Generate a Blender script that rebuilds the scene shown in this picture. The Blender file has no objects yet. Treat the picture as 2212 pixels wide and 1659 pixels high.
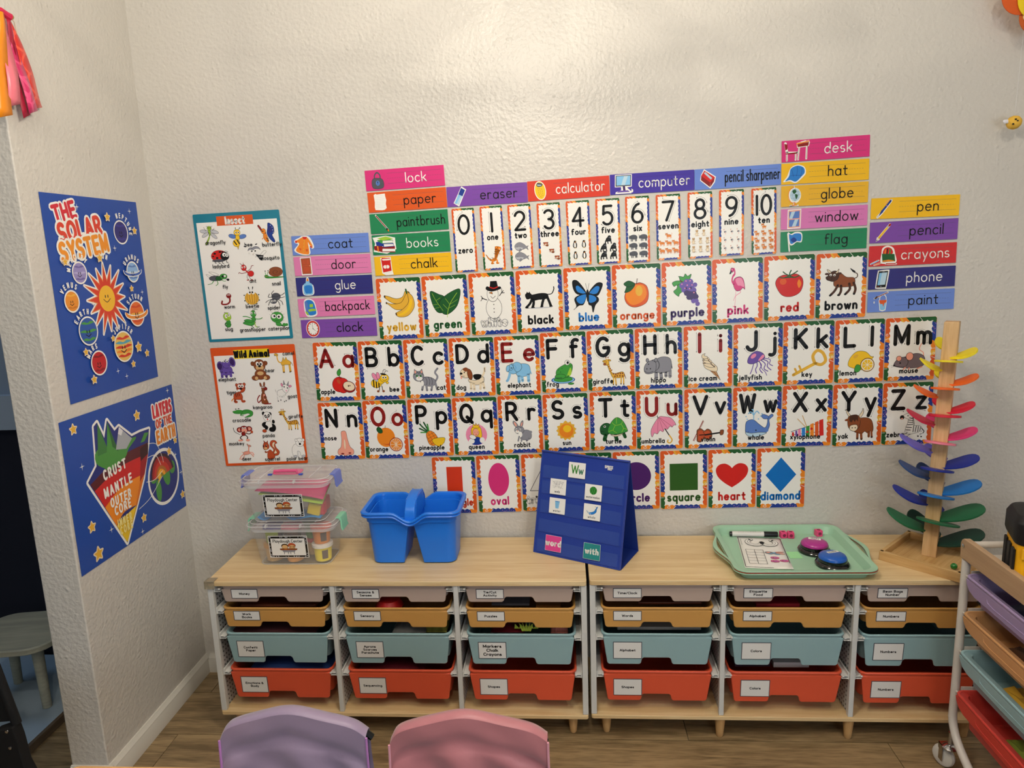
import bpy, bmesh, math, random
from math import sin, cos, pi, radians, sqrt, atan2
from mathutils import Vector, Matrix, Euler
random.seed(7)
S = bpy.context.scene
COL = S.collection

# ---------------------------------------------------------------- camera
def lin(h):
    h = h.lstrip('#'); v = [int(h[i:i+2], 16)/255 for i in (0, 2, 4)]
    return [c/12.92 if c <= .04045 else ((c+.055)/1.055)**2.4 for c in v] + [1]
cam = bpy.data.cameras.new('camera'); camo = bpy.data.objects.new('camera', cam); COL.objects.link(camo); S.camera = camo
cam.sensor_width = 36; cam.lens = 36*1542.882/2212; cam.clip_start = .02
camo.matrix_world = Matrix(((0.997387,0.021994,0.068816,1.040365),(0.063520,0.186825,-0.980337,-2.195852),(-0.034418,0.982147,0.184940,1.407928),(0.000000,0.000000,0.000000,1.000000)))

# ---------------------------------------------------------------- light and exposure
wd = bpy.data.worlds.new('room_light'); S.world = wd; wd.use_nodes = True
wd.node_tree.nodes['Background'].inputs[0].default_value = (.80, .90, 1.0, 1)
wd.node_tree.nodes['Background'].inputs[1].default_value = .20
def lamp(name, kind, loc, power, col, size=.1, aim=None, sy=None, spread=None):
    l = bpy.data.lights.new(name, kind); l.energy = power; l.color = col
    if kind == 'AREA':
        l.size = size
        if sy: l.shape = 'RECTANGLE'; l.size_y = sy
        if spread: l.spread = spread
    else: l.shadow_soft_size = size
    o = bpy.data.objects.new(name, l); COL.objects.link(o); o.location = loc
    if aim is not None: o.rotation_euler = (Vector(aim)-Vector(loc)).to_track_quat('-Z', 'Y').to_euler()
    return o
WARM = (1, .90, .75)
for a in range(3):                                   # the bulbs of the ceiling fan's light kit
    lamp('ceiling_bulb', 'POINT', (.95+.11*cos(a*2.094+.5), -1.08+.11*sin(a*2.094+.5), 2.12), 9, WARM, .05)
for q in ((.30, -1.95), (1.75, -2.0), (1.05, -2.5)):     # recessed lights further back in the room
    lamp('recessed_light', 'POINT', (q[0], q[1], 2.64), 16, WARM, .035)
lamp('window_daylight', 'AREA', (2.25, -3.8, 1.15), 15, (.80, .90, 1), 1.0, (1.4, 0, 1.1), .8)
lamp('hallway_daylight', 'AREA', (-1.0, -3.4, 1.9), 3, (.85, .93, 1), 1.0, (-.2, -.5, 1.0), 1.4)
lamp('play_nook_daylight', 'AREA', (-1.3, -.2, 2.2), 3.0, (.55, .75, 1), .5, (-.7, -.2, 0))
S.view_settings.view_transform = 'Standard'; S.view_settings.look = 'None'
S.view_settings.gamma = 1; S.view_settings.use_curve_mapping = False
S.view_settings.exposure = 0.30

# ---------------------------------------------------------------- materials
MATS = {}
def mat(name, hexc, rough=.55, metal=0, coat=0, spec=.5, trans=0, ior=1.45, alpha=1, sheen=0, bump=None):
    if name in MATS: return MATS[name]
    m = bpy.data.materials.new(name); m.use_nodes = True; MATS[name] = m
    nt = m.node_tree; b = nt.nodes['Principled BSDF']
    b.inputs['Base Color'].default_value = lin(hexc); b.inputs['Roughness'].default_value = rough
    b.inputs['Metallic'].default_value = metal; b.inputs['Coat Weight'].default_value = coat
    b.inputs['Coat Roughness'].default_value = .12
    b.inputs['Specular IOR Level'].default_value = spec; b.inputs['Transmission Weight'].default_value = trans
    b.inputs['IOR'].default_value = ior; b.inputs['Alpha'].default_value = alpha; b.inputs['Sheen Weight'].default_value = sheen
    if bump:
        sc, st, dist = bump
        tc = nt.nodes.new('ShaderNodeTexCoord'); nz = nt.nodes.new('ShaderNodeTexNoise'); bp = nt.nodes.new('ShaderNodeBump')
        nz.inputs['Scale'].default_value = sc; nz.inputs['Detail'].default_value = 3
        bp.inputs['Strength'].default_value = st; bp.inputs['Distance'].default_value = dist
        nt.links.new(tc.outputs['Object'], nz.inputs[0]); nt.links.new(nz.outputs[0], bp.inputs['Height']); nt.links.new(bp.outputs[0], b.inputs['Normal'])
    return m
def wood(name, c1, c2, scale=(1, 14, 14), rough=.45, fine=1.0, plank=0, stretch=3.0):
    if name in MATS: return MATS[name]
    m = bpy.data.materials.new(name); m.use_nodes = True; MATS[name] = m
    nt = m.node_tree; N = nt.nodes.new; L = nt.links.new; b = nt.nodes['Principled BSDF']
    tc = N('ShaderNodeTexCoord'); oi = N('ShaderNodeObjectInfo'); mp = N('ShaderNodeMapping'); mp.inputs['Scale'].default_value = scale
    ad = N('ShaderNodeVectorMath'); ad.operation = 'MULTIPLY_ADD'; ad.inputs[1].default_value = (1, 1, 1)
    cb = N('ShaderNodeCombineXYZ'); mu = N('ShaderNodeMath'); mu.operation = 'MULTIPLY'; mu.inputs[1].default_value = 31*plank
    L(oi.outputs['Random'], mu.inputs[0]); L(mu.outputs[0], cb.inputs[0]); L(mu.outputs[0], cb.inputs[1])
    L(tc.outputs['Object'], ad.inputs[0]); L(cb.outputs[0], ad.inputs[2]); L(ad.outputs[0], mp.inputs[0])
    n1 = N('ShaderNodeTexNoise'); n1.inputs['Scale'].default_value = stretch; n1.inputs['Detail'].default_value = 8; n1.inputs['Distortion'].default_value = .8
    n2 = N('ShaderNodeTexNoise'); n2.inputs['Scale'].default_value = stretch*6; n2.inputs['Detail'].default_value = 5
    L(mp.outputs[0], n1.inputs[0]); L(mp.outputs[0], n2.inputs[0])
    mx = N('ShaderNodeMix'); mx.data_type = 'FLOAT'; mx.inputs[0].default_value = .4*fine; L(n1.outputs[0], mx.inputs[2]); L(n2.outputs[0], mx.inputs[3])
    cr = N('ShaderNodeValToRGB'); cr.color_ramp.elements[0].position = .38; cr.color_ramp.elements[1].position = .62
    cr.color_ramp.elements[0].color = lin(c1); cr.color_ramp.elements[1].color = lin(c2)
    L(mx.outputs[0], cr.inputs[0]); L(cr.outputs[0], b.inputs['Base Color']); b.inputs['Roughness'].default_value = rough
    return m
def wall_mat(name, hexc):
    m = mat(name, hexc, .38); nt = m.node_tree; N = nt.nodes.new; L = nt.links.new; b = nt.nodes['Principled BSDF']
    tc = N('ShaderNodeTexCoord'); n1 = N('ShaderNodeTexNoise'); n1.inputs['Scale'].default_value = 95; n1.inputs['Detail'].default_value = 2; n1.inputs['Roughness'].default_value = .45
    v = N('ShaderNodeTexVoronoi'); v.inputs['Scale'].default_value = 70; v.feature = 'SMOOTH_F1'
    mr = N('ShaderNodeMapRange'); mr.inputs[1].default_value = .05; mr.inputs[2].default_value = .38; mr.inputs[3].default_value = 1; mr.inputs[4].default_value = 0
    n2 = N('ShaderNodeTexNoise'); n2.inputs['Scale'].default_value = 28
    m1 = N('ShaderNodeMath'); m1.operation = 'MULTIPLY'; ms = N('ShaderNodeMath'); ms.operation = 'MULTIPLY_ADD'; ms.inputs[1].default_value = .55
    bp = N('ShaderNodeBump'); bp.inputs['Strength'].default_value = .5; bp.inputs['Distance'].default_value = .0042
    for q in (n1, v, n2): L(tc.outputs['Object'], q.inputs[0])
    st = N('ShaderNodeMapRange'); st.inputs[1].default_value = .5; st.inputs[2].default_value = .66
    L(v.outputs[0], mr.inputs[0]); L(n2.outputs[0], st.inputs[0]); L(mr.outputs[0], m1.inputs[0]); L(st.outputs[0], m1.inputs[1])
    L(m1.outputs[0], ms.inputs[0]); L(n1.outputs[0], ms.inputs[2]); L(ms.outputs[0], bp.inputs['Height']); L(bp.outputs[0], b.inputs['Normal'])
    return m

# ---------------------------------------------------------------- mesh builder
def tag(o, label=None, cat=None, group=None, kind=None):
    if label: o['label'] = label
    if cat: o['category'] = cat
    if group: o['group'] = group
    if kind: o['kind'] = kind
    return o
def empty(name, label, cat, loc=(0, 0, 0), rz=0, group=None, mw=None):
    o = bpy.data.objects.new(name, None); COL.objects.link(o); o.empty_display_size = .02
    if mw is not None: o.matrix_world = mw
    else: o.location = loc; o.rotation_euler = (0, 0, rz)
    return tag(o, label, cat, group)
def link(name, me, parent=None, mtx=None):
    o = bpy.data.objects.new(name, me); COL.objects.link(o)
    if parent: o.parent = parent
    if mtx is not None: o.matrix_basis = mtx
    return o
def copy_tree(o, parent=None):
    c = o.copy(); COL.objects.link(c); c.parent = parent
    for ch in list(o.children): copy_tree(ch, c)
    return c
class MB:
    def __init__(s): s.v = []; s.f = []; s.m = []; s.mats = []; s.T = None
    def mi(s, m):
        if m not in s.mats: s.mats.append(m)
        return s.mats.index(m)
    def add(s, vs, fs, m):
        b = len(s.v); k = s.mi(m)
        for p in vs:
            p = Vector(p)
            s.v.append(tuple(s.T @ p) if s.T is not None else tuple(p))
        for f in fs: s.f.append([b+i for i in f]); s.m.append(k)
    def mesh(s, name, sm=35):
        me = bpy.data.meshes.new(name); me.from_pydata(s.v, [], s.f)
        for m in s.mats: me.materials.append(m)
        me.polygons.foreach_set('material_index', s.m)
        if sm:
            me.polygons.foreach_set('use_smooth', [True]*len(s.f)); me.update()
            try: me.set_sharp_from_angle(angle=radians(sm))
            except Exception: pass
        me.update(); return me
    def build(s, name, parent=None, mtx=None, bevel=0, sm=35, seg=2):
        o = link(name, s.mesh(name, sm), parent, mtx)
        if bevel:
            b = o.modifiers.new('bevel', 'BEVEL'); b.width = bevel; b.segments = seg; b.limit_method = 'ANGLE'; b.harden_normals = True
        return o
    def box(s, c, d, m, R=None):
        x, y, z = d[0]/2, d[1]/2, d[2]/2
        vs = [Vector((sx*x, sy*y, sz*z)) for sz in (-1, 1) for sy in (-1, 1) for sx in (-1, 1)]
        if R is not None: vs = [R @ p for p in vs]
        s.add([p+Vector(c) for p in vs], [(0, 2, 3, 1), (4, 5, 7, 6), (0, 1, 5, 4), (2, 6, 7, 3), (0, 4, 6, 2), (1, 3, 7, 5)], m); return s
    def loft(s, rings, m, cap0=True, cap1=True, close=True):
        n = len(rings[0]); vs = [p for r in rings for p in r]; fs = []
        for i in range(len(rings)-1):
            for j in range(n if close else n-1):
                k = (j+1) % n; fs.append((i*n+j, i*n+k, (i+1)*n+k, (i+1)*n+j))
        if cap0: fs.append(list(range(n))[::-1])
        if cap1: fs.append([(len(rings)-1)*n+j for j in range(n)])
        s.add(vs, fs, m); return s
    def lathe(s, prof, m, c=(0, 0, 0), n=24, cap=True):
        s.loft([[(c[0]+r*cos(2*pi*j/n), c[1]+r*sin(2*pi*j/n), c[2]+z) for j in range(n)] for r, z in prof], m, cap, cap); return s
    def tube(s, pts, r, m, n=10, cap=True):
        pts = [Vector(p) for p in pts]; rings = []; up = None
        for i, p in enumerate(pts):
            t = (pts[min(i+1, len(pts)-1)]-pts[max(i-1, 0)]).normalized()
            if up is None: up = t.orthogonal().normalized()
            up = (up - t*up.dot(t)).normalized(); w = t.cross(up)
            rr = r[i] if isinstance(r, (list, tuple)) else r
            rings.append([p+(up*cos(2*pi*j/n)+w*sin(2*pi*j/n))*rr for j in range(n)])
        s.loft(rings, m, cap, cap); return s
    def prism(s, poly, h, m, F=None):
        n = len(poly); F = F or (lambda x, y, z: (x, y, z))
        vs = [F(x, y, 0) for x, y in poly]+[F(x, y, h) for x, y in poly]
        s.add(vs, [list(range(n))[::-1], [n+i for i in range(n)]]+[(i, (i+1) % n, n+(i+1) % n, n+i) for i in range(n)], m); return s
def rr(w, d, r, z, cx=0, cy=0, n=5):
    r = min(r, w/2-1e-4, d/2-1e-4); out = []
    for sx, sy, a in ((1, 1, 0), (-1, 1, 90), (-1, -1, 180), (1, -1, 270)):
        for k in range(n+1):
            t = radians(a+90*k/n); out.append((cx+sx*(w/2-r)+r*cos(t), cy+sy*(d/2-r)+r*sin(t), z))
    return out
def catmull(P, closed=False, k=5):
    n = len(P); out = []
    for i in range(n if closed else n-1):
        p0 = P[(i-1) % n] if closed or i > 0 else P[i]; p1 = P[i]; p2 = P[(i+1) % n]; p3 = P[(i+2) % n] if closed or i+2 < n else P[(i+1) % n]
        for j in range(k):
            t = j/k; out.append(tuple(.5*((2*a1)+(-a0+a2)*t+(2*a0-5*a1+4*a2-a3)*t*t+(-a0+3*a1-3*a2+a3)*t**3) for a0, a1, a2, a3 in zip(p0, p1, p2, p3)))
    if not closed: out.append(tuple(P[-1]))
    return out

# ---------------------------------------------------------------- flat printing: shapes laid on a card, a hair apart
STEP = .00002
class Ink:
    """Prints in a local frame x right, y up, z out of the paper; sx, sy turn design units into metres."""
    def __init__(s, z=.0004, gloss=.35): s.mb = MB(); s.z = z; s.gl = gloss; s.A = (0, 0, 1, 1, 0); s.eps = 0
    def at(s, ox, oy, kx, ky=None, rot=0): s.A = (ox, oy, kx, ky if ky is not None else kx, radians(rot)); return s
    def M(s, c): return mat('print_'+c, PAL.get(c, c), s.gl, coat=.12, spec=.35)
    def tr(s, p):
        ox, oy, kx, ky, r = s.A; x = p[0]*kx; y = p[1]*ky
        return (ox+x*cos(r)-y*sin(r), oy+x*sin(r)+y*cos(r), s.z)
    def poly(s, pts, c):
        s.z += STEP; vs = [s.tr(p) for p in pts]
        a = sum(vs[i][0]*vs[(i+1) % len(vs)][1]-vs[(i+1) % len(vs)][0]*vs[i][1] for i in range(len(vs)))
        if a < 0: vs = vs[::-1]
        s.mb.add(vs, [list(range(len(vs)))], s.M(c)); return s
    def ell(s, cx, cy, rx, ry, c, rot=0, n=20):
        q = radians(rot); return s.poly([(cx+rx*cos(t)*cos(q)-ry*sin(t)*sin(q), cy+rx*cos(t)*sin(q)+ry*sin(t)*cos(q)) for t in [2*pi*i/n for i in range(n)]], c)
    def stroke(s, pts, w, c, closed=False, up=True, cap=True):
        if up: s.z += STEP
        m = s.M(c); P = [Vector(p) for p in pts]; q = [P[0]]
        for p in P[1:]:
            if (p-q[-1]).length > 1e-5: q.append(p)
        P = q; n = len(P); h = w/2
        if closed and n > 2 and (P[0]-P[-1]).length < 1e-5: P.pop(); n -= 1
        def disc(p, k=8): s.mb.add([s.tr((p[0]+h*cos(2*pi*i/k), p[1]+h*sin(2*pi*i/k))) for i in range(k)], [range(k)], m); s.z += s.eps
        if n < 2: disc(P[0], 12); return s
        segs = n if closed else n-1; dirs = [(P[(i+1) % n]-P[i]).normalized() for i in range(segs)]
        def side(i, sg, at_end):
            j = (i+1) if at_end else (i-1)
            if closed: j %= segs
            nn = Vector((-dirs[i][1], dirs[i][0]))
            if 0 <= j < segs and dirs[i].dot(dirs[j]) > .7:
                n2 = Vector((-dirs[j][1], dirs[j][0])); av = (nn+n2).normalized(); return av*(h/max(.5, av.dot(nn)))*sg
            return nn*h*sg
        for i in range(segs):
            a, b = P[i], P[(i+1) % n]
            s.mb.add([s.tr(a+side(i, -1, False)), s.tr(b+side(i, -1, True)), s.tr(b+side(i, 1, True)), s.tr(a+side(i, 1, False))], [(0, 1, 2, 3)], m); s.z += s.eps
        if cap:
            if not closed: disc(P[0]); disc(P[-1])
            for i in range(0 if closed else 1, n if closed else n-1):
                if dirs[i % segs].dot(dirs[i-1]) <= .7: disc(P[i])
        return s
    def art(s, name, x, y, size, sy=None, rot=0, ol=1.3):
        """picture centred at x, y, size across (design units of the current frame)"""
        A = s.A; r = A[4]+radians(rot); k = size/100; ky = (sy or size)/100
        cx, cy, _ = s.tr((x, y)); ax, ay = A[2]*k, A[3]*ky
        s.A = (cx-50*ax*cos(r)+50*ay*sin(r), cy-50*ax*sin(r)-50*ay*cos(r), ax, ay, r)
        for it in ART[name].split(';'):
            t = it.split(); ty, c = t[0][0], t[0][1]; v = [float(q) for q in t[1:]]; L = ty.lower(); sm = k*A[2] < .00012
            if L == 'e':
                s.ell(v[0], v[1], v[2], v[3], c, v[4] if len(v) > 4 else 0, 10 if sm else 20)
                if ty == 'E' and not sm: s.stroke(ellpts(*v), ol, 'k', True, cap=False)
            elif L == 'd':
                for i in range(1, len(v), 2): s.ell(v[i], v[i+1], v[0], v[0], c, 0, 8)
            elif L in 'ps':
                P = list(zip(v[0::2], v[1::2]))
                if L == 's': P = catmull(P, True, 3 if sm else 5)
                s.poly(P, c)
                if ty.isupper() and not sm: s.stroke(P, ol, 'k', True, cap=(L == 'p'))
            elif L in 'lz':
                P = list(zip(v[1::2], v[2::2]))
                if L == 'l' and len(P) > 2: P = catmull(P, False, 3 if sm else 5)
                if len(P) > 1 and v[0] > .2: s.stroke(P, v[0], c)
        s.A = A; return s
    def text(s, txt, x, y, h, w, c, kx=1, anchor='c', gap=.3, guide=None, rot=0, outline=None, maxw=None, lim=None):
        """stroke lettering: baseline y, capital height h, line weight w (share of h)"""
        A = s.A; lines = []; pen = 0
        for ch in txt:
            if ch == ' ': pen += .45*kx; continue
            st = [glyph(q) for q in GL[ch].split('|')]; x1 = max(p[0] for q in st for p in q); x0 = min(p[0] for q in st for p in q)
            g = []
            for q in st: g.append([((p[0]-x0)*kx+pen, p[1]) for p in q])
            lines.append(g); pen += (x1-x0)*kx+gap*.62+w
        tot = pen-gap*.62-w
        if maxw and tot*h > maxw: return s.text(txt, x, y, h, w, c, kx*(maxw/(tot*h))*.985, anchor, gap*.9, guide, rot, outline, maxw, lim)
        if lim: x = max(lim[0]+tot*h/2, min(lim[1]-tot*h/2, x))
        off = {'c': -tot/2, 'l': 0, 'r': -tot}[anchor]
        cx, cy, _ = s.tr((x, y)); s.A = (cx, cy, A[2]*h, A[3]*h, A[4]+radians(rot))
        passes = ([(outline[0], w+outline[1])] if outline else [])+[(c, w)]
        for col, ww in passes:
            s.z += STEP
            for g in lines:
                for q in g: s.stroke([(p[0]+off, p[1]) for p in q], ww, col, up=False)
        if guide:
            s.z += STEP
            for g in lines:
                mx = (min(p[0] for q in g for p in q)+max(p[0] for q in g for p in q))/2
                for q in g[:3]:
                    if len(q) > 16 and (Vector(q[0])-Vector(q[-1])).length < .05: q = q[:len(q)//3+1]
                    if len(q) < 2: continue
                    mid = q[len(q)//2]; a = Vector(q[0]); b = Vector(q[min(len(q)-1, len(q)//2+1)]); d = (b-a).normalized(); nn = Vector((-d[1], d[0]))
                    sg = 1 if nn.dot(Vector((mid[0]-mx+.001, mid[1]-.45))) > 0 else -1
                    if abs(d[1]) > .9 and abs(mid[0]-mx) < .05: sg = 1 if nn[0] < 0 else -1
                    out = []
                    for i, p in enumerate(q):
                        t = (Vector(q[min(i+1, len(q)-1)])-Vector(q[max(i-1, 0)])).normalized(); out.append(Vector((p[0]+off, p[1]))+Vector((-t[1], t[0]))*sg*(w/2+.075))
                    s.stroke(out, .012, 'A', up=False, cap=False); e = out[-1]; s.ell(e[0], e[1], .028, .028, 'k', 0, 6); f = out[0]; s.stroke([(f[0], f[1]+.02), (f[0], f[1]+.1)], .02, 'k', up=False)
        s.A = A; return s
    def build(s, name, parent): return s.mb.build(name, parent, sm=0)
def ellpts(cx, cy, rx, ry, rot=0, n=20):
    q = radians(rot); return [(cx+rx*cos(t)*cos(q)-ry*sin(t)*sin(q), cy+rx*cos(t)*sin(q)+ry*sin(t)*cos(q)) for t in [2*pi*i/n for i in range(n)]]
_G = {}
def glyph(st):
    if st in _G: return _G[st]
    t = st.split(); P = []; i = 0
    while i < len(t):
        if t[i] == 'a':
            cx, cy, rx, ry, a0, a1 = [float(q) for q in t[i+1:i+7]]; i += 7; n = max(3, int(abs(a1-a0)/20))
            P += [(cx+rx*cos(radians(a0+(a1-a0)*k/n)), cy+ry*sin(radians(a0+(a1-a0)*k/n))) for k in range(n+1)]
        else: P.append((float(t[i]), float(t[i+1]))); i += 2
    _G[st] = P; return P

# ---------------------------------------------------------------- stroke alphabet (cap height 1)
OV = 'a .26 .3 .26 .31 0 360'
GL = {
'A':'0 0 .36 1 .72 0|.14 .33 .58 .33','B':'0 0 0 1 .3 1 a .3 .76 .24 .24 90 -90 0 .52|0 .52 .34 .52 a .34 .26 .26 .26 90 -90 0 0',
'C':'a .36 .5 .36 .51 48 312','D':'0 0 0 1 .22 1 a .22 .5 .42 .5 90 -90 0 0','E':'.56 1 0 1 0 0 .56 0|0 .52 .5 .52',
'F':'0 0 0 1 .54 1|0 .52 .48 .52','G':'a .38 .5 .38 .51 48 330 .71 .45 .42 .45','H':'0 1 0 0|.6 1 .6 0|0 .5 .6 .5','I':'0 1 0 0',
'J':'.45 1 .45 .26 a .2 .26 .25 .27 0 -160','K':'0 1 0 0|.56 1 0 .42|.16 .56 .6 0','L':'0 1 0 0 .52 0','M':'0 0 0 1 .38 .12 .76 1 .76 0',
'N':'0 0 0 1 .6 0 .6 1','O':'a .38 .5 .38 .51 90 450','P':'0 0 0 1 .28 1 a .28 .73 .27 .27 90 -90 0 .46','Q':'a .38 .5 .38 .51 90 450|.42 .28 .74 -.06',
'R':'0 0 0 1 .28 1 a .28 .73 .27 .27 90 -90 0 .46|.3 .46 .6 0','S':'a .3 .74 .27 .26 35 270 a .3 .24 .3 .24 90 -145','T':'0 1 .68 1|.34 1 .34 0',
'U':'0 1 0 .32 a .3 .32 .3 .33 180 360 .6 1','V':'0 1 .36 0 .72 1','W':'0 1 .24 0 .48 .9 .72 0 .96 1','X':'0 1 .64 0|.64 1 0 0',
'Y':'0 1 .33 .48|.66 1 .33 .48 .33 0','Z':'0 1 .6 1 0 0 .62 0',
'a':OV+'|.52 .6 .52 0','b':'0 1 0 0|'+OV,'c':'a .27 .3 .27 .31 45 315','d':OV+'|.52 1 .52 0','e':'0 .33 .53 .33 a .27 .31 .265 .31 5 315',
'f':'a .28 .82 .18 .18 50 180 .1 0|0 .6 .32 .6','g':OV+'|.52 .6 .52 -.1 a .27 -.12 .25 .24 0 -145','h':'0 1 0 0|0 .34 a .22 .36 .22 .26 180 0 .44 0',
'i':'0 .6 0 0|0 .86 0 .87','j':'.2 .6 .2 -.14 a .02 -.14 .18 .2 0 -120|.2 .86 .2 .87','k':'0 1 0 0|.42 .6 .02 .24|.16 .36 .46 0','l':'0 1 0 0',
'm':'0 .6 0 0|0 .38 a .19 .4 .19 .21 180 0 .38 0|.38 .38 a .57 .4 .19 .21 180 0 .76 0','n':'0 .6 0 0|0 .34 a .22 .36 .22 .26 180 0 .44 0',
'o':'a .27 .3 .27 .31 90 450','p':'0 .6 0 -.38|'+OV,'q':OV+'|.52 .6 .52 -.38','r':'0 .6 0 0|0 .32 a .2 .38 .2 .22 180 50',
's':'a .2 .45 .18 .155 40 270 a .2 .15 .2 .15 90 -140','t':'.16 .88 .16 .14 a .3 .14 .14 .14 180 290|0 .6 .36 .6',
'u':'0 .6 0 .24 a .22 .24 .22 .25 180 360 .44 .6|.44 .6 .44 0','v':'0 .6 .22 0 .46 .6','w':'0 .6 .18 0 .36 .55 .54 0 .72 .6',
'x':'0 .6 .42 0|.42 .6 0 0','y':'0 .6 .24 .02|.48 .6 .14 -.36','z':'0 .6 .42 .6 0 0 .44 0',
'0':'a .3 .5 .3 .51 90 450','1':'0 1 0 0','2':'a .28 .72 .27 .28 165 -35 0 0 .56 0','3':'a .26 .75 .25 .25 150 -90 a .26 .25 .27 .26 90 -150',
'4':'.42 0 .42 1 0 .3 .6 .3','5':'.5 1 .08 1 .05 .56 a .26 .33 .28 .33 130 -140','6':'a .3 .3 .28 .3 0 360|.02 .34 a .42 .34 .4 .66 180 95',
'7':'0 1 .56 1 .18 0','8':'a .28 .75 .22 .25 0 360|a .28 .26 .28 .26 0 360','9':'a .28 .7 .27 .3 0 360|.55 .7 a .15 .7 .4 .7 0 -85',
'&':'.56 0 .12 .66 a .25 .8 .15 .17 210 -40 .08 .34 a .22 .2 .2 .2 150 300 .58 .36','/':'0 -.05 .35 1','.':'0 0 0 .01'}

PAL = dict(x='74666c', k='0c0b09',w='f4f3ee',r='d0241c',R='8c1a16',o='f08a22',O='dc5a1e',y='f7c722',Y='c8922a',g='3f9a3c',G='1f5a2a',b='2a7fd2',B='1b3a90',
 c='86c3ec',p='ee8fb2',P='d6337c',v='6a50a8',V='3c2060',n='8c4a24',N='4a2a18',t='d8b078',T='f0dfc0',a='8c8d97',A='52545c',s='c6c8ce',l='a2cc3c',
 e='1f8f88',f='f3a58e',m='e8b33a',u='5a7fc8',h='e9e9e6',i='b9d6e8',q='c0502a',j='2f2f7a')

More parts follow.
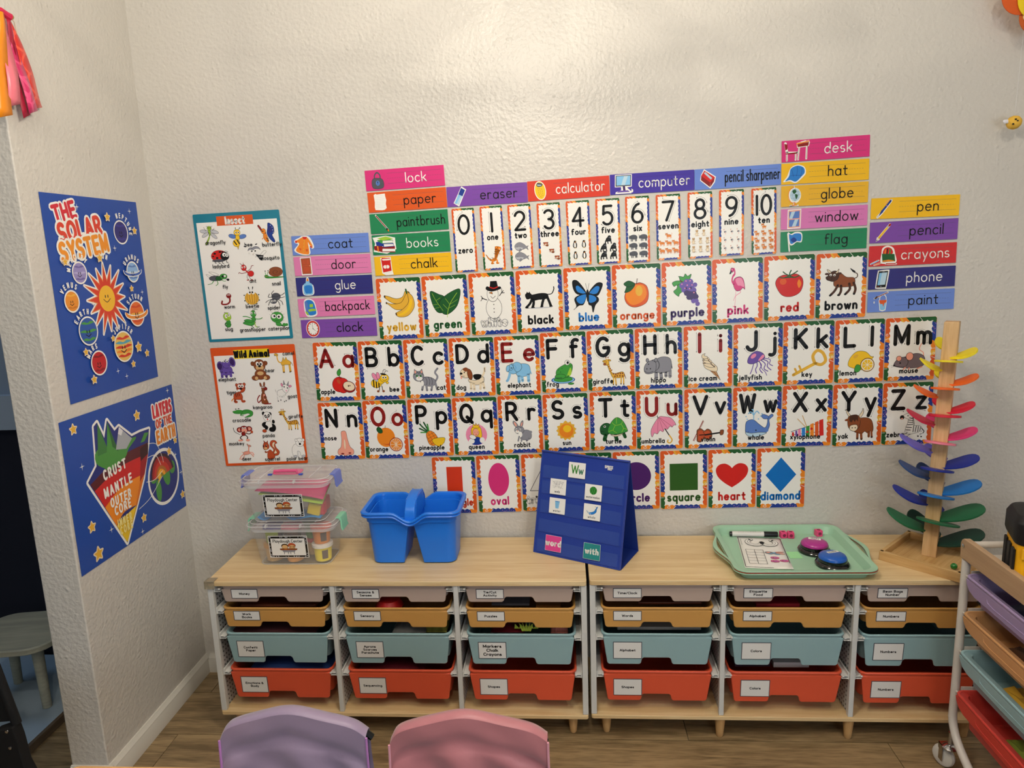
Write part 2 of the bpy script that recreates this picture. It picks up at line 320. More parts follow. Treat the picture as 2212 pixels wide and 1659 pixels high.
# ---------------------------------------------------------------- little drawings, 0..100 box, "<type><colour> numbers"
# E/e ellipse cx cy rx ry [rot]   P/p polygon   S/s smooth closed curve   l smooth line width pts   z straight line width pts   d dots radius pts
# capital type letter = with dark outline
ART = {
'apple':'Er 36 42 28 30;Er 50 38 26 30;er 42 42 24 24;e4 34 54 6 10 30;lN 2.5 42 66 38 76 30 84;Sg 32 78 30 92 42 104 46 90 40 78;ER 74 32 26 22 -20;eT 74 35 23 17 -20;eN 72 36 2.5 4;eN 78 37 2 3',
'bee':'Ey 28 40 24 20;zk 5 16 24 16 56;zk 5 28 20 28 60;zk 5 39 24 39 55;ei 26 66 11 20 30;Ep 22 70 9 18 30;Ep 38 72 8 17 10;Ey 50 50 14 14;Ey 66 62 20 18;ek 62 80 14 4 -10;lk 2 66 80 74 94 84 92;lk 2 60 82 64 98 74 100;ew 60 66 5 7;ew 72 66 5 7;ek 61 65 2.5 4;ek 72 65 2.5 4;lk 1.5 58 56 66 51 76 57;lk 3 40 26 40 12 34 4;lk 3 52 28 54 14 56 4;en 34 5 6 5;en 58 5 6 5;Ey 78 42 6 5',
'cat':'la 7 84 40 94 58 86 74 96 88;Ea 58 42 30 17 -10;la 8 40 36 34 12;la 8 50 32 52 10;la 8 74 34 68 10;la 8 84 38 90 12;Ea 24 62 20 18;Pa 8 68 10 88 22 78;Pa 28 78 38 88 42 68;ef 13 78 3 5;ef 36 78 3 5;ew 26 54 12 8;ew 36 36 6 10;lA 2 50 56 54 44 52 30;lA 2 60 58 64 46 62 30;lA 2 70 56 74 44 72 30;lA 2 22 80 24 70;lA 2 28 80 28 70;eg 18 64 3.5 4;eg 32 63 3.5 4;ek 18 64 1.5 3;ek 32 63 1.5 3;ef 25 57 2.5 2',
'dog':'lT 7 84 52 92 66 96 84;lk 2 96 70 94 84;ST 34 44 60 40 88 52 90 34 80 24 50 24 38 32;lT 9 42 34 42 8;lT 9 52 30 54 6;lT 9 78 30 76 8;lT 9 86 34 90 10;Sk 52 58 66 62 82 58 74 44 58 44;ST 6 58 4 68 14 82 34 84 42 70 38 52 20 50;En 40 62 9 20 10;sn 14 82 26 88 34 82 26 72;ek 8 66 5 4;ef 8 52 3 6;lk 1.5 8 56 20 56;ek 20 70 2 3',
'elephant':'Sc 40 40 42 70 60 84 88 80 96 60 92 36 60 30;lc 12 50 34 50 8;lc 12 88 40 88 10;lc 11 62 30 64 12;Ec 28 64 22 22;Sc 30 84 44 92 60 84 62 64 46 50 34 60;Sc 12 76 20 84 30 74 22 58 14 62;lc 10 16 52 12 34 6 18 2 14;lc 3 96 56 100 40;ek 22 68 2 3;lb 1.2 34 80 40 70 38 60;Ec 8 66 7 14 -10',
'frog':'eB 45 12 48 15;ec 45 12 44 13;Eg 45 14 38 10;Sg 18 32 22 54 50 72 72 78 84 70 82 48 70 26 36 22;sl 62 30 76 60 80 40 72 26;Ew 64 80 10 10;ek 66 80 4.5 5.5;Eg 34 26 22 10;lg 5 66 28 74 18 78 20;lG 3 18 20 40 20;lk 1.3 72 66 84 68;eG 28 52 2 2;eG 36 44 2 2;eG 42 58 1.8 1.8;Eg 76 -4 12 4',
'giraffe':'Sm 18 74 24 84 40 44 84 48 92 34 86 26 46 26 34 36;lm 6 44 30 42 2;lm 6 52 28 54 0;lm 6 78 28 76 4;lm 6 88 30 88 2;lm 8 20 82 34 44;Em 14 86 12 11;lm 2.5 14 94 12 104;lm 2.5 20 94 22 104;en 12 105 2.4 2.4;en 22 105 2.4 2.4;Em 2 92 6 3 20;Em 28 94 6 3 -20;en 6 80 7 5;ek 12 88 1.6 2.2;dn 3 24 70 30 62 28 52 36 56;dn 3.6 44 42 54 40 64 42 74 42 84 42 50 32 60 33 72 33 84 32;ln 2.5 92 40 98 22;dk 2.5 42 0 54 -2 76 2 88 0',
'hippo':'Sa 36 36 42 68 66 80 92 74 98 50 92 30 60 24;la 13 44 30 44 6;la 12 60 26 62 4;la 12 92 32 92 10;la 11 78 28 78 12;Ea 38 52 18 20;Sa 2 34 6 54 24 68 42 62 44 40 36 26 12 22;Ea 14 70 5 7;Ea 44 70 5 7;lk 1.4 4 32 16 26 34 30;ek 12 40 1.8 2.6;ek 24 40 1.8 2.6;ek 18 56 2 2;lA 2 98 54 100 38;lA 1.2 50 66 54 52 50 38',
'icecream':'Pt 34 56 76 34 92 -2;zn 1.6 44 50 88 8;zn 1.6 56 44 84 14;zn 1.6 46 42 74 36;zn 1.6 56 32 80 26;zn 1.6 66 22 84 16;ST 30 64 34 48 56 36 78 34 78 52 56 66;ET 48 62 24 11 -20;lN 3 28 66 50 66 70 50;ET 42 74 19 9 -20;lN 2.5 26 78 42 78 58 66;ET 38 84 13 7 -20;lN 2 28 88 40 86 48 78;ST 24 86 22 98 34 104 30 96 42 92 40 84',
'jellyfish':'lv 3.5 46 60 56 44 50 28 60 14;lv 3.5 56 62 70 48 66 30 80 20;lv 3.5 62 66 80 56 78 38 92 24;lv 3.5 38 60 40 42 34 28 38 14;lv 3 66 70 88 64 86 48 98 40;lv 3 28 56 24 40 20 26 14 12;lv 2.5 50 56 58 30 70 18 76 4;Sv 4 56 10 80 34 98 60 90 68 72 48 60 22 50;ep 26 80 12 7 40;sp 60 84 66 76 50 62 44 64',
'key':'lm 9 6 12 66 44;lm 6 16 18 10 30;lm 6 28 24 22 38;lm 9 66 44 60 66 72 82 88 74 96 52 84 40 68 44;ly 2 10 14 64 42',
'lemon':'Sy 2 34 10 62 34 84 66 82 86 64 96 62 90 52 84 28 56 14 20 22;em 30 66 10 6 30;Sg 30 4 46 10 50 28 34 34 26 16;EY 74 32 26 26;ew 74 32 23 23;ey 74 32 20 20;zw 1.5 54 32 94 32;zw 1.5 74 12 74 52;zw 1.5 60 18 88 46;zw 1.5 88 18 60 46',
'mouse':'lf 2.6 92 46 90 64 78 76 84 96;Sx 4 22 20 44 44 54 70 62 92 52 96 28 84 14 50 10 24 14;Sx 4 22 14 44 34 50 46 34 36 16;Ef 18 46 8 9;Ef 50 52 11 14;ef 50 50 7 9;ek 22 30 2.4 3;ek 4 22 3 3;lf 4 38 14 32 6;lf 4 50 12 48 4;lf 4 88 14 74 8;zk .7 8 20 -4 16;zk .7 8 22 -5 22',
'nose':'Sf 34 98 44 104 58 100 64 70 74 40 90 26 88 10 74 6 58 6 48 2 36 8 20 6 10 14 14 28 28 40 34 70;eR 34 12 8 3;eR 70 14 7 3;eT 48 50 4 20;Lk',
'orange':'eo 36 52 38 40;eO 42 42 30 22;eo 34 56 32 32;SG 20 86 6 96 -2 84 8 70 22 72;lN 2 34 90 36 100;EO 76 22 28 28;eT 76 22 25 25;eo 76 22 23 23;zT 1.8 52 22 100 22;zT 1.8 76 -2 76 46;zT 1.8 59 5 93 39;zT 1.8 93 5 59 39;zT 1.5 66 0 86 44;zT 1.5 86 0 66 44',
'onlyorange':'SO 4 44 8 18 30 2 60 2 90 16 98 44 90 72 66 84 50 82 26 80;so 8 46 14 22 34 8 62 14 84 30 90 52 78 74 52 78 26 76;SG 44 82 20 88 6 60 4 52 24 56 40 70;SG 44 82 20 92 0 82 14 72 34 74;lN 2.5 50 80 54 98;em 60 56 14 18',
'pineapple':'lG 6 30 62 14 70 2 76;lG 6 32 66 14 82 4 94;lG 6 36 68 26 88 20 100;lg 6 38 64 36 80 34 92;lg 5 30 60 16 60 6 60;So 28 56 46 66 66 50 74 26 60 6 40 10 30 32;zn 1.4 32 46 60 60;zn 1.4 32 34 66 50;zn 1.4 36 22 72 40;zn 1.4 44 12 72 26;zn 1.4 34 58 62 8;zn 1.4 48 62 70 18;zn 1.4 28 44 50 8;Sy 52 32 98 38 98 20 78 2 58 12;ly 2 60 26 80 18;lY 1.6 58 12 78 3 98 18',
'queen':'ep 50 50 50 50;Sy 26 60 30 84 50 92 70 84 76 50 70 30 60 40 40 40 32 36;Ef 48 62 15 18;sy 32 66 40 82 56 80 60 66 66 74 60 88 36 88;Py 34 84 38 104 46 92 50 106 56 92 64 102 64 82;sB 26 8 34 34 48 40 66 34 76 10 50 2;ew 76 24 12 14;ew 26 20 14 12;Ew 32 40 16 10 -20;lk 1.5 42 62 44 62;lk 1.5 54 62 56 62;lr 2 46 52 52 52',
'rabbit':'Sa 40 14 44 44 66 58 90 50 96 26 86 10 56 8;ea 92 46 7 7;Ea 36 58 24 20;Sa 20 72 6 92 10 104 24 92 32 76;Sa 40 74 46 96 56 104 56 86 48 70;sf 20 76 11 92 15 98 24 84;sf 44 76 48 92 54 96 51 82;ew 26 50 10 7;ew 40 36 10 14;ew 22 62 4 5;ew 40 60 4 5;ek 23 61 2 3.4;ek 39 59 2 3.4;ef 27 54 3 2;la 7 34 26 28 4;la 7 48 20 44 2;la 9 84 16 70 4',
'sun':'pm 50 100 59 90 72 95 76 82 90 80 88 67 99 58 91 48 97 36 85 30 85 16 72 16 64 4 53 11 41 2 34 14 20 12 18 25 5 29 10 42 0 52 9 61 5 74 19 77 22 90 35 88 44 99;em 50 51 40 40;eo 50 50 35 35;ey 54 60 20 18',
'turtle':'SG 6 26 4 50 20 64 38 60 40 34 26 20;lG 14 24 24 18 4;lG 14 58 18 62 2;lG 12 86 26 92 12;ST 40 22 60 20 88 26 60 14;Sg 30 30 40 62 62 84 84 72 100 40 96 30 60 22;ll 1.4 46 66 58 56 78 60 84 72;ll 1.4 58 56 50 38 62 28;ll 1.4 78 60 86 44 80 30;ll 1.4 50 38 34 34;ll 1.4 86 44 98 40;ll 1.4 62 84 62 62;ew 20 52 4 4;ek 20 52 2.6 2.8;lk 1.3 6 36 16 34',
'umbrella':'lk 4 50 60 76 18;lm 5 74 22 84 4 76 -8 66 -4 68 4;Sp 30 96 50 100 82 92 100 66 92 64 84 56 76 60 66 48 54 50 48 38 36 44 26 30 14 34 4 18 2 50;lR 1 30 96 26 32;lR 1 32 96 50 40;lR 1 34 96 68 50;lR 1 36 96 86 58;zk 3 29 94 26 103',
'violin':'zR 2.6 2 -4 34 62;zn 1.4 5 -6 36 60;Sn 14 10 14 30 26 36 38 28 48 34 60 26 62 6 50 -4 38 2 26 -10 14 -6;sq 18 12 18 26 28 30 38 23 48 28 56 22 57 8 49 1 38 6 26 -4 18 -2;zk 5 40 14 90 20;Sn 88 18 90 28 100 28 98 14 90 12;zk 3 22 14 46 15;lk 1.5 34 24 38 18;lk 1.5 34 4 38 8',
'whale':'Su 4 34 8 58 30 64 52 46 70 34 78 50 80 70 92 82 98 76 88 66 84 60 86 40 74 16 50 4 20 4 6 18;Su 66 82 58 76 66 66 80 66 82 74;Si 4 20 14 6 40 2 62 8 76 16 50 18 24 16;su 60 24 76 18 82 26;ek 40 26 2 3;lc 3 32 64 32 80;lc 3.5 32 80 22 92 14 86;lc 3.5 32 80 42 94 50 86;lc 3.5 32 80 30 98 26 100;dc 2.5 6 76 10 66 56 76 60 84 48 66;lk 1 16 24 12 18',
'xylophone':'lA 2 2 22 92 50;lA 2 4 12 94 20;zt 2.4 20 62 44 36;zt 2.4 34 72 48 36;pr 10 20 4 20 5 8 11 8;pv 14 24 20 25 21 6 15 6;pp 22 28 30 30 32 8 23 8;pb 33 32 43 34 44 4 34 4;pg 46 38 56 40 57 4 46 4;po 58 44 68 48 70 6 59 4;pO 72 50 82 54 84 6 73 4;pr 84 56 96 60 99 8 86 6;er 50 20 4 4;er 62 30 4 4',
'yak':'Sn 34 40 44 66 66 74 90 66 98 40 96 24 90 28 80 20 70 26 60 18 46 22 36 26;ln 8 46 24 46 2;ln 8 58 22 60 0;ln 8 84 26 84 8;ln 7 92 30 94 6;dN 4 46 2 60 0 94 6;ST 18 76 8 92 6 104 16 90 26 78;ST 46 76 58 94 62 106 64 90 54 74;Sn 12 56 16 80 46 82 54 62 50 40 34 32 18 38;ST 20 34 22 48 42 50 46 38 36 28;en 10 68 8 4 10;en 58 68 8 4 -10;sN 18 64 20 82 44 84 46 62 40 68 36 60 30 68 26 60;ek 28 40 2 2;ek 38 40 2 2',
'zebra':'Sw 26 20 28 40 34 56 38 78 52 84 54 60 60 46 80 44 90 34 88 20 60 14 40 10;lw 7 34 20 22 14;lw 7 42 14 34 4;lw 7 80 22 86 2;lw 7 70 18 76 4;Sw 14 86 34 96 50 92 52 78 40 72 24 78;Ek 12 80 8 8;ef 12 75 4 3;ek 34 86 2 2.6;Pw 46 92 48 104 54 90;lk 2.4 40 78 54 74;lk 2.4 38 68 54 66;lk 2.4 36 60 54 58;lk 2.6 34 50 54 50;lk 2.6 30 40 50 38;lk 2.6 28 30 46 28;lk 2.6 58 46 56 20;lk 2.6 68 44 64 20;lk 2.6 76 42 74 20;lk 2.6 84 38 82 22;lk 3 88 34 98 22 94 14;lk 2 52 90 56 70 60 50;lk 2 24 12 34 18;lk 2 82 10 90 12;lk 2 38 8 46 12;dk 3 20 10 34 2 88 0 76 2',
'banana':'Sm 2 86 4 78 30 58 60 60 78 88 86 94 72 100 62 80 40 74 14 84;Sm 6 62 14 54 40 34 80 44 84 92 74 90 56 60 26 56;Sm 36 22 46 8 76 12 98 42 96 76 82 94 78 92 80 60 60 36;sy 40 16 58 14 84 34 92 60 88 72 76 40 58 24;lG 5 76 92 74 106;lN 4 3 86 3 80;lN 4 7 62 7 58;lN 4 36 22 37 16',
'leaf':'SG 4 96 30 84 48 70 46 20 24 14 8 48;SG 50 4 30 24 32 56 54 80 84 98 98 98 96 70 82 30;ll 1.6 52 -6 56 20 66 50 88 86;ll 1 58 28 80 40;ll 1 62 42 88 60;ll 1 56 24 42 44;ll 1 62 44 50 66;ll 1 40 20 20 60 10 88;ll 1 26 46 10 44;ll 1 30 34 14 30;ll 1 20 60 34 70',
'snowman':'lk 2.5 28 52 8 58;lk 2 14 56 6 64;lk 2 12 57 4 50;lk 2.5 78 62 94 76;lk 2 86 70 98 70;lk 2 88 72 88 82;Ew 54 28 31 31;Ew 52 68 22 22;Sk 28 82 50 76 84 82 80 88 54 84 32 90;Pk 42 84 46 104 70 104 74 86;lr 3 42 88 58 84 74 88;Po 52 68 38 72 50 74;dk 2 46 78 60 78;dk 1.8 54 38 54 26 54 16;lk 1.4 44 62 52 56 62 62',
'panther':'es 50 6 48 3;Sk 16 60 36 66 60 70 80 66 84 50 74 44 50 42 30 40;lk 3.5 80 64 96 66 104 84 104 96;Sk 4 60 6 70 16 74 26 66 24 52 10 46;pk 8 72 10 80 14 74;pk 16 74 19 80 22 72;lk 9 28 50 20 28 6 10;lk 9 32 46 32 26 28 10;lk 9 70 52 64 32 60 12;lk 9 80 54 86 34 92 12;lk 4 4 8 12 8;lk 4 24 8 34 9;lk 4 56 10 64 11;lk 4 88 10 97 11',
'butterfly':'Sk 46 56 20 98 2 100 4 72 18 54;sb 44 56 22 82 12 80 18 62;Sk 54 56 80 88 100 86 92 60 80 46;sb 56 56 78 78 90 74 80 54;Sk 46 54 20 50 6 38 12 14 2 2 20 16 36 20;sb 45 52 22 48 12 38 20 24 36 24;Sk 54 54 80 44 86 30 74 14 66 -10 62 12 52 20;sb 54 50 74 44 78 32 66 24 54 26;Sk 47 64 53 64 53 32 48 32;lk 1 50 64 44 90;lk 1 51 64 56 90',
'grapes':'lG 3 30 84 28 92 24 96;Sg 34 76 26 96 40 94 46 104 54 96 66 102 62 86 66 78;Sg 2 76 8 64 16 68 24 60 34 70 30 80 16 82;Sg 6 46 16 56 22 70 34 66 36 48 26 38 22 30;lN 4 28 82 44 72;dv 11 50 76 36 66 62 76 52 62 66 62 42 52 60 50 72 48;dV 10 50 40 62 36 74 36 58 26 70 22 80 26;dv 8 72 12 82 12 86 2 78 66;dV 4 48 56 64 56 56 44 70 40 66 28;dp 2.4 34 70 48 80 62 80 52 66 68 66 60 54 44 56 74 40',
'flamingo':'lp 2 42 40 40 20 34 -2 26 -2;lp 2 56 42 66 36 40 26 30 14;SP 28 66 40 76 66 78 82 68 88 44 78 48 66 42 46 40 32 50;sp 40 72 66 76 80 64 84 50 66 54 50 56;lP 7 32 58 22 68 26 80 36 88 32 100 22 98;EP 22 98 8 6;Pk 16 98 8 88 16 88 20 94;ew 22 99 1.5 1.5',
'tomato':'Sr 2 50 8 76 30 88 50 84 72 90 94 74 98 46 86 16 56 2 24 10;eO 28 62 12 12;so 84 68 92 50 84 34 78 52;lG 4 50 84 30 76 16 80;lG 4 50 84 36 92 28 100;lG 4 50 84 52 96 56 104;lG 4 50 84 66 92 78 100;lG 4 50 84 66 76 84 82;lG 5 36 78 62 78',
'ox':'lN 3 88 60 100 66 100 78 90 84 86 92;Sk 88 84 78 98 84 94 94 86;Sn 26 44 30 74 46 84 66 68 90 64 94 46 86 34 50 32 34 34;lN 8 40 40 30 20 18 6;lN 8 50 38 50 18 44 4;lN 8 76 44 78 24 66 8;lN 8 90 46 96 24 92 6;dk 4 16 4 42 4 64 6 92 6;SN 6 64 12 84 30 92 42 80 38 62 22 54;SN 2 64 2 72 16 74 20 62 10 58;ST 10 86 4 98 12 94 18 86;ST 34 88 42 98 38 84 30 84;eN 4 82 7 4;eN 44 82 7 4;ew 16 78 4 4;ew 28 77 4 4;ek 16 77 2 2;ek 28 76 2 2;ek 6 67 1.5 1.5',
'bear':'En 14 84 11 11;En 84 84 11 11;En 50 74 32 30;et 50 62 22 15;ew 40 82 9 11;ew 60 82 9 11;ek 42 80 5 6;ek 58 80 5 6;ek 50 70 8 6;En 50 28 32 26;et 50 34 18 10;En 20 12 20 13;En 82 12 18 13;et 26 10 9 9;et 74 10 9 9',
'elephant2':'Ev 44 36 34 26;lv 14 20 30 20 4;lv 14 42 26 42 4;lv 14 66 28 66 6;Ev 16 60 16 22;EV 14 58 11 16;Ev 82 76 16 24 10;EV 82 76 10 17 10;Ev 50 68 22 22;lv 10 60 64 66 44 74 26 80 22;ew 40 84 7 8;ew 56 82 7 8;ek 42 82 3 4;ek 56 80 3 4',
'camel':'lm 6 42 42 42 4;lm 6 50 40 48 4;lm 6 84 42 86 6;lm 6 78 40 80 4;Sm 34 46 44 60 50 74 56 60 66 74 72 62 88 52 88 38 60 38 40 36;lm 6 38 48 22 54 16 72 18 88;Em 12 88 11 6 -10;ek 14 90 1.5 1.5;ek 3 84 2 2;ln 2 88 52 98 40 100 32;dN 3 42 2 86 4 80 2 48 2',
'tiger':'lo 5 20 26 4 16 0 10;Sq 14 18 18 44 50 54 66 34 60 16 30 16;lq 12 22 20 18 6 28 4;lq 12 58 22 62 6 74 6;Eq 40 90 8 8;Eq 84 92 8 8;Eq 62 74 26 24;ew 54 84 9 9;ew 72 84 9 9;ek 56 82 4 4;ek 70 82 4 4;ek 62 70 9 5;ew 50 62 10 6;lk 3 26 48 30 30;lk 3 36 50 40 32;lk 3 46 50 50 34;lk 2.5 56 98 60 92;lk 2.5 66 98 64 92;lk 2.5 38 74 46 72;lk 2.5 88 74 80 72',
'kangaroo':'lR 6 30 24 8 10 2 24 14 40 22 44;Sn 28 10 30 42 46 62 60 50 66 26 74 4 40 2;Sf 46 20 44 44 54 52 60 36 56 20;En 48 66 10 12;En 54 78 16 12;ER 66 76 12 8;En 36 96 6 11 20;En 60 98 6 11 -15;ew 46 84 4 4;ew 56 84 4 4;ek 47 84 2 2;ek 56 84 2 2;lR 4 58 44 66 34;lR 5 46 2 90 2;En 54 34 7 7',
'goat':'Sw 10 40 20 56 52 58 62 40 50 24 20 26;lw 6 18 34 12 6;lw 6 28 30 28 10;lw 6 46 30 48 2;lw 6 54 34 58 6;lk 1.2 6 48 2 60;dk 3 12 4 28 8 48 0 58 4;Sw 44 60 48 82 66 84 84 70 74 48 60 42;Pa 54 82 56 104 62 84;Pa 72 78 84 98 80 76;Ep 44 82 5 9 20;Ep 90 74 9 5;ek 56 72 3 4;ek 74 66 3 4;ep 66 52 4 3;lk 1 10 26 12 6',
'crocodile':'Sg 38 30 50 60 76 66 98 48 96 18 80 4 56 2 70 14 84 26 74 34 52 28;Sg 2 56 4 44 14 36 38 34 48 46 46 62 26 66 12 60;ew 16 76 9 10;ew 32 78 9 10;ek 18 74 4 4;ek 32 76 4 4;lG 1.4 6 46 24 44 42 50;lg 6 44 30 38 22 50 18;lG 2 52 54 68 58 86 50',
'panda':'Ek 26 92 9 9;Ek 68 88 9 9;Ek 84 50 9 9;Ek 30 36 22 14;Ek 74 20 22 20;Ew 52 32 22 24;Ew 48 76 26 24;ek 38 78 7 9 30;ek 58 80 7 9 -30;ew 38 78 2.4 3;ew 58 80 2.4 3;ek 48 70 4 3;er 48 62 4 4;ek 28 28 20 9 -20;Eq 20 6 14 8;ek 34 18 10 6;ek 70 12 20 12',
'squirrel':'Sq 52 30 66 54 48 78 58 100 80 102 92 88 80 82 84 64 100 44 92 26 70 22;ST 66 34 76 54 62 74 68 92 80 90 72 76 78 54 84 36;Sq 26 16 32 44 48 54 64 36 70 14 50 4 34 4;Sq 6 70 14 90 34 92 44 72 34 58 14 54;Pq 16 90 14 104 26 92;Pq 28 92 38 102 38 86;et 22 62 10 7;ek 26 76 5 6;ek 10 74 3 5;ew 27 78 2 2;ek 8 64 2 2;lq 6 30 44 20 40;en 18 44 5 5',
'polarbear':'Sw 10 30 14 54 30 70 60 76 86 66 92 40 94 14 84 4 66 8 60 30 44 34 40 10 24 4 16 10;Ew 66 80 27 22;Ew 44 92 8 8;Ew 90 92 8 8;ek 66 72 7 6;ew 58 84 5 6;ew 76 84 5 6;ek 59 83 2 3;ek 75 83 2 3;Es 28 8 12 6;Es 82 8 12 6;ls 3 50 34 50 8',
'deer':'Sf 26 40 34 52 60 56 66 44 60 36 36 32;lf 5 30 38 12 24 2 6;lf 5 34 36 26 18 10 4;lf 5 62 46 80 46 88 30;lf 5 62 42 74 36 84 20;lf 7 60 52 62 70 64 82;Ef 68 88 10 6 -15;Ef 58 96 3 6 30;ek 77 86 1.8 1.8;ek 68 90 1.5 1.5;lf 3 26 46 20 52',
'monkey':'lk 2.5 30 40 6 60 2 84;lN 5 44 36 30 20 40 6;lN 5 56 36 66 22 60 6;lN 5 56 50 76 42 86 50;ER 32 70 14 16;ER 78 74 15 16;ef 32 70 8 10;ef 79 74 9 10;ER 54 72 20 22;ef 54 64 14 18;ew 48 80 5 6;ew 60 80 5 6;ek 49 79 2.4 3;ek 59 79 2.4 3;ek 54 58 2.4 3;ER 48 44 10 12;ef 30 4 12 6;ef 66 4 10 8;eq 90 54 6 9',
'dragonfly':'Es 24 70 22 9 -10;Es 76 66 22 9 -20;Es 28 52 20 8 30;Es 72 44 20 8 -45;Sl 44 76 56 76 54 50 44 40 36 20 26 8 24 0 30 2 44 26 50 44;El 52 86 11 10;lk 1.6 46 92 38 98;lk 1.6 58 92 68 96;ek 48 87 2.4 3.4;ek 57 87 2.4 3.4;lk 1.3 34 72 24 92;lk 1.3 66 72 78 84',
'bee2':'Eu 22 62 22 11 -15;Eu 78 58 22 11 10;Ey 50 54 12 14;Ey 40 26 20 19;lk 6 28 36 40 18;lk 6 46 42 56 22;Py 42 8 46 -8 52 10;Ey 50 80 18 16;ew 43 80 5 6;ew 58 80 5 6;ek 44 80 3 4;ek 58 80 3 4;lk 1.6 44 94 44 104;lk 1.6 58 94 68 102;ek 44 104 2.5 2.5;ek 69 103 2.5 2.5',
'butterfly2':'SB 52 50 58 78 64 104 90 86 92 54 80 40 92 12 86 2 64 22;sj 60 56 66 88 82 78 80 56;SR 48 52 30 66 12 94 4 90 16 70 28 50;dw 2 86 66 88 54 84 80 76 90;So 34 20 30 44 46 50 54 26 56 6 48 4;Eo 34 62 12 14;ek 30 62 3 4;zk 4 46 26 56 20;zk 4 48 16 58 12;lo 4 36 34 22 22',
'ladybird':'Er 46 52 42 40;eA 40 22 34 10;dk 7 24 70 52 80 34 40;dk 5 64 80 14 52;Ek 74 50 22 28;ew 72 60 10 13;ew 86 56 8 12;ek 74 58 4 5;ek 86 56 3 4;lk 3 20 20 22 6 28 6;lk 3 40 16 42 2 48 2;lk 3 58 16 60 2 66 2;lk 3 80 20 82 6 88 6;lk 2 70 76 80 84 90 80 92 76',
'mosquito':'lk 1 66 40 90 66 98 56 72 30;Ea 30 70 16 16;Ea 52 72 20 20;ew 28 62 15 12;ew 56 64 18 14;ek 32 66 4 4;ek 48 66 4 4;ek 2 94 6 3 -30;ek 56 104 6 3 30;lw 10 16 56 38 46;Pk 48 46 84 38 76 10 66 14;zw 2 62 30 80 30;lk 1.6 56 40 46 30',
'ant':'Er 38 74 17 18;Er 78 38 20 17 10;lr 8 50 56 62 44;ew 28 76 4 6;ew 44 78 5 7;ek 44 77 2 3;lR 3 56 52 80 66 88 82 100 84;lR 3 52 46 20 42 8 48 2 42;lA 2.5 60 38 52 18 60 6;lA 2.5 64 34 66 20 76 6;eR 56 2 8 3;eR 80 2 8 3;lR 2.5 30 90 18 100;lR 2.5 40 90 38 102',
'snail':'Sg 4 8 12 16 40 12 100 8 84 2 20 0;ln 0.1 0 0 1 1;En 60 48 36 38;lN 2 60 46 66 42 70 50 60 60 48 52 48 36 62 26 80 34 84 54;Sg 4 6 2 24 16 26 22 10;lg 2.5 8 22 6 50;lg 2.5 14 24 20 52;ew 6 58 7 8;ew 22 60 7 8;ek 7 57 3 4;ek 22 59 3 4;lr 2 6 14 16 16',
'fly':'Sw 26 66 2 82 10 64 30 56;Sw 40 70 14 96 36 92 56 74;EA 38 52 26 18;EG 56 50 16 16;Eg 76 62 16 18;ek 74 62 7 8;ew 82 64 5 7;lA 4 84 46 92 40;ek 94 38 6 8;lg 3 30 36 22 18 4 12;lg 3 46 34 48 14 38 2;lg 3 66 38 76 30 84 30',
'worm':'lR 13 14 34 8 12 30 6 56 10 74 26 78 50 76 66;ER 72 76 20 20;ew 66 84 5 5;ew 78 84 5 5;ek 66 83 2 2;ek 78 83 2 2;lk 1.6 62 68 72 64 80 68',
'beetle':'Em 50 40 44 40;ln 2.5 24 66 20 40 30 14;ln 2.5 38 72 36 40 42 8;ln 2.5 52 74 52 40 52 6;ln 2.5 66 72 68 40 62 8;ln 2.5 80 66 84 40 74 14;dk 4 4 60 4 26 96 60 96 26 22 4 78 4;ew 38 76 11 13;ew 62 76 11 13;ek 42 76 5 6;ek 58 76 5 6;zk 1.6 44 88 38 98;zk 1.6 58 88 62 98;ek 37 104 3 8 10;ek 63 104 3 8 -10',
'spider':'lk 3 40 60 20 60 26 80;lk 3 44 64 36 80 48 98;lk 3 40 48 18 40 4 28;lk 3 42 42 24 32 16 10;lk 3 64 66 84 70 98 82;lk 3 64 56 82 54 96 58;lk 3 62 44 80 30 84 10;lk 3 58 42 66 24 70 4;EA 56 62 21 22;lk 2 38 66 56 60 74 68;EA 42 34 16 15;ew 34 34 6 6;ew 48 36 6 6;ek 35 33 3 3;ek 48 35 3 3',
'slug':'lG 9 24 30 16 20 30 8 58 6 70 20;Sg 30 6 26 34 50 48 70 40 66 10 46 0;lG 2 34 20 62 18;lG 2 36 30 62 28;Sl 8 66 12 86 34 98 60 96 78 82 80 60 62 48 30 46;ew 34 76 12 14;ew 62 82 10 12;ek 38 76 4 5;ek 60 82 4 5;ek 26 100 6 2;lk 1.6 24 58 40 52 56 56',
'grasshopper':'Sg 48 40 46 58 60 64 64 44;Eg 56 80 14 18;Sg 2 30 20 42 60 38 54 22 36 16;Sg 8 44 24 52 50 44 40 34;lg 4 62 52 84 50 96 56;lg 4 46 54 24 66 6 68;ll 4 58 34 60 14 68 8;lG 3 66 6 78 8;lG 3 40 16 50 4 40 2;ew 48 84 5 7;ew 66 84 5 7;ek 49 83 2.4 3;ek 66 83 2.4 3;lG 2 54 98 60 106 68 106;lG 2 60 98 70 104 78 100',
'caterpillar':'lG 10 50 14 70 8 92 10;eg 76 14 10 10;eg 90 14 8 8;zk 1 6 80 -2 86;zk 1 16 92 10 102;zk 1 32 98 32 108;zk 1 48 98 52 108;zk 1 62 92 72 102;zk 1 70 78 84 84;zk 1 72 62 84 62;zk 1 68 46 78 40;Eg 40 64 36 36;ew 22 72 14 15;ew 52 68 14 15;ek 26 72 6 7;ek 50 67 6 7;lk 1.6 26 42 38 46 48 40;Sg 30 28 34 10 56 6 60 20 50 30',
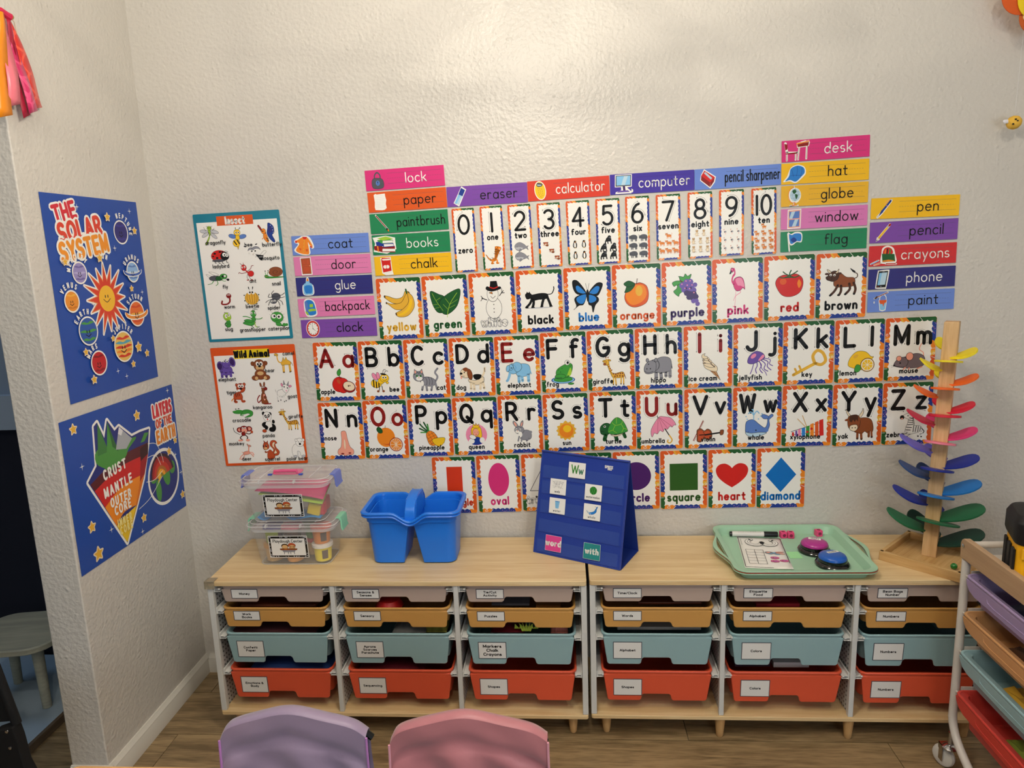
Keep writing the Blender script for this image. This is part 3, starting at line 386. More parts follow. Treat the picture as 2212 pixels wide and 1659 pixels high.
'lock':'lA 9 30 50 30 78 50 94 70 78 70 50;SA 14 58 86 54 88 4 12 4;eu 50 32 15 15;lk 3 50 38 50 24;ek 50 38 4 4',
'paper':'pw 6 94 20 100 30 96 92 98 92 84 98 60 92 36 96 12 80 2 60 0 10 4 6 20 10 50;zs .8 14 86 86 88;zs .8 16 76 86 78;zs .8 14 66 88 68;zs .8 14 56 88 58;zs .8 14 46 86 48;zs .8 14 36 86 38;zs .8 14 26 88 28;zs .8 14 16 88 18',
'paintbrush':'zw 11 6 100 90 12;zR 7 8 98 74 28;zA 6 74 28 84 16;Sk 82 22 92 14 92 4 78 12;So 86 12 94 12 98 -2 88 4',
'books':'pw -4 96 60 104 104 90 104 60 106 20 60 -6 -4 10 6 60;pR 0 44 40 50 40 4 0 20;po 14 44 20 46 22 8 16 10;pR 34 6 100 0 100 40 36 38;pw 38 10 100 6 100 22 40 26;pB 10 68 46 74 46 40 12 46;pB 44 34 96 36 94 58 44 58;pw 48 38 94 40 92 52 48 54;pg 20 80 70 84 94 76 92 60 40 58 16 76;pl 18 90 60 100 96 84 44 76;pw 42 60 92 62 92 74 44 74',
'chalkbox':'pw 6 100 88 104 92 22 100 -6 40 -8 12 4;pr 12 92 20 100 82 98 86 18 20 10;pw 18 92 82 94 80 80 18 78;pr 12 86 86 84 84 72 16 72;dw 6 34 88 50 88 64 88;ew 38 44 14 11;ew 58 44 14 11;zr 3 48 32 48 56;sw 36 8 84 12 94 8 92 0 44 -4;ls 1 40 8 88 6',
'coat':'sw 46 104 84 98 106 44 96 28 82 38 82 2 58 -8 20 2 -6 24 18 56 2 66 2 82 30 96;so 50 98 70 96 84 78 98 44 84 48 74 66 76 4 56 -2 24 6 4 24 24 56 22 66 10 70 10 78 32 90;pr 46 100 72 98 66 86 52 84;pr 84 46 98 40 94 32 82 40;pr 4 80 12 80 14 66 4 66;lm 3 56 84 50 50 44 8;sO 22 34 34 32 30 20;sO 58 26 72 26 64 12;dO 2 50 70 48 52 46 34 44 18',
'door':'pw 8 104 92 104 96 -4 12 -6;pn 14 98 86 100 88 2 18 2;pq 18 94 83 96 85 5 22 6;zn 2 26 88 26 58 46 58 46 90 26 90;zn 2 56 90 56 58 78 58 78 92 56 92;zn 2 28 46 30 12 76 12 78 46 28 46;et 80 52 3 3',
'glue':'sw 34 70 42 104 60 104 68 70 92 56 92 4 50 -6 8 4 8 56;po 42 84 48 102 54 102 60 84;pc 36 84 64 84 66 74 34 74;sc 30 72 72 72 86 54 84 4 50 0 16 4 14 54;sb 24 54 78 54 76 12 50 8 26 12',
'backpack':'sw 8 96 40 108 84 92 98 44 100 6 60 -8 16 0 2 50;sb 14 90 44 100 78 86 92 44 90 10 44 2 30 20 24 70;su 10 84 24 90 34 70 28 10 16 16;pl 48 72 74 74 74 54 46 52;sl 38 40 70 44 94 38 92 30 60 28 38 26;pb 42 26 90 28 90 8 44 4;sl 12 30 28 20 34 4 24 6 12 18',
'clock':'ew 50 50 54 54;er 50 50 50 50;ew 50 50 40 40;zk 2 50 50 46 80;zk 2 50 50 70 36;ek 50 50 3 3;dk 3 50 86 68 80 82 68 86 50 82 32 68 20 50 14 32 20 18 32 14 50 18 68 32 80',
'eraser':'pw 70 108 104 88 44 -10 4 12;pB 66 100 96 84 78 48 44 62;pi 44 62 78 48 42 0 12 14;pc 44 62 60 54 24 4 12 14;zw 3 67 103 98 86 42 -4 8 12 67 103',
'calculator':'ew 50 50 42 56 14;ey 50 50 37 51 14;sA 24 84 36 96 68 88 62 74 34 72;pi 30 86 60 82 58 78 32 80;dY 3.4 34 62 48 60 62 58 36 50 50 48 64 46 38 38 52 36 66 34 42 26 56 24 68 22 50 14 60 12',
'computer':'pw 10 104 96 104 94 34 70 30 92 6 92 -4 10 -4 12 6 40 16 40 34 8 34;pA 14 100 92 100 90 38 12 38;pc 18 96 88 96 86 44 17 44;pi 40 44 56 96 76 96 60 44;pv 18 4 84 4 74 14 28 14;pV 50 14 62 14 60 38 48 38;lw 3 92 20 100 14;ew 96 8 5 8',
'sharpener':'pw 24 106 106 60 98 30 66 -4 -4 44 2 74;pr 26 98 98 58 66 30 4 70;pR 4 70 66 30 64 4 2 46;pR 66 30 98 58 92 34 66 4;pi 22 84 70 46 80 54 34 90;zs 2 24 86 74 48',
'desk':'zw 10 6 96 12 44 54 40;zw 7 12 40 12 -2;zw 7 46 38 46 0;pw 50 92 98 104 102 92 98 72 94 70 52 66;zw 7 60 66 56 0;zw 7 90 70 88 2;pR 2 92 14 88 14 62 6 56;pR 8 40 50 42 50 34 8 34;pR 52 86 98 94 96 74 54 70;po 48 90 98 102 100 96 50 84;zR 1.5 12 34 12 2;zR 1.5 44 34 44 4;zR 1.5 60 66 58 4;zR 1.5 92 72 88 6;pw 64 98 84 104 90 100 70 94',
'cap':'sw 30 86 64 104 96 88 104 52 92 28 56 -8 26 4 -6 2 12 34;sb 30 80 62 98 92 84 98 54 86 34 56 0 28 12 4 6 22 36;lB 1.4 60 98 62 68 58 34;lB 1.4 34 76 40 50 44 30;lB 1.4 84 86 84 60 78 32;lB 1.6 22 36 50 40 86 34',
'globe':'zw 8 46 104 46 92;ew 50 52 44 44;zw 8 46 12 46 -2 20 -4 76 -4;lo 4 46 100 16 84 8 50 26 16 60 10;ei 54 56 36 36;zA .8 20 56 90 56;zA .8 26 74 84 74;zA .8 26 38 84 38;lA .8 54 92 54 20;lA .8 54 92 34 56 54 20;lA .8 54 92 76 56 54 20;sG 34 80 52 86 62 74 48 62 40 66;sG 54 60 72 54 62 32 56 44;zo 5 50 14 50 0;zo 5 34 -2 66 -2',
'window':'pw 4 104 98 106 94 -4 2 -6;pf 10 98 92 100 89 2 8 0;pu 15 92 86 94 85 54 15 52;pu 15 46 85 48 84 8 14 6;pi 30 92 56 93 36 52 15 52;pi 54 47 78 48 60 8 34 7',
'flag':'lw 10 8 96 20 -4;sw 8 102 30 94 60 104 104 96 104 46 70 46 42 30 22 36;lw 5 8 96 20 -2;sb 16 92 36 88 60 96 98 90 98 52 66 52 42 38 24 44;lw 3 8 96 20 -2;sB 28 60 50 44 70 56 50 74',
'pen':'zw 16 92 92 30 24 4 2;zB 12 88 90 34 34;pB 30 42 42 30 8 4;pw 10 8 14 6 4 0;zf 3 50 74 84 104;zf 3 62 66 72 56;zs 4 92 98 100 96',
'pencil':'zw 16 92 92 12 12;pw 0 -2 8 26 28 10;zy 12 80 80 20 20;zm 3 82 76 24 16;zs 12 84 84 80 80;zr 12 94 92 88 87;pT 6 6 12 24 26 12;pk 2 0 6 10 12 6',
'crayons':'sw 40 60 44 92 64 104 86 92 94 62 100 12 60 6 38 14;zw 8 0 8 30 26;zw 8 14 2 40 12;zw 8 60 6 100 4;sr 48 60 50 86 64 96 80 86 84 60;zo 5 54 56 56 82;zk 4 62 56 64 88;zg 5 72 56 74 84;zr 4 80 56 82 74;pG 42 62 92 58 96 18 46 16;po 46 24 70 28 92 22 92 18 46 18;zc 5 2 8 28 24;zo 5 16 3 36 11;zr 5 62 7 96 5',
'phone':'sw 30 100 92 104 100 90 84 0 70 -6 14 -4 8 8 20 92;pk 28 96 92 96 78 2 14 2;pi 32 86 86 88 74 18 22 16;pc 32 86 50 86 36 16 22 16;ea 46 8 5 3;er 26 8 4 2;ls 1.6 54 92 68 92',
'paintpot':'zw 9 4 70 96 104;lw 5 40 56 44 80 66 92 84 78 86 54;pw 34 60 92 60 84 0 62 -6 42 0;pc 40 48 86 48 80 4 62 0 46 4;pO 38 60 90 60 87 46 74 40 68 18 62 38 50 36 40 46;zR 5 22 78 92 102;sN 4 70 20 84 26 76 12 68;ew 3 48 4 7',
'dino':'So 60 96 76 100 98 92 96 78 80 76 70 64 60 30 40 24 20 30 2 52 -2 52 14 26 36 12 60 16 78 50 86 74;lo 9 48 30 40 10 32 0 44 0;lo 9 62 26 70 12 66 0 78 0;lo 3 76 56 90 56 88 48;zN 3 56 70 72 66;zN 3 50 58 66 54;zN 3 36 36 44 22;zN 3 24 30 28 18;ek 78 92 3 3;pw 84 84 96 84 92 80;zN 3 60 84 70 80',
'whale2':'Sa 2 60 14 80 40 88 70 74 84 60 100 62 92 52 96 34 82 46 60 40 20 36;ss 6 54 20 42 50 42 60 50 30 56;lA 1.3 10 52 40 48;Sa 40 46 30 26 50 36;ek 20 60 2 2',
'monkey2':'Eq 50 50 32 28;ET 50 44 20 16;En 20 66 13 13;En 78 66 12 12;En 70 26 22 16;ek 42 56 4 5;ek 58 56 4 5;lq 5 20 30 4 40;lN 4 90 30 100 50;ek 50 42 4 3',
'penguin':'Sk 40 98 60 100 66 80 78 50 76 16 60 2 38 2 26 20 30 60 34 80;sw 42 70 56 72 64 50 62 16 48 6 38 20 38 50;eo 52 78 8 5;Py 60 94 78 90 62 86;ly 5 40 0 52 0;ly 5 58 0 68 0;ek 52 92 2 2;la 5 30 66 16 36 22 24',
'gorilla':'Sk 16 30 24 66 50 82 80 66 84 40 70 30 40 30;lk 14 24 50 14 26 14 4;lk 12 40 34 44 6;lk 13 78 40 84 6;Ek 62 80 20 20;eA 66 76 12 11;ek 62 80 2 2;ek 72 80 2 2;lA 3 40 60 60 50',
'rhino':'SA 16 40 20 66 50 76 84 70 98 50 92 30 50 26;lA 10 28 36 28 8;lA 10 44 34 44 8;lA 10 76 34 76 8;lA 10 88 36 88 8;SA 2 40 6 60 24 66 28 44 14 30;Pw 2 58 -6 78 10 62;pA 8 60 10 74 16 62;ek 16 52 2 2',
'leopard':'So 20 40 30 60 76 58 90 40 80 28 30 28;lo 7 30 34 26 4;lo 7 42 32 42 6;lo 7 72 34 70 4;lo 7 84 36 88 6;lo 4 88 50 100 70 94 82;Eo 20 62 17 16;Eo 8 76 5 5;Eo 30 78 5 5;dN 3 40 52 50 44 60 52 70 42 80 50 24 70 16 56;ek 14 64 2 3;ek 24 64 2 3;ew 18 54 6 4',
'meerkat':'ST 34 10 38 60 64 62 68 12;Et 52 78 20 17;dN 4 44 80 60 80;ek 52 70 4 3;lt 5 40 50 20 30;lt 5 62 50 82 40;lt 6 42 12 38 0;lt 6 60 12 64 0;Et 36 92 4 4;Et 68 92 4 4;lt 4 68 16 92 6;ln 2 40 50 60 50',
'ostrich':'EA 50 46 22 15;es 62 42 14 10;lf 3 48 34 46 4 40 2;lf 3 56 34 60 4 54 2;lf 4 34 52 26 70 30 88;Ef 28 90 7 6;po 22 90 10 86 22 84;ek 28 92 1.5 1.5',
'tiger2':'So 24 30 30 54 78 54 86 30 50 24;lo 9 32 30 30 4;lo 9 50 28 50 4;lo 9 78 30 78 4;lo 4 84 44 98 60;Eo 30 68 24 22;Eo 12 88 6 6;Eo 48 88 6 6;ew 22 58 8 6;ew 36 58 8 6;ek 22 70 3 4;ek 38 70 3 4;ek 30 62 4 3;zk 3 30 90 30 80;zk 3 56 52 56 40;zk 3 68 52 68 38;zk 3 10 66 18 64;zk 3 52 66 44 64',
'kids':'EN 30 72 20 18;Et 30 64 18 18;Sq 50 70 54 90 70 96 88 88 92 70 74 60;Et 72 64 18 17;zR 2 58 66 70 66 74 66 86 66;lk 2 60 66 62 70 68 66 62 60 60 66;lk 2 76 66 80 70 86 66 80 60 76 66;Sn 2 44 8 52 94 52 98 44 88 38 12 38;pa 12 38 90 38 84 22 18 22;zA 3 24 22 22 6;zA 3 46 22 46 6;zA 3 60 22 60 6;zA 3 80 22 82 6;po 24 46 42 46 40 50 26 50',
'web':'lA 1.2 4 76 40 92 90 86;lA 1.2 6 40 40 56 70 70 96 90;lA 1.2 4 90 30 60 60 36 92 20;lA 1.2 20 16 34 50 40 92;lA 1.2 56 20 60 60 64 90;lA 1.2 10 60 34 66 62 60;lA 1.2 8 24 40 34 72 20;lA 1.2 14 80 30 76 70 80 84 60;lA 1.2 72 20 84 60 90 86',
'watermelon':'Eg 50 50 44 50;lG 9 18 20 30 50 34 86;lG 9 40 4 52 50 60 94;lG 9 66 12 76 50 84 72;lG 6 10 50 20 76',
'glass':'pi 14 94 86 94 74 2 26 2;pc 16 84 84 84 73 3 27 3;ew 50 94 36 5;eb 50 84 34 4',
'whale3':'Sb 2 46 16 30 40 30 66 44 80 70 86 88 72 98 88 92 98 100 96 86 90 70 88 40 66 14 36 6 14 20;si 6 42 20 14 44 10 30 24;ss 6 38 16 24 30 14;lb 6 30 20 32 4',
'bunny':'Ea 24 50 20 14;ef 20 50 10 8;Ea 50 46 20 10;Ec 50 44 12 7;Ef 76 62 22 6 10;Ef 78 38 24 6 -14;Ec 30 30 12 5 10;Ec 62 26 14 5;ek 16 56 2 2;la 4 8 36 30 24',
'egg':'EP 50 50 48 38;lc 6 14 50 40 70 60 40 90 50;lb 5 20 40 46 30 70 70;lR 3 30 20 34 76',
'octo':'',
}
ART['nose']=ART['nose'].replace(';Lk','')
ART['apple']=ART['apple'].replace('e4','eq')

CARDS = {
'A':(0.3304,1.0467,0.1423,0.1891,-0.08), 'B':(0.4754,1.0472,0.1416,0.1894,0.40), 'C':(0.6198,1.0490,0.1404,0.1885,0.81), 'D':(0.7635,1.0509,0.1402,0.1864,0.58),
'E':(0.9055,1.0524,0.1390,0.1866,0.97), 'F':(1.0493,1.0588,0.1413,0.1891,1.21), 'G':(1.1941,1.0615,0.1432,0.1892,1.38), 'H':(1.3401,1.0641,0.1430,0.1894,1.07),
'I':(1.4890,1.0656,0.1459,0.1911,0.98), 'J':(1.6388,1.0673,0.1466,0.1925,1.10), 'K':(1.7882,1.0702,0.1499,0.1934,0.96), 'L':(1.9376,1.0716,0.1443,0.1923,1.27),
'M':(2.0848,1.0739,0.1472,0.1914,1.09), 'N':(0.3306,0.8524,0.1439,0.1890,0.08), 'O':(0.4758,0.8543,0.1419,0.1925,0.14), 'P':(0.6212,0.8584,0.1416,0.1882,0.31),
'Q':(0.7656,0.8601,0.1424,0.1884,0.64), 'R':(0.9090,0.8637,0.1393,0.1879,0.81), 'S':(1.0527,0.8665,0.1413,0.1871,1.42), 'T':(1.1997,0.8692,0.1432,0.1881,0.75),
'U':(1.3439,0.8703,0.1426,0.1893,0.90), 'V':(1.4926,0.8716,0.1450,0.1904,1.11), 'W':(1.6417,0.8737,0.1467,0.1904,0.95), 'X':(1.7916,0.8743,0.1495,0.1929,0.43),
'Y':(1.9420,0.8738,0.1462,0.1955,1.18), 'Z':(2.0896,0.8756,0.1474,0.1945,1.13), 'yellow':(0.5462,1.2401,0.1394,0.1898,0.75), 'green':(0.6904,1.2438,0.1406,0.1888,1.46),
'white':(0.8358,1.2467,0.1405,0.1905,1.42), 'black':(0.9799,1.2501,0.1408,0.1897,0.98), 'blue':(1.1264,1.2539,0.1431,0.1894,1.25), 'orange':(1.2734,1.2565,0.1458,0.1916,0.82),
'purple':(1.4231,1.2601,0.1474,0.1909,1.39), 'pink':(1.5731,1.2635,0.1492,0.1922,1.31), 'red':(1.7245,1.2672,0.1476,0.1930,1.45), 'brown':(1.8743,1.2689,0.1459,0.1928,1.14),
'square':(1.4202,0.6739,0.1459,0.1938,0.95), 'heart':(1.5698,0.6753,0.1467,0.1931,0.98), 'diamond':(1.7200,0.6759,0.1473,0.1964,0.85), 'circle':(1.2712,0.6731,0.1461,0.1924,0.92),
'rectangle':(0.6887,0.6651,0.1402,0.1912,0.37), 'oval':(0.8330,0.6678,0.1393,0.1923,1.07), 'triangle':(0.9783,0.6705,0.1417,0.1913,0.82), 'blank':(1.1239,0.6714,0.1421,0.1922,0.75),
'0':(0.7585,1.4399,0.0688,0.1910,1.61), '1':(0.8436,1.4432,0.0683,0.1912,1.80), '2':(0.9284,1.4453,0.0696,0.1899,2.06), '3':(1.0153,1.4468,0.0701,0.1895,1.57),
'4':(1.1022,1.4494,0.0702,0.1903,1.74), '5':(1.1899,1.4514,0.0718,0.1918,1.22), '6':(1.2773,1.4537,0.0709,0.1939,1.26), '7':(1.3676,1.4567,0.0720,0.1918,1.46),
'8':(1.4601,1.4591,0.0722,0.1930,1.37), '9':(1.5510,1.4629,0.0722,0.1912,1.29), '10':(1.6445,1.4637,0.0725,0.1925,1.89), 'w_lock':(0.5860,1.6291,0.2403,0.0596,1.79),
'w_paper':(0.5893,1.5652,0.2402,0.0589,1.85), 'w_paintbrush':(0.5912,1.5013,0.2398,0.0588,1.60), 'w_books':(0.5934,1.4372,0.2397,0.0595,1.05), 'w_chalk':(0.5957,1.3740,0.2387,0.0578,1.45),
'w_coat':(0.3431,1.4432,0.2413,0.0581,0.55), 'w_door':(0.3443,1.3802,0.2414,0.0579,0.66), 'w_glue':(0.3450,1.3171,0.2411,0.0573,0.58), 'w_backpack':(0.3465,1.2520,0.2424,0.0577,0.87),
'w_clock':(0.3492,1.1855,0.2409,0.0569,0.41), 'w_eraser':(0.8315,1.5713,0.2419,0.0582,1.20), 'w_calculator':(1.0741,1.5795,0.2422,0.0578,1.82), 'w_computer':(1.3190,1.5873,0.2447,0.0579,1.12),
'w_sharpener':(1.5658,1.5925,0.2473,0.0584,1.43), 'w_desk':(1.8118,1.6611,0.2460,0.0592,1.67), 'w_hat':(1.8131,1.5974,0.2465,0.0586,1.22), 'w_globe':(1.8146,1.5342,0.2458,0.0588,1.06),
'w_window':(1.8162,1.4689,0.2459,0.0584,1.11), 'w_flag':(1.8175,1.4037,0.2463,0.0584,0.89), 'w_pen':(2.0715,1.4887,0.2466,0.0590,0.50), 'w_pencil':(2.0720,1.4212,0.2469,0.0595,1.02),
'w_crayons':(2.0733,1.3533,0.2469,0.0589,0.87), 'w_phone':(2.0752,1.2858,0.2467,0.0593,0.91), 'w_paint':(2.0769,1.2192,0.2473,0.0602,1.00), 'poster_insect':(0.0586,1.3522,0.2742,0.3958,1.16),
'poster_wild':(0.0682,0.9396,0.2763,0.3913,1.37), 'L_solar':(-0.2810,1.3209,0.4069,0.5282,-0.02), 'L_earth':(-0.2740,0.8149,0.5306,0.4107,-0.29)}

PETALS = [
('back','yellow',(2.163,-0.115,1.085),(2.114,-0.085,1.114)), ('right','yellow',(2.102,-0.185,1.075),(2.167,-0.200,1.101)),
('front','yellow',(2.127,-0.205,1.066),(2.057,-0.215,1.072)), ('left','yellow',(2.094,-0.175,1.040),(2.035,-0.170,1.071)),
('back','yellow',(2.160,-0.115,1.005),(2.119,-0.085,1.025)), ('right','orange',(2.101,-0.185,1.000),(2.176,-0.200,1.029)),
('front','orange',(2.125,-0.205,0.990),(2.051,-0.215,0.997)), ('left','orange',(2.090,-0.175,0.964),(2.023,-0.170,0.996)),
('back','red',(2.157,-0.115,0.924),(2.120,-0.085,0.944)), ('right','red',(2.097,-0.185,0.921),(2.173,-0.200,0.951)),
('front','red',(2.135,-0.205,0.913),(2.050,-0.215,0.921)), ('left','red',(2.088,-0.175,0.885),(2.009,-0.170,0.926)),
('back','pink',(2.156,-0.115,0.848),(2.106,-0.085,0.891)), ('right','pink',(2.098,-0.185,0.845),(2.185,-0.200,0.878)),
('front','pink',(2.127,-0.205,0.833),(2.045,-0.215,0.847)), ('left','violet',(2.087,-0.175,0.805),(1.995,-0.170,0.852)),
('back','violet',(2.158,-0.115,0.761),(2.105,-0.085,0.799)), ('right','navy',(2.091,-0.185,0.763),(2.196,-0.200,0.798)),
('front','navy',(2.128,-0.205,0.754),(2.040,-0.215,0.770)), ('left','slate',(2.088,-0.175,0.729),(1.997,-0.170,0.775)),
('back','slate',(2.156,-0.115,0.686),(2.089,-0.085,0.741)), ('right','blue',(2.094,-0.185,0.686),(2.208,-0.200,0.723)),
('front','blue',(2.135,-0.205,0.675),(2.037,-0.215,0.696)), ('left','navy',(2.089,-0.175,0.651),(1.985,-0.170,0.700)),
('back','navy',(2.160,-0.115,0.603),(2.103,-0.085,0.658)), ('right','green',(2.093,-0.185,0.608),(2.223,-0.200,0.650)),
('front','green',(2.156,-0.205,0.593),(2.040,-0.215,0.621)), ('left','green',(2.088,-0.175,0.573),(1.973,-0.170,0.630)),
('back','darkgreen',(2.157,-0.115,0.526),(2.072,-0.085,0.592)), ('right','darkgreen',(2.099,-0.185,0.532),(2.228,-0.200,0.574))]

# ================================================================ the room
WALLM = wall_mat('painted_wall_texture', 'cfcbc4')
TRIM = mat('white_trim_paint', 'd8d5cc', .4)
XW = -.2148; YE = -.55; TJ = .105; HT = .4918
def slab(name, lo, hi, m, kind='structure', parent=None, bevel=0):
    mb = MB(); c = [(a+b)/2 for a, b in zip(lo, hi)]
    mb.box((0, 0, 0), [b-a for a, b in zip(lo, hi)], m); o = mb.build(name, parent, Matrix.Translation(c), bevel)
    if kind: o['kind'] = kind
    return o
slab('wall_back', (XW, 0, 0), (3.3, .1, 2.7), WALLM)
slab('wall_left', (XW-TJ, YE, 0), (XW, .1, 2.7), WALLM, bevel=.004)
slab('wall_right', (3.3, -4.2, 0), (3.4, .1, 2.7), WALLM)
slab('ceiling', (-1.9, -4.2, 2.7), (3.4, 1.2, 2.8), mat('ceiling_paint', 'e6e2da', .8))
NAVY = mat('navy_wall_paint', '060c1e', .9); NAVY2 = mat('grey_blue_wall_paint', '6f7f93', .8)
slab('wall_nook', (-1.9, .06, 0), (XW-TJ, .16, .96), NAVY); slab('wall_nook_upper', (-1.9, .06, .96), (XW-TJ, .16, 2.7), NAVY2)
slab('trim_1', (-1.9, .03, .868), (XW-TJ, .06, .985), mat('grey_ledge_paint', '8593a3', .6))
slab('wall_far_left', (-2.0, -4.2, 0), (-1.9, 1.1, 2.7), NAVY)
def baseboard(name, p0, p1, nrm):
    prof = [(0, 0), (.0145, 0), (.0145, .044), (.012, .048), (.012, .052), (.007, .058), (.004, .0635), (0, .064)]
    mb = MB(); a, b, n = Vector(p0), Vector(p1), Vector(nrm)
    mb.loft([[q+n*x+Vector((0, 0, z)) for x, z in prof] for q in (a, b)], TRIM); o = mb.build(name); o['kind'] = 'structure'; return o
baseboard('baseboard_back', (XW+.0145, 0, 0), (3.3, 0, 0), (0, -1, 0)); baseboard('baseboard_left', (XW, YE-.0145, 0), (XW, 0, 0), (1, 0, 0))
baseboard('baseboard_left_end', (XW-TJ, YE, 0), (XW+.0145, YE, 0), (0, -1, 0))
fl = slab('floor', (-1.9, -4.2, -.05), (3.4, 1.1, -.004), mat('floor_grout', '5c5448', .9))
PLK = wood('wood_look_floor_tile', '6f5c40', 'a38b66', (1.3, 11, 11), .38, 1.0, 1, 2.6)
pm = {}
for r in range(12):
    y0 = .9-r*.206
    for k in range(-2, 4):
        x0 = k*1.04+(.345 if r % 2 else -.14); w = 1.038
        x1 = min(x0+w, 3.3); x0c = max(x0, -1.88)
        if x1-x0c < .05: continue
        key = round(x1-x0c, 3)
        if key not in pm:
            mb = MB(); mb.box((0, 0, 0), (x1-x0c, .2035, .008), PLK); pm[key] = mb.mesh('floor_plank')
        o = link('floor_plank', pm[key], fl, Matrix.Translation(((x0c+x1)/2-.75, y0-.103+1.55, -.004+.027)))

# ================================================================ cards on the wall
def wall_root(name, label, cat, key, group=None, z=.0022):
    cx, cz, w, h, rot = CARDS[key]; t = radians(rot); c, s_ = cos(t), sin(t)
    if key[:2] == 'L_': M_ = Matrix(((0, 0, 1, XW+z), (c, -s_, 0, cx), (s_, c, 0, cz), (0, 0, 0, 1)))
    else: M_ = Matrix(((c, -s_, 0, cx), (0, 0, -1, -z), (s_, c, 0, cz), (0, 0, 0, 1)))
    return empty(name, label, cat, group=group, mw=M_), w, h
def border_mesh(w, h, nx, ny, r=.006):
    """laminated card with the cut-paper border: red, orange, green, navy pieces round a scalloped white field"""
    ink = Ink(0.0004); ink.mb.loft([rr(w, h, r, 0), rr(w, h, r, .0004)], ink.M('w'))
    X = lambda u: (u-.5)*w; Y = lambda v: (v-.5)*h; b = w*.13 if nx < 9 else w*.105; bb = b/w; bh = b/h
    def q(x0, y0, x1, y1, c, sk=0): ink.poly([(X(x0), Y(y0)), (X(x1), Y(y0)), (X(min(1, x1+sk)) if sk else X(x1), Y(y1)), (X(x0+sk), Y(y1))], c)
    rim = rr(w*.994, h*.994, r, 0); ink.poly([(p[0], p[1]) for p in rim], 'o')
    e = .004; cr = .03
    ink.poly([(X(e), Y(.70)), (X(bb), Y(.72)), (X(bb), Y(1-bh)), (X(.34), Y(1-bh)), (X(.27), Y(1-e)), (X(cr), Y(1-e)), (X(e), Y(1-cr))], 'O')
    ink.poly([(X(.40), Y(1-e)), (X(.52), Y(1-bh*1.1)), (X(.99), Y(1-bh)), (X(1-e), Y(1-cr)), (X(1-cr), Y(1-e))], 'G')
    ink.poly([(X(.34), Y(1-bh)), (X(.27), Y(1-e)), (X(.31), Y(1-e)), (X(.38), Y(1-bh))], 'm')
    ink.poly([(X(1-bb), Y(.66)), (X(1-e), Y(.60)), (X(1-e), Y(.90)), (X(1-bb), Y(.93))], 'B')
    ink.poly([(X(1-bb), Y(.02)), (X(1-e), Y(.06)), (X(1-e), Y(.40)), (X(1-bb), Y(.36))], 'O')
    ink.poly([(X(1-e), Y(.47)), (X(1-bb), Y(.46)), (X(1-bb), Y(.38)), (X(1-e), Y(.40))], 'm')
    ink.poly([(X(e), Y(.30)), (X(bb), Y(.29)), (X(bb), Y(.60)), (X(e), Y(.63))], 'B')
    ink.poly([(X(e), Y(cr)), (X(bb*.6), Y(e)), (X(bb), Y(.21)), (X(e), Y(.22))], 'G')
    ink.poly([(X(.28), Y(e)), (X(.86), Y(e)), (X(.80), Y(bh*1.2)), (X(.34), Y(bh*1.1))], 'B')
    ink.poly([(X(.80), Y(bh*1.2)), (X(.86), Y(e)), (X(1-cr), Y(e)), (X(1-e), Y(cr)), (X(1-bb), Y(bh*1.1))], 'o')
    # scalloped white field
    P = []; m = bb*.64; mh = bh*.64; am = w*.013
    for (x0, y0, x1, y1, n) in ((m, 1-mh, 1-m, 1-mh, nx), (1-m, 1-mh, 1-m, mh, ny), (1-m, mh, m, mh, nx), (m, mh, m, 1-mh, ny)):
        dx, dy = X(x1)-X(x0), Y(y1)-Y(y0); L = sqrt(dx*dx+dy*dy); nxv, nyv = dy/L, -dx/L
        for i in range(n*6):
            t = i/(n*6); a = (abs(sin(pi*t*n))**.8-.5)*2*am*(1+.3*sin(i*1.7))
            P.append((X(x0)+dx*t+nxv*a, Y(y0)+dy*t+nyv*a))
    ink.poly(P, 'w')
    rnd = random.Random(3); ink.z += STEP
    for i in range(16):
        y = .33+.27*rnd.random(); x = bb*(.1+.45*rnd.random()); ink.stroke([(X(x), Y(y)), (X(x)+w*.012, Y(y)+h*.006*rnd.choice((-1, 1)))], w*.007, 'p' if i % 3 else 'w', up=False, cap=False)
    for i in range(9):
        y = .68+.22*rnd.random(); x = 1-bb*(.12+.4*rnd.random()); ink.stroke([(X(x), Y(y)), (X(x)-w*.012, Y(y)+h*.006)], w*.007, 'p', up=False, cap=False)
    for i in range(10):
        x = .5+.33*rnd.random(); y = bh*(.12+.4*rnd.random()); ink.stroke([(X(x), Y(y)), (X(x)+w*.014, Y(y)+h*.005)], w*.007, 'p', up=False, cap=False)
    for a, b_ in (((.14, .995), (.2, 1-bh*.6)), ((.66, .995), (.72, 1-bh*.6)), ((.995, .345), (1-bb*.6, .37)), ((.27, .005), (.33, bh*.55)), ((.005, .20), (bb*.5, .2)), ((.995, .5), (1-bb*.6, .5)), ((.005, .66), (bb*.5, .68))):
        ink.stroke([(X(a[0]), Y(a[1])), (X(b_[0]), Y(b_[1]))], w*.008, 'w', up=False, cap=False)
    ink.stroke(ellpts(X(.175), Y(bh*.33), w*.035, w*.02, 0, 12), w*.008, 'w', True, up=False); ink.stroke(ellpts(X(bb*.28), Y(.735), w*.018, w*.025, 0, 10), w*.008, 'w', True, up=False)
    ink.stroke(ellpts(X(1-bb*.25), Y(.42), w*.018, w*.02, 0, 10), w*.008, 'w', True, up=False)
    me = ink.mb.mesh('card', 0); return me, ink.z
BM = {'let': border_mesh(.1431, .1893, 8, 10), 'col': border_mesh(.1445, .1905, 8, 10), 'num': border_mesh(.0709, .1910, 6, 15, .007)}
def card_base(root, kind, w, h):
    me, z = BM[kind]; w0, h0 = {'let': (.1431, .1893), 'col': (.1445, .1905), 'num': (.0709, .1910)}[kind]
    link('card', me, root, Matrix.Diagonal((w/w0, h/h0, 1, 1))); return z
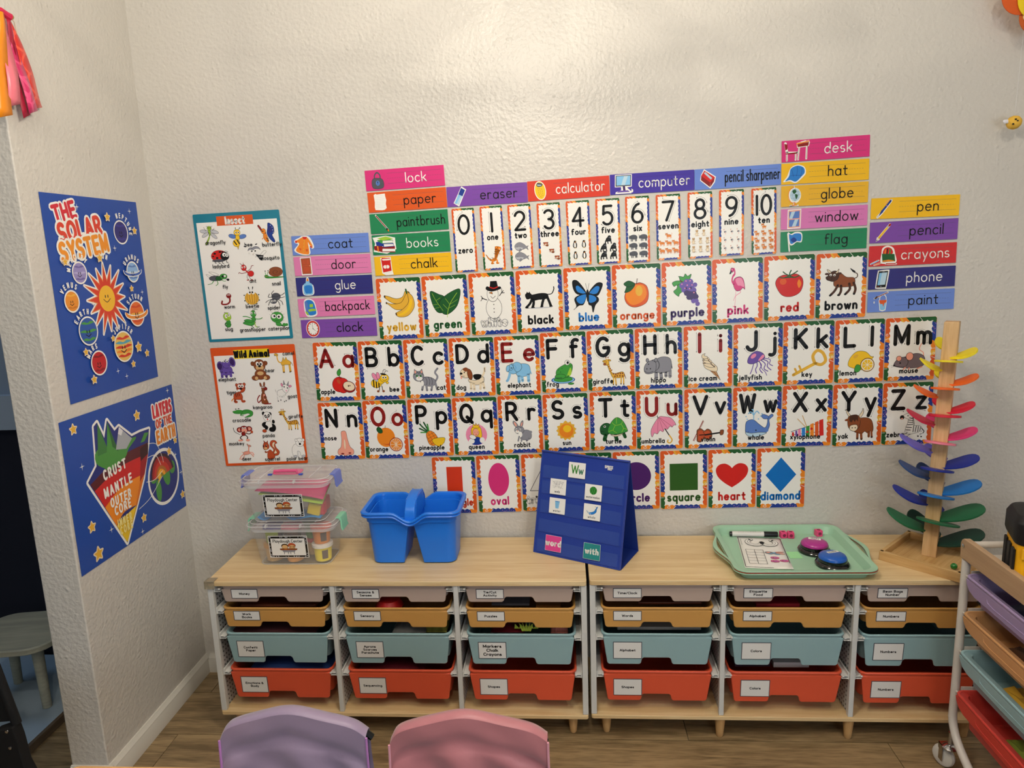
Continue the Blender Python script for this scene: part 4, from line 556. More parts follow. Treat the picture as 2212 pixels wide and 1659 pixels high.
LET = {  # letter: colour, capital x, small x, picture, px, py, size, size y, word, wx, wy
'A':('R',28,78,'apple',62,40,52,0,'apple',27,16),'B':('k',29,79,'bee',47,41,46,0,'bee',76,18),'C':('k',30,77,'cat',46,41,56,0,'cat',82,18),
'D':('k',29,76,'dog',50,41,56,0,'dog',23,16),'E':('R',28,77,'elephant',52,50,52,48,'elephant',52,17),'F':('k',26,74,'frog',50,47,50,0,'frog',24,14),
'G':('k',34,79,'giraffe',58,40,44,52,'giraffe',28,16),'H':('k',32,77,'hippo',48,49,56,0,'hippo',49,14),'I':('R',33,76,'icecream',53,42,50,0,'ice cream',36,15),
'J':('k',37,79,'jellyfish',54,46,50,0,'jellyfish',31,14),'K':('k',35,77,'key',52,46,64,0,'key',48,16),'L':('k',30,75,'lemon',54,45,50,0,'lemon',28,16),
'M':('k',33,79,'mouse',50,48,60,54,'mouse',49,16),'N':('k',29,76,'nose',56,34,42,52,'nose',24,44),'O':('R',34,78,'orange',57,46,50,0,'orange',31,17),
'P':('k',30,76,'pineapple',52,48,52,0,'pineapple',50,15),'Q':('k',31,76,'queen',51,45,44,0,'queen',50,14),'R':('k',31,76,'rabbit',53,48,42,0,'rabbit',52,14),
'S':('k',33,76,'sun',50,46,42,0,'sun',50,15),'T':('k',34,76,'turtle',50,51,56,0,'turtle',50,15),'U':('R',33,77,'umbrella',58,44,50,0,'umbrella',34,14),
'V':('k',34,76,'violin',50,52,60,0,'violin',50,15),'W':('k',30,77,'whale',54,50,56,0,'whale',48,16),'X':('k',36,78,'xylophone',52,50,62,0,'xylophone',48,16),
'Y':('k',32,76,'yak',54,44,56,0,'yak',22,17),'Z':('k',31,77,'zebra',60,41,48,0,'zebra',26,17)}
LDESC = dict(A='red apple', B='bumblebee', C='grey striped cat', D='brown and white dog', E='blue elephant', F='green frog', G='spotted giraffe', H='grey hippo', I='ice cream cone', J='purple jellyfish', K='gold key', L='lemon', M='grey mouse', N='nose', O='orange fruit', P='pineapple', Q='queen in a pink circle', R='brown rabbit', S='yellow sun', T='green turtle', U='pink umbrella', V='violin', W='blue whale', X='xylophone', Y='brown yak', Z='zebra')
for L, (col, cxp, sxp, pic, px, py, ps, psy, word, wx, wy) in LET.items():
    root, w, h = wall_root('alphabet_card', f'alphabet card with letters {L}{L.lower()} and a {LDESC[L]}', 'card', L, 'alphabet cards on the back wall')
    z = card_base(root, 'let', w, h)
    a = Ink(z).at(-w/2, -h/2, w/100, h/128); a.art(pic, px, py, ps*1.09, (psy or ps)*1.07); a.build('picture', root)
    zt = a.z
    t = Ink(z).at(-w/2, -h/2, w/100, h/128); t2 = Ink(z).at(-w/2, -h/2, w/100, h/128); kx = {'M': .92, 'W': .82, 'G': .95, 'Q': .92}.get(L, 1); sk = {'M': .9, 'W': .86}.get(L, 1.05)
    t.text(L, cxp, 75, 36, .215, col, kx, guide=1, lim=(13, 90)); t.build('capital_letter', root); t2.text(L.lower(), sxp, 75, 36, .20, col, sk, guide=1, lim=(10, 89)); t2.build('small_letter', root)
    t = Ink(zt).at(-w/2, -h/2, w/100, h/128); t.text(word, wx, wy, 9.2, .235, 'k', .95, gap=.16, lim=(11, 89)); t.build('lettering', root)
COLC = [('yellow','banana','m','bunch of bananas',68,60),('green','leaf','G','two leaves',70,56),('white','snowman','w','snowman in a black hat',56,74),('black','panther','k','black panther',62,48),('blue','butterfly','b','blue and black butterfly',64,62),
 ('orange','onlyorange','O','whole orange',52,60),('purple','grapes','V','bunch of grapes',60,62),('pink','flamingo','P','flamingo',38,74),('red','tomato','r','tomato',56,52),('brown','ox','k','brown ox',62,56)]
for n, pic, c, d, sx, sy in COLC:
    root, w, h = wall_root('color_card', f'color card reading {n} with a {d}', 'card', n, 'color cards above the alphabet')
    z = card_base(root, 'col', w, h)
    a = Ink(z).at(-w/2, -h/2, w/100, h/132); a.art(pic, {'panther': 48}.get(pic, 50), 73, sx, sy); a.build('picture', root)
    t = Ink(a.z).at(-w/2, -h/2, w/100, h/132); t.text(n, 51, 19, 16 if n != 'orange' else 15, .255, {'m': 'Y'}.get(c, c) if n != 'yellow' else 'm', .95, gap=.17, maxw=76, outline=('a', .15) if n == 'white' else None); t.build('lettering', root)
SHP = [('square','G','dark green square'),('heart','r','red heart'),('diamond','b','blue diamond'),('circle','V','dark purple circle'),('rectangle','O','orange-red rectangle'),('oval','P','pink oval'),('triangle','w','white outlined triangle')]
for n, c, d in SHP:
    root, w, h = wall_root('shape_card', f'shape card reading {n} with a {d}', 'card', n, 'shape cards in the bottom row')
    z = card_base(root, 'col', w, h); a = Ink(z).at(-w/2, -h/2, w/100, h/125); c2 = {'diamond': '0a6fc2', 'square': '2c5a1c', 'rectangle': 'd63c18', 'heart': 'd0221c', 'circle': '4a1c68'}.get(n, c)
    if n == 'square': a.poly([(20, 40), (80, 40), (80, 97), (20, 97)], c2)
    if n == 'rectangle': a.poly([(33, 38), (69, 38), (69, 103), (33, 103)], c2)
    if n == 'diamond': a.poly([(50, 33), (82, 69), (50, 105), (18, 69)], c2)
    if n == 'circle': a.ell(50, 72, 32, 30, c2, 0, 48)
    if n == 'oval': a.ell(50, 72, 24, 36, c2, 0, 48)
    if n == 'triangle': a.poly([(18, 45), (82, 45), (50, 100)], 'w'); a.stroke([(18, 45), (82, 45), (50, 100)], 1.3, 'A', True)
    if n == 'heart': a.poly(catmull([(50, 44), (33, 55), (20, 68), (16, 82), (22, 92), (34, 95), (44, 91), (50, 85)], False)+catmull([(50, 85), (56, 91), (66, 95), (78, 92), (84, 82), (80, 68), (67, 55), (50, 44)], False), c2)
    a.build('picture', root); t = Ink(z).at(-w/2, -h/2, w/100, h/125); t.text(n, 50, 18, {'diamond': 15.5, 'rectangle': 13.5}.get(n, 15.5), .255, {'w': 'w'}.get(c, c2), .95, gap=.17, maxw=80, outline=('A', .09) if c == 'w' else None); t.build('lettering', root)
root, w, h = wall_root('shape_card', 'shape card hidden behind the blue pocket chart, only its top corner showing', 'card', 'blank', 'shape cards in the bottom row'); card_base(root, 'col', w, h)
NUMS = ['zero','one','two','three','four','five','six','seven','eight','nine','ten']
NP = {1: ('dino', [(50, 66)], 68), 2: ('whale2', [(50, 88), (50, 46)], 62), 3: ('monkey2', [(32, 100), (56, 70), (78, 40)], 26), 4: ('penguin', [(32, 90), (70, 90), (32, 44), (70, 44)], 30),
 5: ('gorilla', [(50, 102), (30, 70), (70, 70), (30, 38), (70, 38)], 34), 6: ('rhino', [(30, 106), (72, 106), (30, 72), (72, 72), (30, 38), (72, 38)], 36), 7: ('leopard', [(50, 104), (22, 74), (50, 74), (78, 74), (22, 42), (50, 42), (78, 42)], 28),
 8: ('meerkat', [(36, 106), (64, 106), (22, 74), (50, 74), (78, 74), (22, 40), (50, 40), (78, 40)], 26), 9: ('ostrich', [(x, y) for y in (102, 68, 34) for x in (25, 52, 78)], 22), 10: ('tiger2', [(50, 118)]+[(x, y) for y in (90, 62, 34) for x in (22, 50, 78)], 24)}
ND = ['no pictures', 'one orange dinosaur', 'two grey whales', 'three small monkeys', 'four penguins', 'five gorillas', 'six rhinos', 'seven leopards', 'eight meerkats', 'nine small birds', 'ten little tigers']
for i, wd_ in enumerate(NUMS):
    root, w, h = wall_root('number_card', f'narrow number card {i} reading {wd_} with {ND[i]}', 'card', str(i), 'number cards in the top row')
    z = card_base(root, 'num', w, h)
    if i:
        a = Ink(z).at(-w/2, -h/2, w/100, h/274); nm, pts, sz = NP[i]
        for x, y in pts: a.art(nm, x, y, sz, sz*1.05)
        a.build('picture', root)
    t = Ink(z).at(-w/2, -h/2, w/100, h/274); t.text(str(i), 50, 166, 76, .14, 'k', .98 if i < 10 else .8, guide=1, gap=.18); t.build('numeral', root)
    t = Ink(z).at(-w/2, -h/2, w/100, h/274); t.text(wd_, 50, 132 if i else 84, 22, .25, 'k', .92, gap=.15); t.build('lettering', root)
STRIPS = [('lock','lock','P','w','pink'),('paper','paper','O','k','orange'),('paintbrush','paintbrush','238454','k','green'),('books','books','238454','w','green'),('chalk','chalkbox','f2bd1e','k','yellow'),
 ('coat','coat','6b8ad8','k','light blue'),('door','door','e07fb4','k','pink'),('glue','glue','j','w','navy'),('backpack','backpack','e07fb4','k','pink'),('clock','clock','7c4aa8','k','purple'),
 ('eraser','eraser','7c4aa8','k','purple'),('calculator','calculator','d8402c','w','red'),('computer','computer','4434a0','w','dark violet'),('sharpener','sharpener','6b8ad8','k','light blue'),
 ('desk','desk','P','w','pink'),('hat','cap','f2bd1e','k','yellow'),('globe','globe','eab52a','k','yellow'),('window','window','d87ab8','k','pink'),('flag','flag','1e8458','k','green'),
 ('pen','pen','f2bd1e','k','yellow'),('pencil','pencil','7c4aa8','k','purple'),('crayons','crayons','d03034','w','red'),('phone','phone','j','w','navy'),('paint','paintpot','6b8ad8','k','light blue')]
for n, pic, bg, tc, cn in STRIPS:
    txt = 'pencil sharpener' if n == 'sharpener' else n
    root, w, h = wall_root('word_strip', f'{cn} word strip reading {txt}', 'word strip', 'w_'+n, 'word strips around the number cards')
    a = Ink(0, .3); a.mb.loft([rr(w, h, .0012, 0), rr(w, h, .0012, .0004)], a.M(bg)); a.mb.build('card', root, sm=0)
    kx = w/100; ky = h/24
    g = Ink(.0005).at(-w/2, -h/2, kx, kx); lc = 'V' if bg in ('j', '4434a0') else 'A'; H_ = h/kx
    x0 = 37 if n == 'sharpener' else 28 if n in ('coat', 'door', 'backpack', 'lock') else 32
    for yy in (.80, .30): g.stroke([(x0, H_*yy), (96, H_*yy)], .22, lc, up=False, cap=False)
    xx = x0
    while xx < 95: g.stroke([(xx, H_*.55), (xx+1.6, H_*.55)], .22, lc, up=False, cap=False); xx += 3
    g.build('guide_lines', root)
    a = Ink(.0008).at(-w/2, -h/2, kx, kx); sz = {'desk': (26, 19), 'computer': (21, 19), 'books': (24, 19), 'coat': (21, 20), 'crayons': (26, 20), 'cap': (21, 17)}.get(pic, (15, 19))
    a.art(pic, {'desk': 17, 'crayons': 17}.get(pic, 15.5), H_*.5, sz[0]*1.12, sz[1]*1.08); a.build('picture', root)
    hh = 11.6; t = Ink(a.z).at(-w/2, -h/2, kx, kx); k2 = {'sharpener': .62, 'paintbrush': .97, 'backpack': .88, 'computer': .97}.get(n, 1)
    t.text(txt, {'sharpener': 67, 'paintbrush': 65, 'coat': 63, 'paper': 66, 'lock': 64}.get(n, 64.5), H_*.30, hh if n != 'sharpener' else 12.5, .105, tc, k2, gap=.24 if n != 'sharpener' else .1, maxw={'paintbrush': 62, 'sharpener': 64, 'backpack': 58, 'calculator': 60, 'computer': 60}.get(n, 58)); t.build('lettering', root)

# posters ------------------------------------------------------------------------------------------------------
def poster(key, name, label, frame, tagc, title, tcol, items):
    root, w, h = wall_root(name, label, 'poster', key, 'laminated posters beside the word strips')
    a = Ink(0, .25); a.mb.loft([rr(w, h, .004, 0), rr(w, h, .004, .0005)], a.M(frame)); a.mb.build('sheet', root, sm=0)
    kx = w/100; H_ = h/kx
    a = Ink(.0006).at(-w/2, -h/2, kx, kx); a.poly([(3.2, 3), (96.4, 3), (96.4, H_-9.5), (3.2, H_-9.5)], 'w')
    a.poly([(27, H_-14), (69, H_-14), (69, H_-3.6), (27, H_-3.6)], tagc); a.build('printed_panel', root)
    t = Ink(.0009).at(-w/2, -h/2, kx, kx)
    for q in ((0, 0), (.25, 0)): t.text(title, 48+q[0], H_-12.3, 7.2, .25, tcol, .62, gap=.12)
    t.build('title', root)
    p = Ink(.0009).at(-w/2, -h/2, kx, kx); t = Ink(.0009).at(-w/2, -h/2, kx, kx); t.z = .0062
    for pic, x, y, sx, sy, word, wx, wy in items:
        p.z = .0009; p.art(pic, x, H_*(1-y), sx*1.03, sy*.97); t.z = .0035; t.text(word, wx, H_*(1-wy), 3.9, .17, 'k', .96, gap=.19)
    p.build('pictures', root); t.build('lettering', root)
# x in percent of the width, y as a share of the height from the top
poster('poster_insect', 'insect_poster', 'teal-bordered poster titled Insect with fourteen cartoon insects', '1f7f98', 'O', 'Insect', 'w', [
 ('dragonfly',17,.163,22,22,'dragonfly',23,.235),('bee2',49,.20,20,22,'bee',61,.265),('butterfly2',83,.175,20,22,'butterfly',88,.272),('ladybird',26,.33,22,17,'ladybird',26,.418),
 ('mosquito',68,.325,24,20,'mosquito',84,.375),('ant',54,.46,18,20,'ant',61,.545),('snail',86,.47,22,15,'snail',88,.575),('fly',20,.50,26,17,'fly',28,.58),
 ('worm',27,.665,14,14,'worm',30,.738),('beetle',57,.655,18,19,'beetle',57,.742),('spider',84,.68,24,19,'spider',82,.763),('slug',26,.83,12,18,'slug',26,.915),('grasshopper',55,.835,24,22,'grasshopper',54,.928),('caterpillar',86,.845,20,18,'caterpillar',85,.928)])
poster('poster_wild', 'wild_animal_poster', 'orange-bordered poster titled Wild Animal with fourteen cartoon animals', 'e0581e', 'e8cc1c', 'Wild Animal', 'k', [
 ('elephant2',17,.165,22,24,'elephant',16,.275),('bear',56,.20,21,24,'bear',68,.218),('camel',85,.145,20,25,'camel',92,.085),('tiger',28,.38,20,24,'tiger',19,.385),('kangaroo',57,.40,17,25,'kangaroo',54,.52),
 ('goat',81,.385,20,25,'goat',91,.44),('crocodile',29,.54,24,15,'crocodile',27,.622),('panda',58,.635,18,25,'panda',57,.762),('giraffe',84,.625,22,24,'giraffe',92,.61),('monkey',27,.72,24,20,'monkey',17,.82),
 ('deer',28,.885,20,20,'deer',27,.955),('squirrel',57,.88,20,24,'squirrel',58,.965),('polarbear',90,.87,18,24,'polar bear',88,.968)])
def star(a, x, y, r, c='m', rot=0):
    P = lambda R: [(x+R*(1 if i % 2 == 0 else .5)*cos(radians(90+36*i+rot)), y+R*(1 if i % 2 == 0 else .5)*sin(radians(90+36*i+rot))) for i in range(10)]
    a.stroke(P(r), r*.36, 'T', True); a.poly(P(r*.98), c)
def twinkle(a, x, y, r):
    a.poly([(x, y+r), (x+r*.12, y+r*.12), (x+r, y), (x+r*.12, y-r*.12), (x, y-r), (x-r*.12, y-r*.12), (x-r, y), (x-r*.12, y+r*.12)], 'w')
def arcword(a, word, x, y, rx, mid, h=1.9, step=None):
    n = len(word); st = step or h*1.05/rx
    for i, ch in enumerate(word):
        t = radians(mid)-(i-(n-1)/2)*st; a.text(ch, x+rx*cos(t), y+rx*sin(t), h, .26, 'w', .7, rot=math.degrees(t)-90)
SPB = '1f4aa4'
root, w, h = wall_root('solar_system_poster', 'tall blue poster titled The Solar System with planets round a spiky sun', 'poster', 'L_solar', z=.001)
a = Ink(0, .35); a.mb.loft([rr(w, h, .001, 0), rr(w, h, .001, .0005)], a.M(SPB)); a.mb.build('sheet', root, sm=0)
k = w/100; H_ = h/k     # H_ about 130
a = Ink(.0006).at(-w/2, -h/2, k, k); a.eps = 5e-6
for wd2, x, y, hh, cc, kk, ro in (('THE', 21, .885, 9, 'd32c3c', .9, 12), ('SOLAR', 34, .80, 10.4, 'dc4430', .88, 9), ('SYSTEM', 35.5, .71, 10.4, 'ee9426', .80, 8)): a.text(wd2, x, H_*y, hh, .27, cc, kk, gap=.06, rot=ro, outline=('w', .28))
a.build('title', root)
a = Ink(.0006).at(-w/2, -h/2, k, k); a.eps = 5e-6
sx, sy = 51, H_*.485
P = [(sx+(22 if i % 2 == 0 else 11)*(1+.09*sin(i*2.3))*cos(radians(90+360*i/32)), sy+(24 if i % 2 == 0 else 12)*(1+.09*sin(i*2.3))*sin(radians(90+360*i/32))) for i in range(32)]
a.stroke(P, 2, 'w', True); a.poly(P, 'e08040'); a.poly([((p[0]-sx)*.88+sx, (p[1]-sy)*.88+sy) for p in P], 'd83c20'); a.ell(sx, sy, 8.6, 8.8, 'f4bc2c', 0, 32)
def planet(x, y, r, cols, nm, mid=90, ring=None):
    a.ell(x, y, r+1, r+1, 'w', 0, 32)
    a.ell(x, y, r, r, cols[0], 0, 32)
    for i, c in enumerate(cols[1:]):
        yy = y+r*(.62-1.24*i/max(1, len(cols)-2)); hw = sqrt(max(.01, r*r-(yy-y)**2))*.97; hh = r*.1
        a.poly(catmull([(x-hw, yy), (x-hw*.5, yy+hh), (x, yy), (x+hw*.5, yy+hh*1.2), (x+hw, yy), (x+hw*.5, yy-hh), (x, yy-hh*1.3), (x-hw*.5, yy-hh)], True, 3), c)
    if ring: a.stroke([(x+r*1.5*cos(t), y+r*.42*sin(t)+r*.1) for t in [pi*.93+i*(pi*1.14)/16 for i in range(17)]], r*.42, 'w', cap=False); a.stroke([(x+r*1.5*cos(t), y+r*.42*sin(t)+r*.1) for t in [pi*.93+i*(pi*1.14)/16 for i in range(17)]], r*.24, ring, cap=False)
    a.ell(x-r*.2, y-r*.05, r*.06, r*.14, 'k', 0, 8); a.ell(x+r*.1, y-r*.05, r*.06, r*.14, 'k', 0, 8); a.stroke([(x-r*.35, y-r*.25), (x-r*.05, y-r*.42), (x+r*.25, y-r*.25)], r*.07, 'k')
    arcword(a, nm, x, y, r+2.6, mid, 3, 3.3/(r+3))
a.ell(sx-1.8, sy+1.5, .5, 1.2, 'k', 0, 8); a.ell(sx+1, sy+1.5, .5, 1.2, 'k', 0, 8); a.stroke(catmull([(sx-4, sy-.3), (sx-.5, sy-2.4), (sx+3.2, sy-.3)], False), .5, 'k')
arcword(a, 'SUN', 52, sy+18, 9, 88, 3, .36)
planet(76.5, H_*.83, 7.4, ['2e2a78', '3a3690', '3a3690'], 'NEPTUNE', 50); planet(26, H_*.625, 6.3, ['9a90c8', '6f64a8', 'b8b0dc', '6f64a8'], 'MERCURY', 108)
planet(14.5, H_*.49, 6.2, ['e8922c', 'f0b040', 'd07818'], 'VENUS', 100); planet(26, H_*.335, 8.6, ['2b55a8', '4a9a48', '4a9a48', '4a9a48'], 'EARTH', 115)
planet(32, H_*.165, 7.4, ['c0242c', '8c1a24', '8c1a24'], 'MARS', 122); planet(61, H_*.22, 10, ['e8c060', 'd83c24', '5aa8c0', 'd83c24', 'f08a30', 'd83c24'], 'JUPITER', 85)
planet(83, H_*.615, 6.6, ['8fb8e8', '5f84c8', 'b8d4f4', '5f84c8'], 'URANUS', 95, '3c62b8'); planet(81, H_*.385, 8.4, ['e8702c', 'd84c20', 'f4b040', 'd84c20'], 'SATURN', 95, 'f09030')
for x, y, r in ((61, .905, 2.8), (91, .84, 2.6), (12, .68, 2.4), (46.5, .695, 2.9), (78, .525, 2.2), (49, .275, 2.2), (19, .235, 2.4), (77, .20, 3.6), (86.5, .155, 2.6), (68, .115, 2.4), (23, .09, 2.8)): star(a, x, H_*y, r)
for x, y in ((30, .945), (87, .945), (64, .745), (33, .465), (90, .50), (49, .10), (58, .06)): twinkle(a, x, H_*y, 2.2)
a.build('planets', root)
root, w, h = wall_root('earth_layers_poster', 'wide blue poster titled Layers of the Earth with a wedge and a cut globe', 'poster', 'L_earth', z=.001)
a = Ink(0, .35); a.mb.loft([rr(w, h, .001, 0), rr(w, h, .001, .0005)], a.M(SPB)); a.mb.build('sheet', root, sm=0)
k = w/100; H_ = h/k    # about 77
a = Ink(.0006).at(-w/2, -h/2, k, k); a.eps = 5e-6
for wd2, x, v, hh, cc, kk in (('LAYERS', 86.5, .80, 6.6, 'd8323c', .68), ('OF THE', 86.5, .715, 4.4, 'dc5030', .7), ('EARTH', 87, .60, 6.6, 'ec8c28', .74)): a.text(wd2, x, H_*v, hh, .27, cc, kk, gap=.04, outline=('w', .28), maxw=19)
a.build('title', root)
a = Ink(.0006).at(-w/2, -h/2, k, k); a.eps = 5e-6; Hy = lambda v: H_*v
OUT = [(37, .02), (16, .48), (24, .60), (25, .80), (30, .96), (36, .80), (40, .93), (44, .79), (48, .83), (52, .78), (55, .80), (60, .69), (68, .70), (76, .68), (69, .38)]
OUT = [(38, .02), (14, .56), (22, .64), (24, .90), (27, .92), (31, .80), (35, .91), (40, .82), (44, .84), (54, .735), (62, .74), (71, .735), (68, .62), (60, .40)]
Q = [(x, Hy(v)) for x, v in OUT]; a.stroke(Q, 2.6, 'w', True); a.poly(Q, '25307c')
def band(c, l0, r0, l1, r1, bulge=3):
    (x0, v0), (x1, v1), (x2, v2), (x3, v3) = l0, r0, r1, l1
    top = catmull([(x0, Hy(v0)), ((x0+x1)/2-2, Hy((v0+v1)/2)+bulge), (x1, Hy(v1))], False); bot = catmull([(x3, Hy(v3)), ((x2+x3)/2-2, Hy((v2+v3)/2)+bulge*.8), (x2, Hy(v2))], False)
    a.poly(top+bot[::-1], c)
band('5a1c24', (15.5, .54), (68.5, .64), (18, .485), (67, .56)); band('cc2222', (18, .485), (67, .56), (24, .345), (61.5, .43)); band('f08c20', (24, .345), (61.5, .43), (31, .18), (51, .24)); band('f0c828', (31, .18), (51, .24), (37.6, .03), (38.4, .03), 0)
for c, P in (('3c1418', [(60, .62), (68.5, .64), (67, .56), (59, .52)]), ('9c1820', [(59, .53), (67, .56), (61.5, .43), (56, .39)]), ('d87018', [(56, .39), (61.5, .43), (51, .24), (49.5, .235)]), ('d8a820', [(49.5, .235), (51, .24), (38.6, .035)])): a.poly([(x, Hy(v)) for x, v in P], c)
a.poly(catmull([(x, Hy(v)) for x, v in ((22, .66), (24, .74), (38, .72), (58, .72), (50, .66), (46, .61), (38, .585), (32, .57), (28, .60))], True, 3), '4a9440')
for c, P in (('3c7c3c', [(24, .70), (27.2, .91), (33, .70)]), ('4a9440', [(31, .68), (35, .895), (41, .67)]), ('2f6a34', [(35, .895), (41, .67), (36.5, .72)]), ('aab0b8', [(39, .69), (44, .835), (54, .72), (48, .665)]), ('e8e8ec', [(42.4, .79), (44, .835), (47, .80), (45, .77)]), ('4a9440', [(61, .66), (66, .72), (70, .71), (65, .66)])): a.poly([(x, Hy(v)) for x, v in P], c)
a.text('CRUST', 36, Hy(.535), 4.6, .26, 'w', .75, rot=4); a.text('MANTLE', 37, Hy(.415), 4.6, .26, 'w', .75, rot=3); a.text('OUTER', 37.5, Hy(.325), 4.2, .26, 'w', .72); a.text('CORE', 38, Hy(.258), 4.2, .26, 'w', .75); a.text('INNER', 38, Hy(.168), 3.6, .26, 'f6e690', .62); a.text('CORE', 38.5, Hy(.108), 3.6, .26, 'f6e690', .62)
a.build('wedge', root); a = Ink(.0006).at(-w/2, -h/2, k, k); a.eps = 5e-6
gx, gy, gr = 80, Hy(.33), 15
a.ell(gx, gy, gr+1.6, gr+1.9, 'w', 0, 40); a.ell(gx, gy, gr, gr, '25307c', 0, 40)
for x, y, rx, ry, ro in ((gx+2.5, gy+.5, 3.6, 7, 12), (gx-7, gy-6.5, 2.8, 6.5, 0), (gx+9.5, gy+3, 3.2, 4, 0), (gx-10.5, gy+1.5, 3, 2.5, 0)): a.ell(x, y, rx, ry, '4a9440', ro)
for c, r in (('3c1c2c', 14.4), ('a02024', 12.6), ('c83424', 9.8), ('b06a28', 7), ('f0a020', 5), ('8c7c28', 2.8)):
    a.poly([(gx-3, gy+.5)]+[(gx-3+r*cos(t)*(1 if cos(t) > 0 else .72), gy+.5+r*sin(t)*.98) for t in [radians(8+i*17) for i in range(11)]], c)
a.poly([(gx-3, gy+.5), (gx-3, gy+6), (gx-7, gy-2)], 'f2c42c')
for P in (((68, .63), (76, .60), (80, .50), (81, .44)), ((66, .53), (74, .52), (78, .43)), ((62, .36), (70, .345), (79, .38)), ((52, .20), (64, .235), (78, .34))): a.stroke(catmull([(x, Hy(v)) for x, v in P], False), .35, 'w')
for x, v, r in ((9, .93, 2.6), (61, .865, 2.8), (12, .27, 2.8), (14, .075, 3.6), (88, .50, 2.4), (96, .56, 2), (97, .11, 2.4), (55, .12, 2.4)): star(a, x, Hy(v), r)
for x, v in ((11, .68), (94, .965), (94, .45), (98, .29), (26, .18), (52, .03)): twinkle(a, x, Hy(v), 2)
a.build('globe', root)

# ================================================================ storage units
BIRCH = wood('pale_birch_laminate', 'd6b683', 'e8d0a2', (1, 16, 16), .38, .8, 0, 2.2)
WHT = mat('white_powder_coat', 'd2d3d0', .4); WPL = mat('white_plastic', 'd8d9d6', .4)
YF = -.326; YB = -.014
DIV = [(0, .0165), (.3635, .3775), (.7225, .7365), (1.0835, 1.10)]
BAYS = [.190, .550, .910]
def perf_mat():
    m = mat('perforated_white_panel', 'c6c8c6', .5); nt = m.node_tree; N = nt.nodes.new; L = nt.links.new
    tc = N('ShaderNodeTexCoord'); v = N('ShaderNodeVectorMath'); v.operation = 'SCALE'; v.inputs['Scale'].default_value = 70
    f = N('ShaderNodeVectorMath'); f.operation = 'FRACTION'; s = N('ShaderNodeVectorMath'); s.operation = 'SUBTRACT'; s.inputs[1].default_value = (.5, .5, .5)
    sp = N('ShaderNodeSeparateXYZ'); cb = N('ShaderNodeCombineXYZ'); ln = N('ShaderNodeVectorMath'); ln.operation = 'LENGTH'
    gt = N('ShaderNodeMath'); gt.operation = 'GREATER_THAN'; gt.inputs[1].default_value = .2
    mx = N('ShaderNodeMix'); mx.data_type = 'RGBA'; mx.inputs[6].default_value = lin('1c1c1c'); mx.inputs[7].default_value = lin('c6c8c6')
    L(tc.outputs['Object'], v.inputs[0]); L(v.outputs[0], f.inputs[0]); L(f.outputs[0], s.inputs[0]); L(s.outputs[0], sp.inputs[0]); L(sp.outputs[1], cb.inputs[1]); L(sp.outputs[2], cb.inputs[2])
    L(cb.outputs[0], ln.inputs[0]); L(ln.outputs['Value'], gt.inputs[0]); L(gt.outputs[0], mx.inputs[0]); L(mx.outputs[2], nt.nodes['Principled BSDF'].inputs['Base Color']); return m
PERF = perf_mat()
RIMZ = {'grey': .4745, 'tan': .4055, 'blue': .3250, 'red': .2085}
def board(name, w, y0, y1, z0, z1, parent, r=.008):
    mb = MB(); mb.loft([rr(w, y1-y0, r, z, w/2, (y0+y1)/2, 5) for z in (z0, z1)], BIRCH); return mb.build(name, parent, bevel=.0016)
def make_unit(x0, label, missing_protector=False):
    t = empty('storage_unit', label, 'storage unit', (x0, 0, 0), -.0045, 'storage units along the wall')
    board('tabletop', 1.10, YF-.003, YB, HT-.0145, HT, t); board('bottom_shelf', 1.10, YF-.004, YB, .0624, .0744, t)
    for i, (a, b) in enumerate(DIV):
        mb = MB(); mb.box(((a+b)/2, YF+.0075, (.0744+HT-.0145)/2), (b-a, .015, HT-.0145-.0744), WHT); mb.build('upright', t, bevel=.002); mb = MB(); mb.box(((a+b)/2, YB-.012, (.0744+HT-.0145)/2), (b-a, .015, HT-.0145-.0744), WHT)
        mb.build('upright', t, bevel=.002)
        mb = MB(); mb.box(((a+b)/2, (YF+YB)/2, (.0744+HT-.0145)/2), (.004, YB-YF-.03, HT-.0145-.0744-.001), PERF); mb.build('side_panel', t)
    for i in range(3):
        xa, xb = DIV[i][1], DIV[i+1][0]
        for col, z in RIMZ.items():
            for x, sg in ((xa, 1), (xb, -1)):
                mb = MB(); mb.box((x+sg*.0105, (YF+YB)/2, z-.0105), (.021, .30, .0022), WPL); mb.box((x+sg*.0105, (YF+YB)/2, z-.0175), (.020, .30, .0022), WPL)
                mb.box((x+sg*.002, (YF+YB)/2, z-.010), (.004, .30, .020), WPL); mb.box((x+sg*.018, YF+.004, z-.0085), (.006, .005, .0045), WPL)
                mb.build('rail', t, bevel=.0008, seg=1)
    LEG = wood('turned_birch_leg', 'bb905a', 'cda672', (14, 14, 1), .45)
    for x, y in ((.045, -.298), (.37, -.312), (.73, -.312), (1.055, -.298), (.045, -.05), (1.055, -.05)):
        mb = MB(); mb.lathe([(.004, 0), (.0085, .0008), (.0102, .004), (.0118, .02), (.0155, .0624)], LEG, (0, 0, 0), 20); mb.build('leg', t, Matrix.Translation((x, y, 0)))
    return t
U1 = make_unit(0, 'left birch storage unit with white frame holding bins from Money to Shapes')
U2 = make_unit(1.108, 'right birch storage unit with white frame, its right end behind the rolling cart')
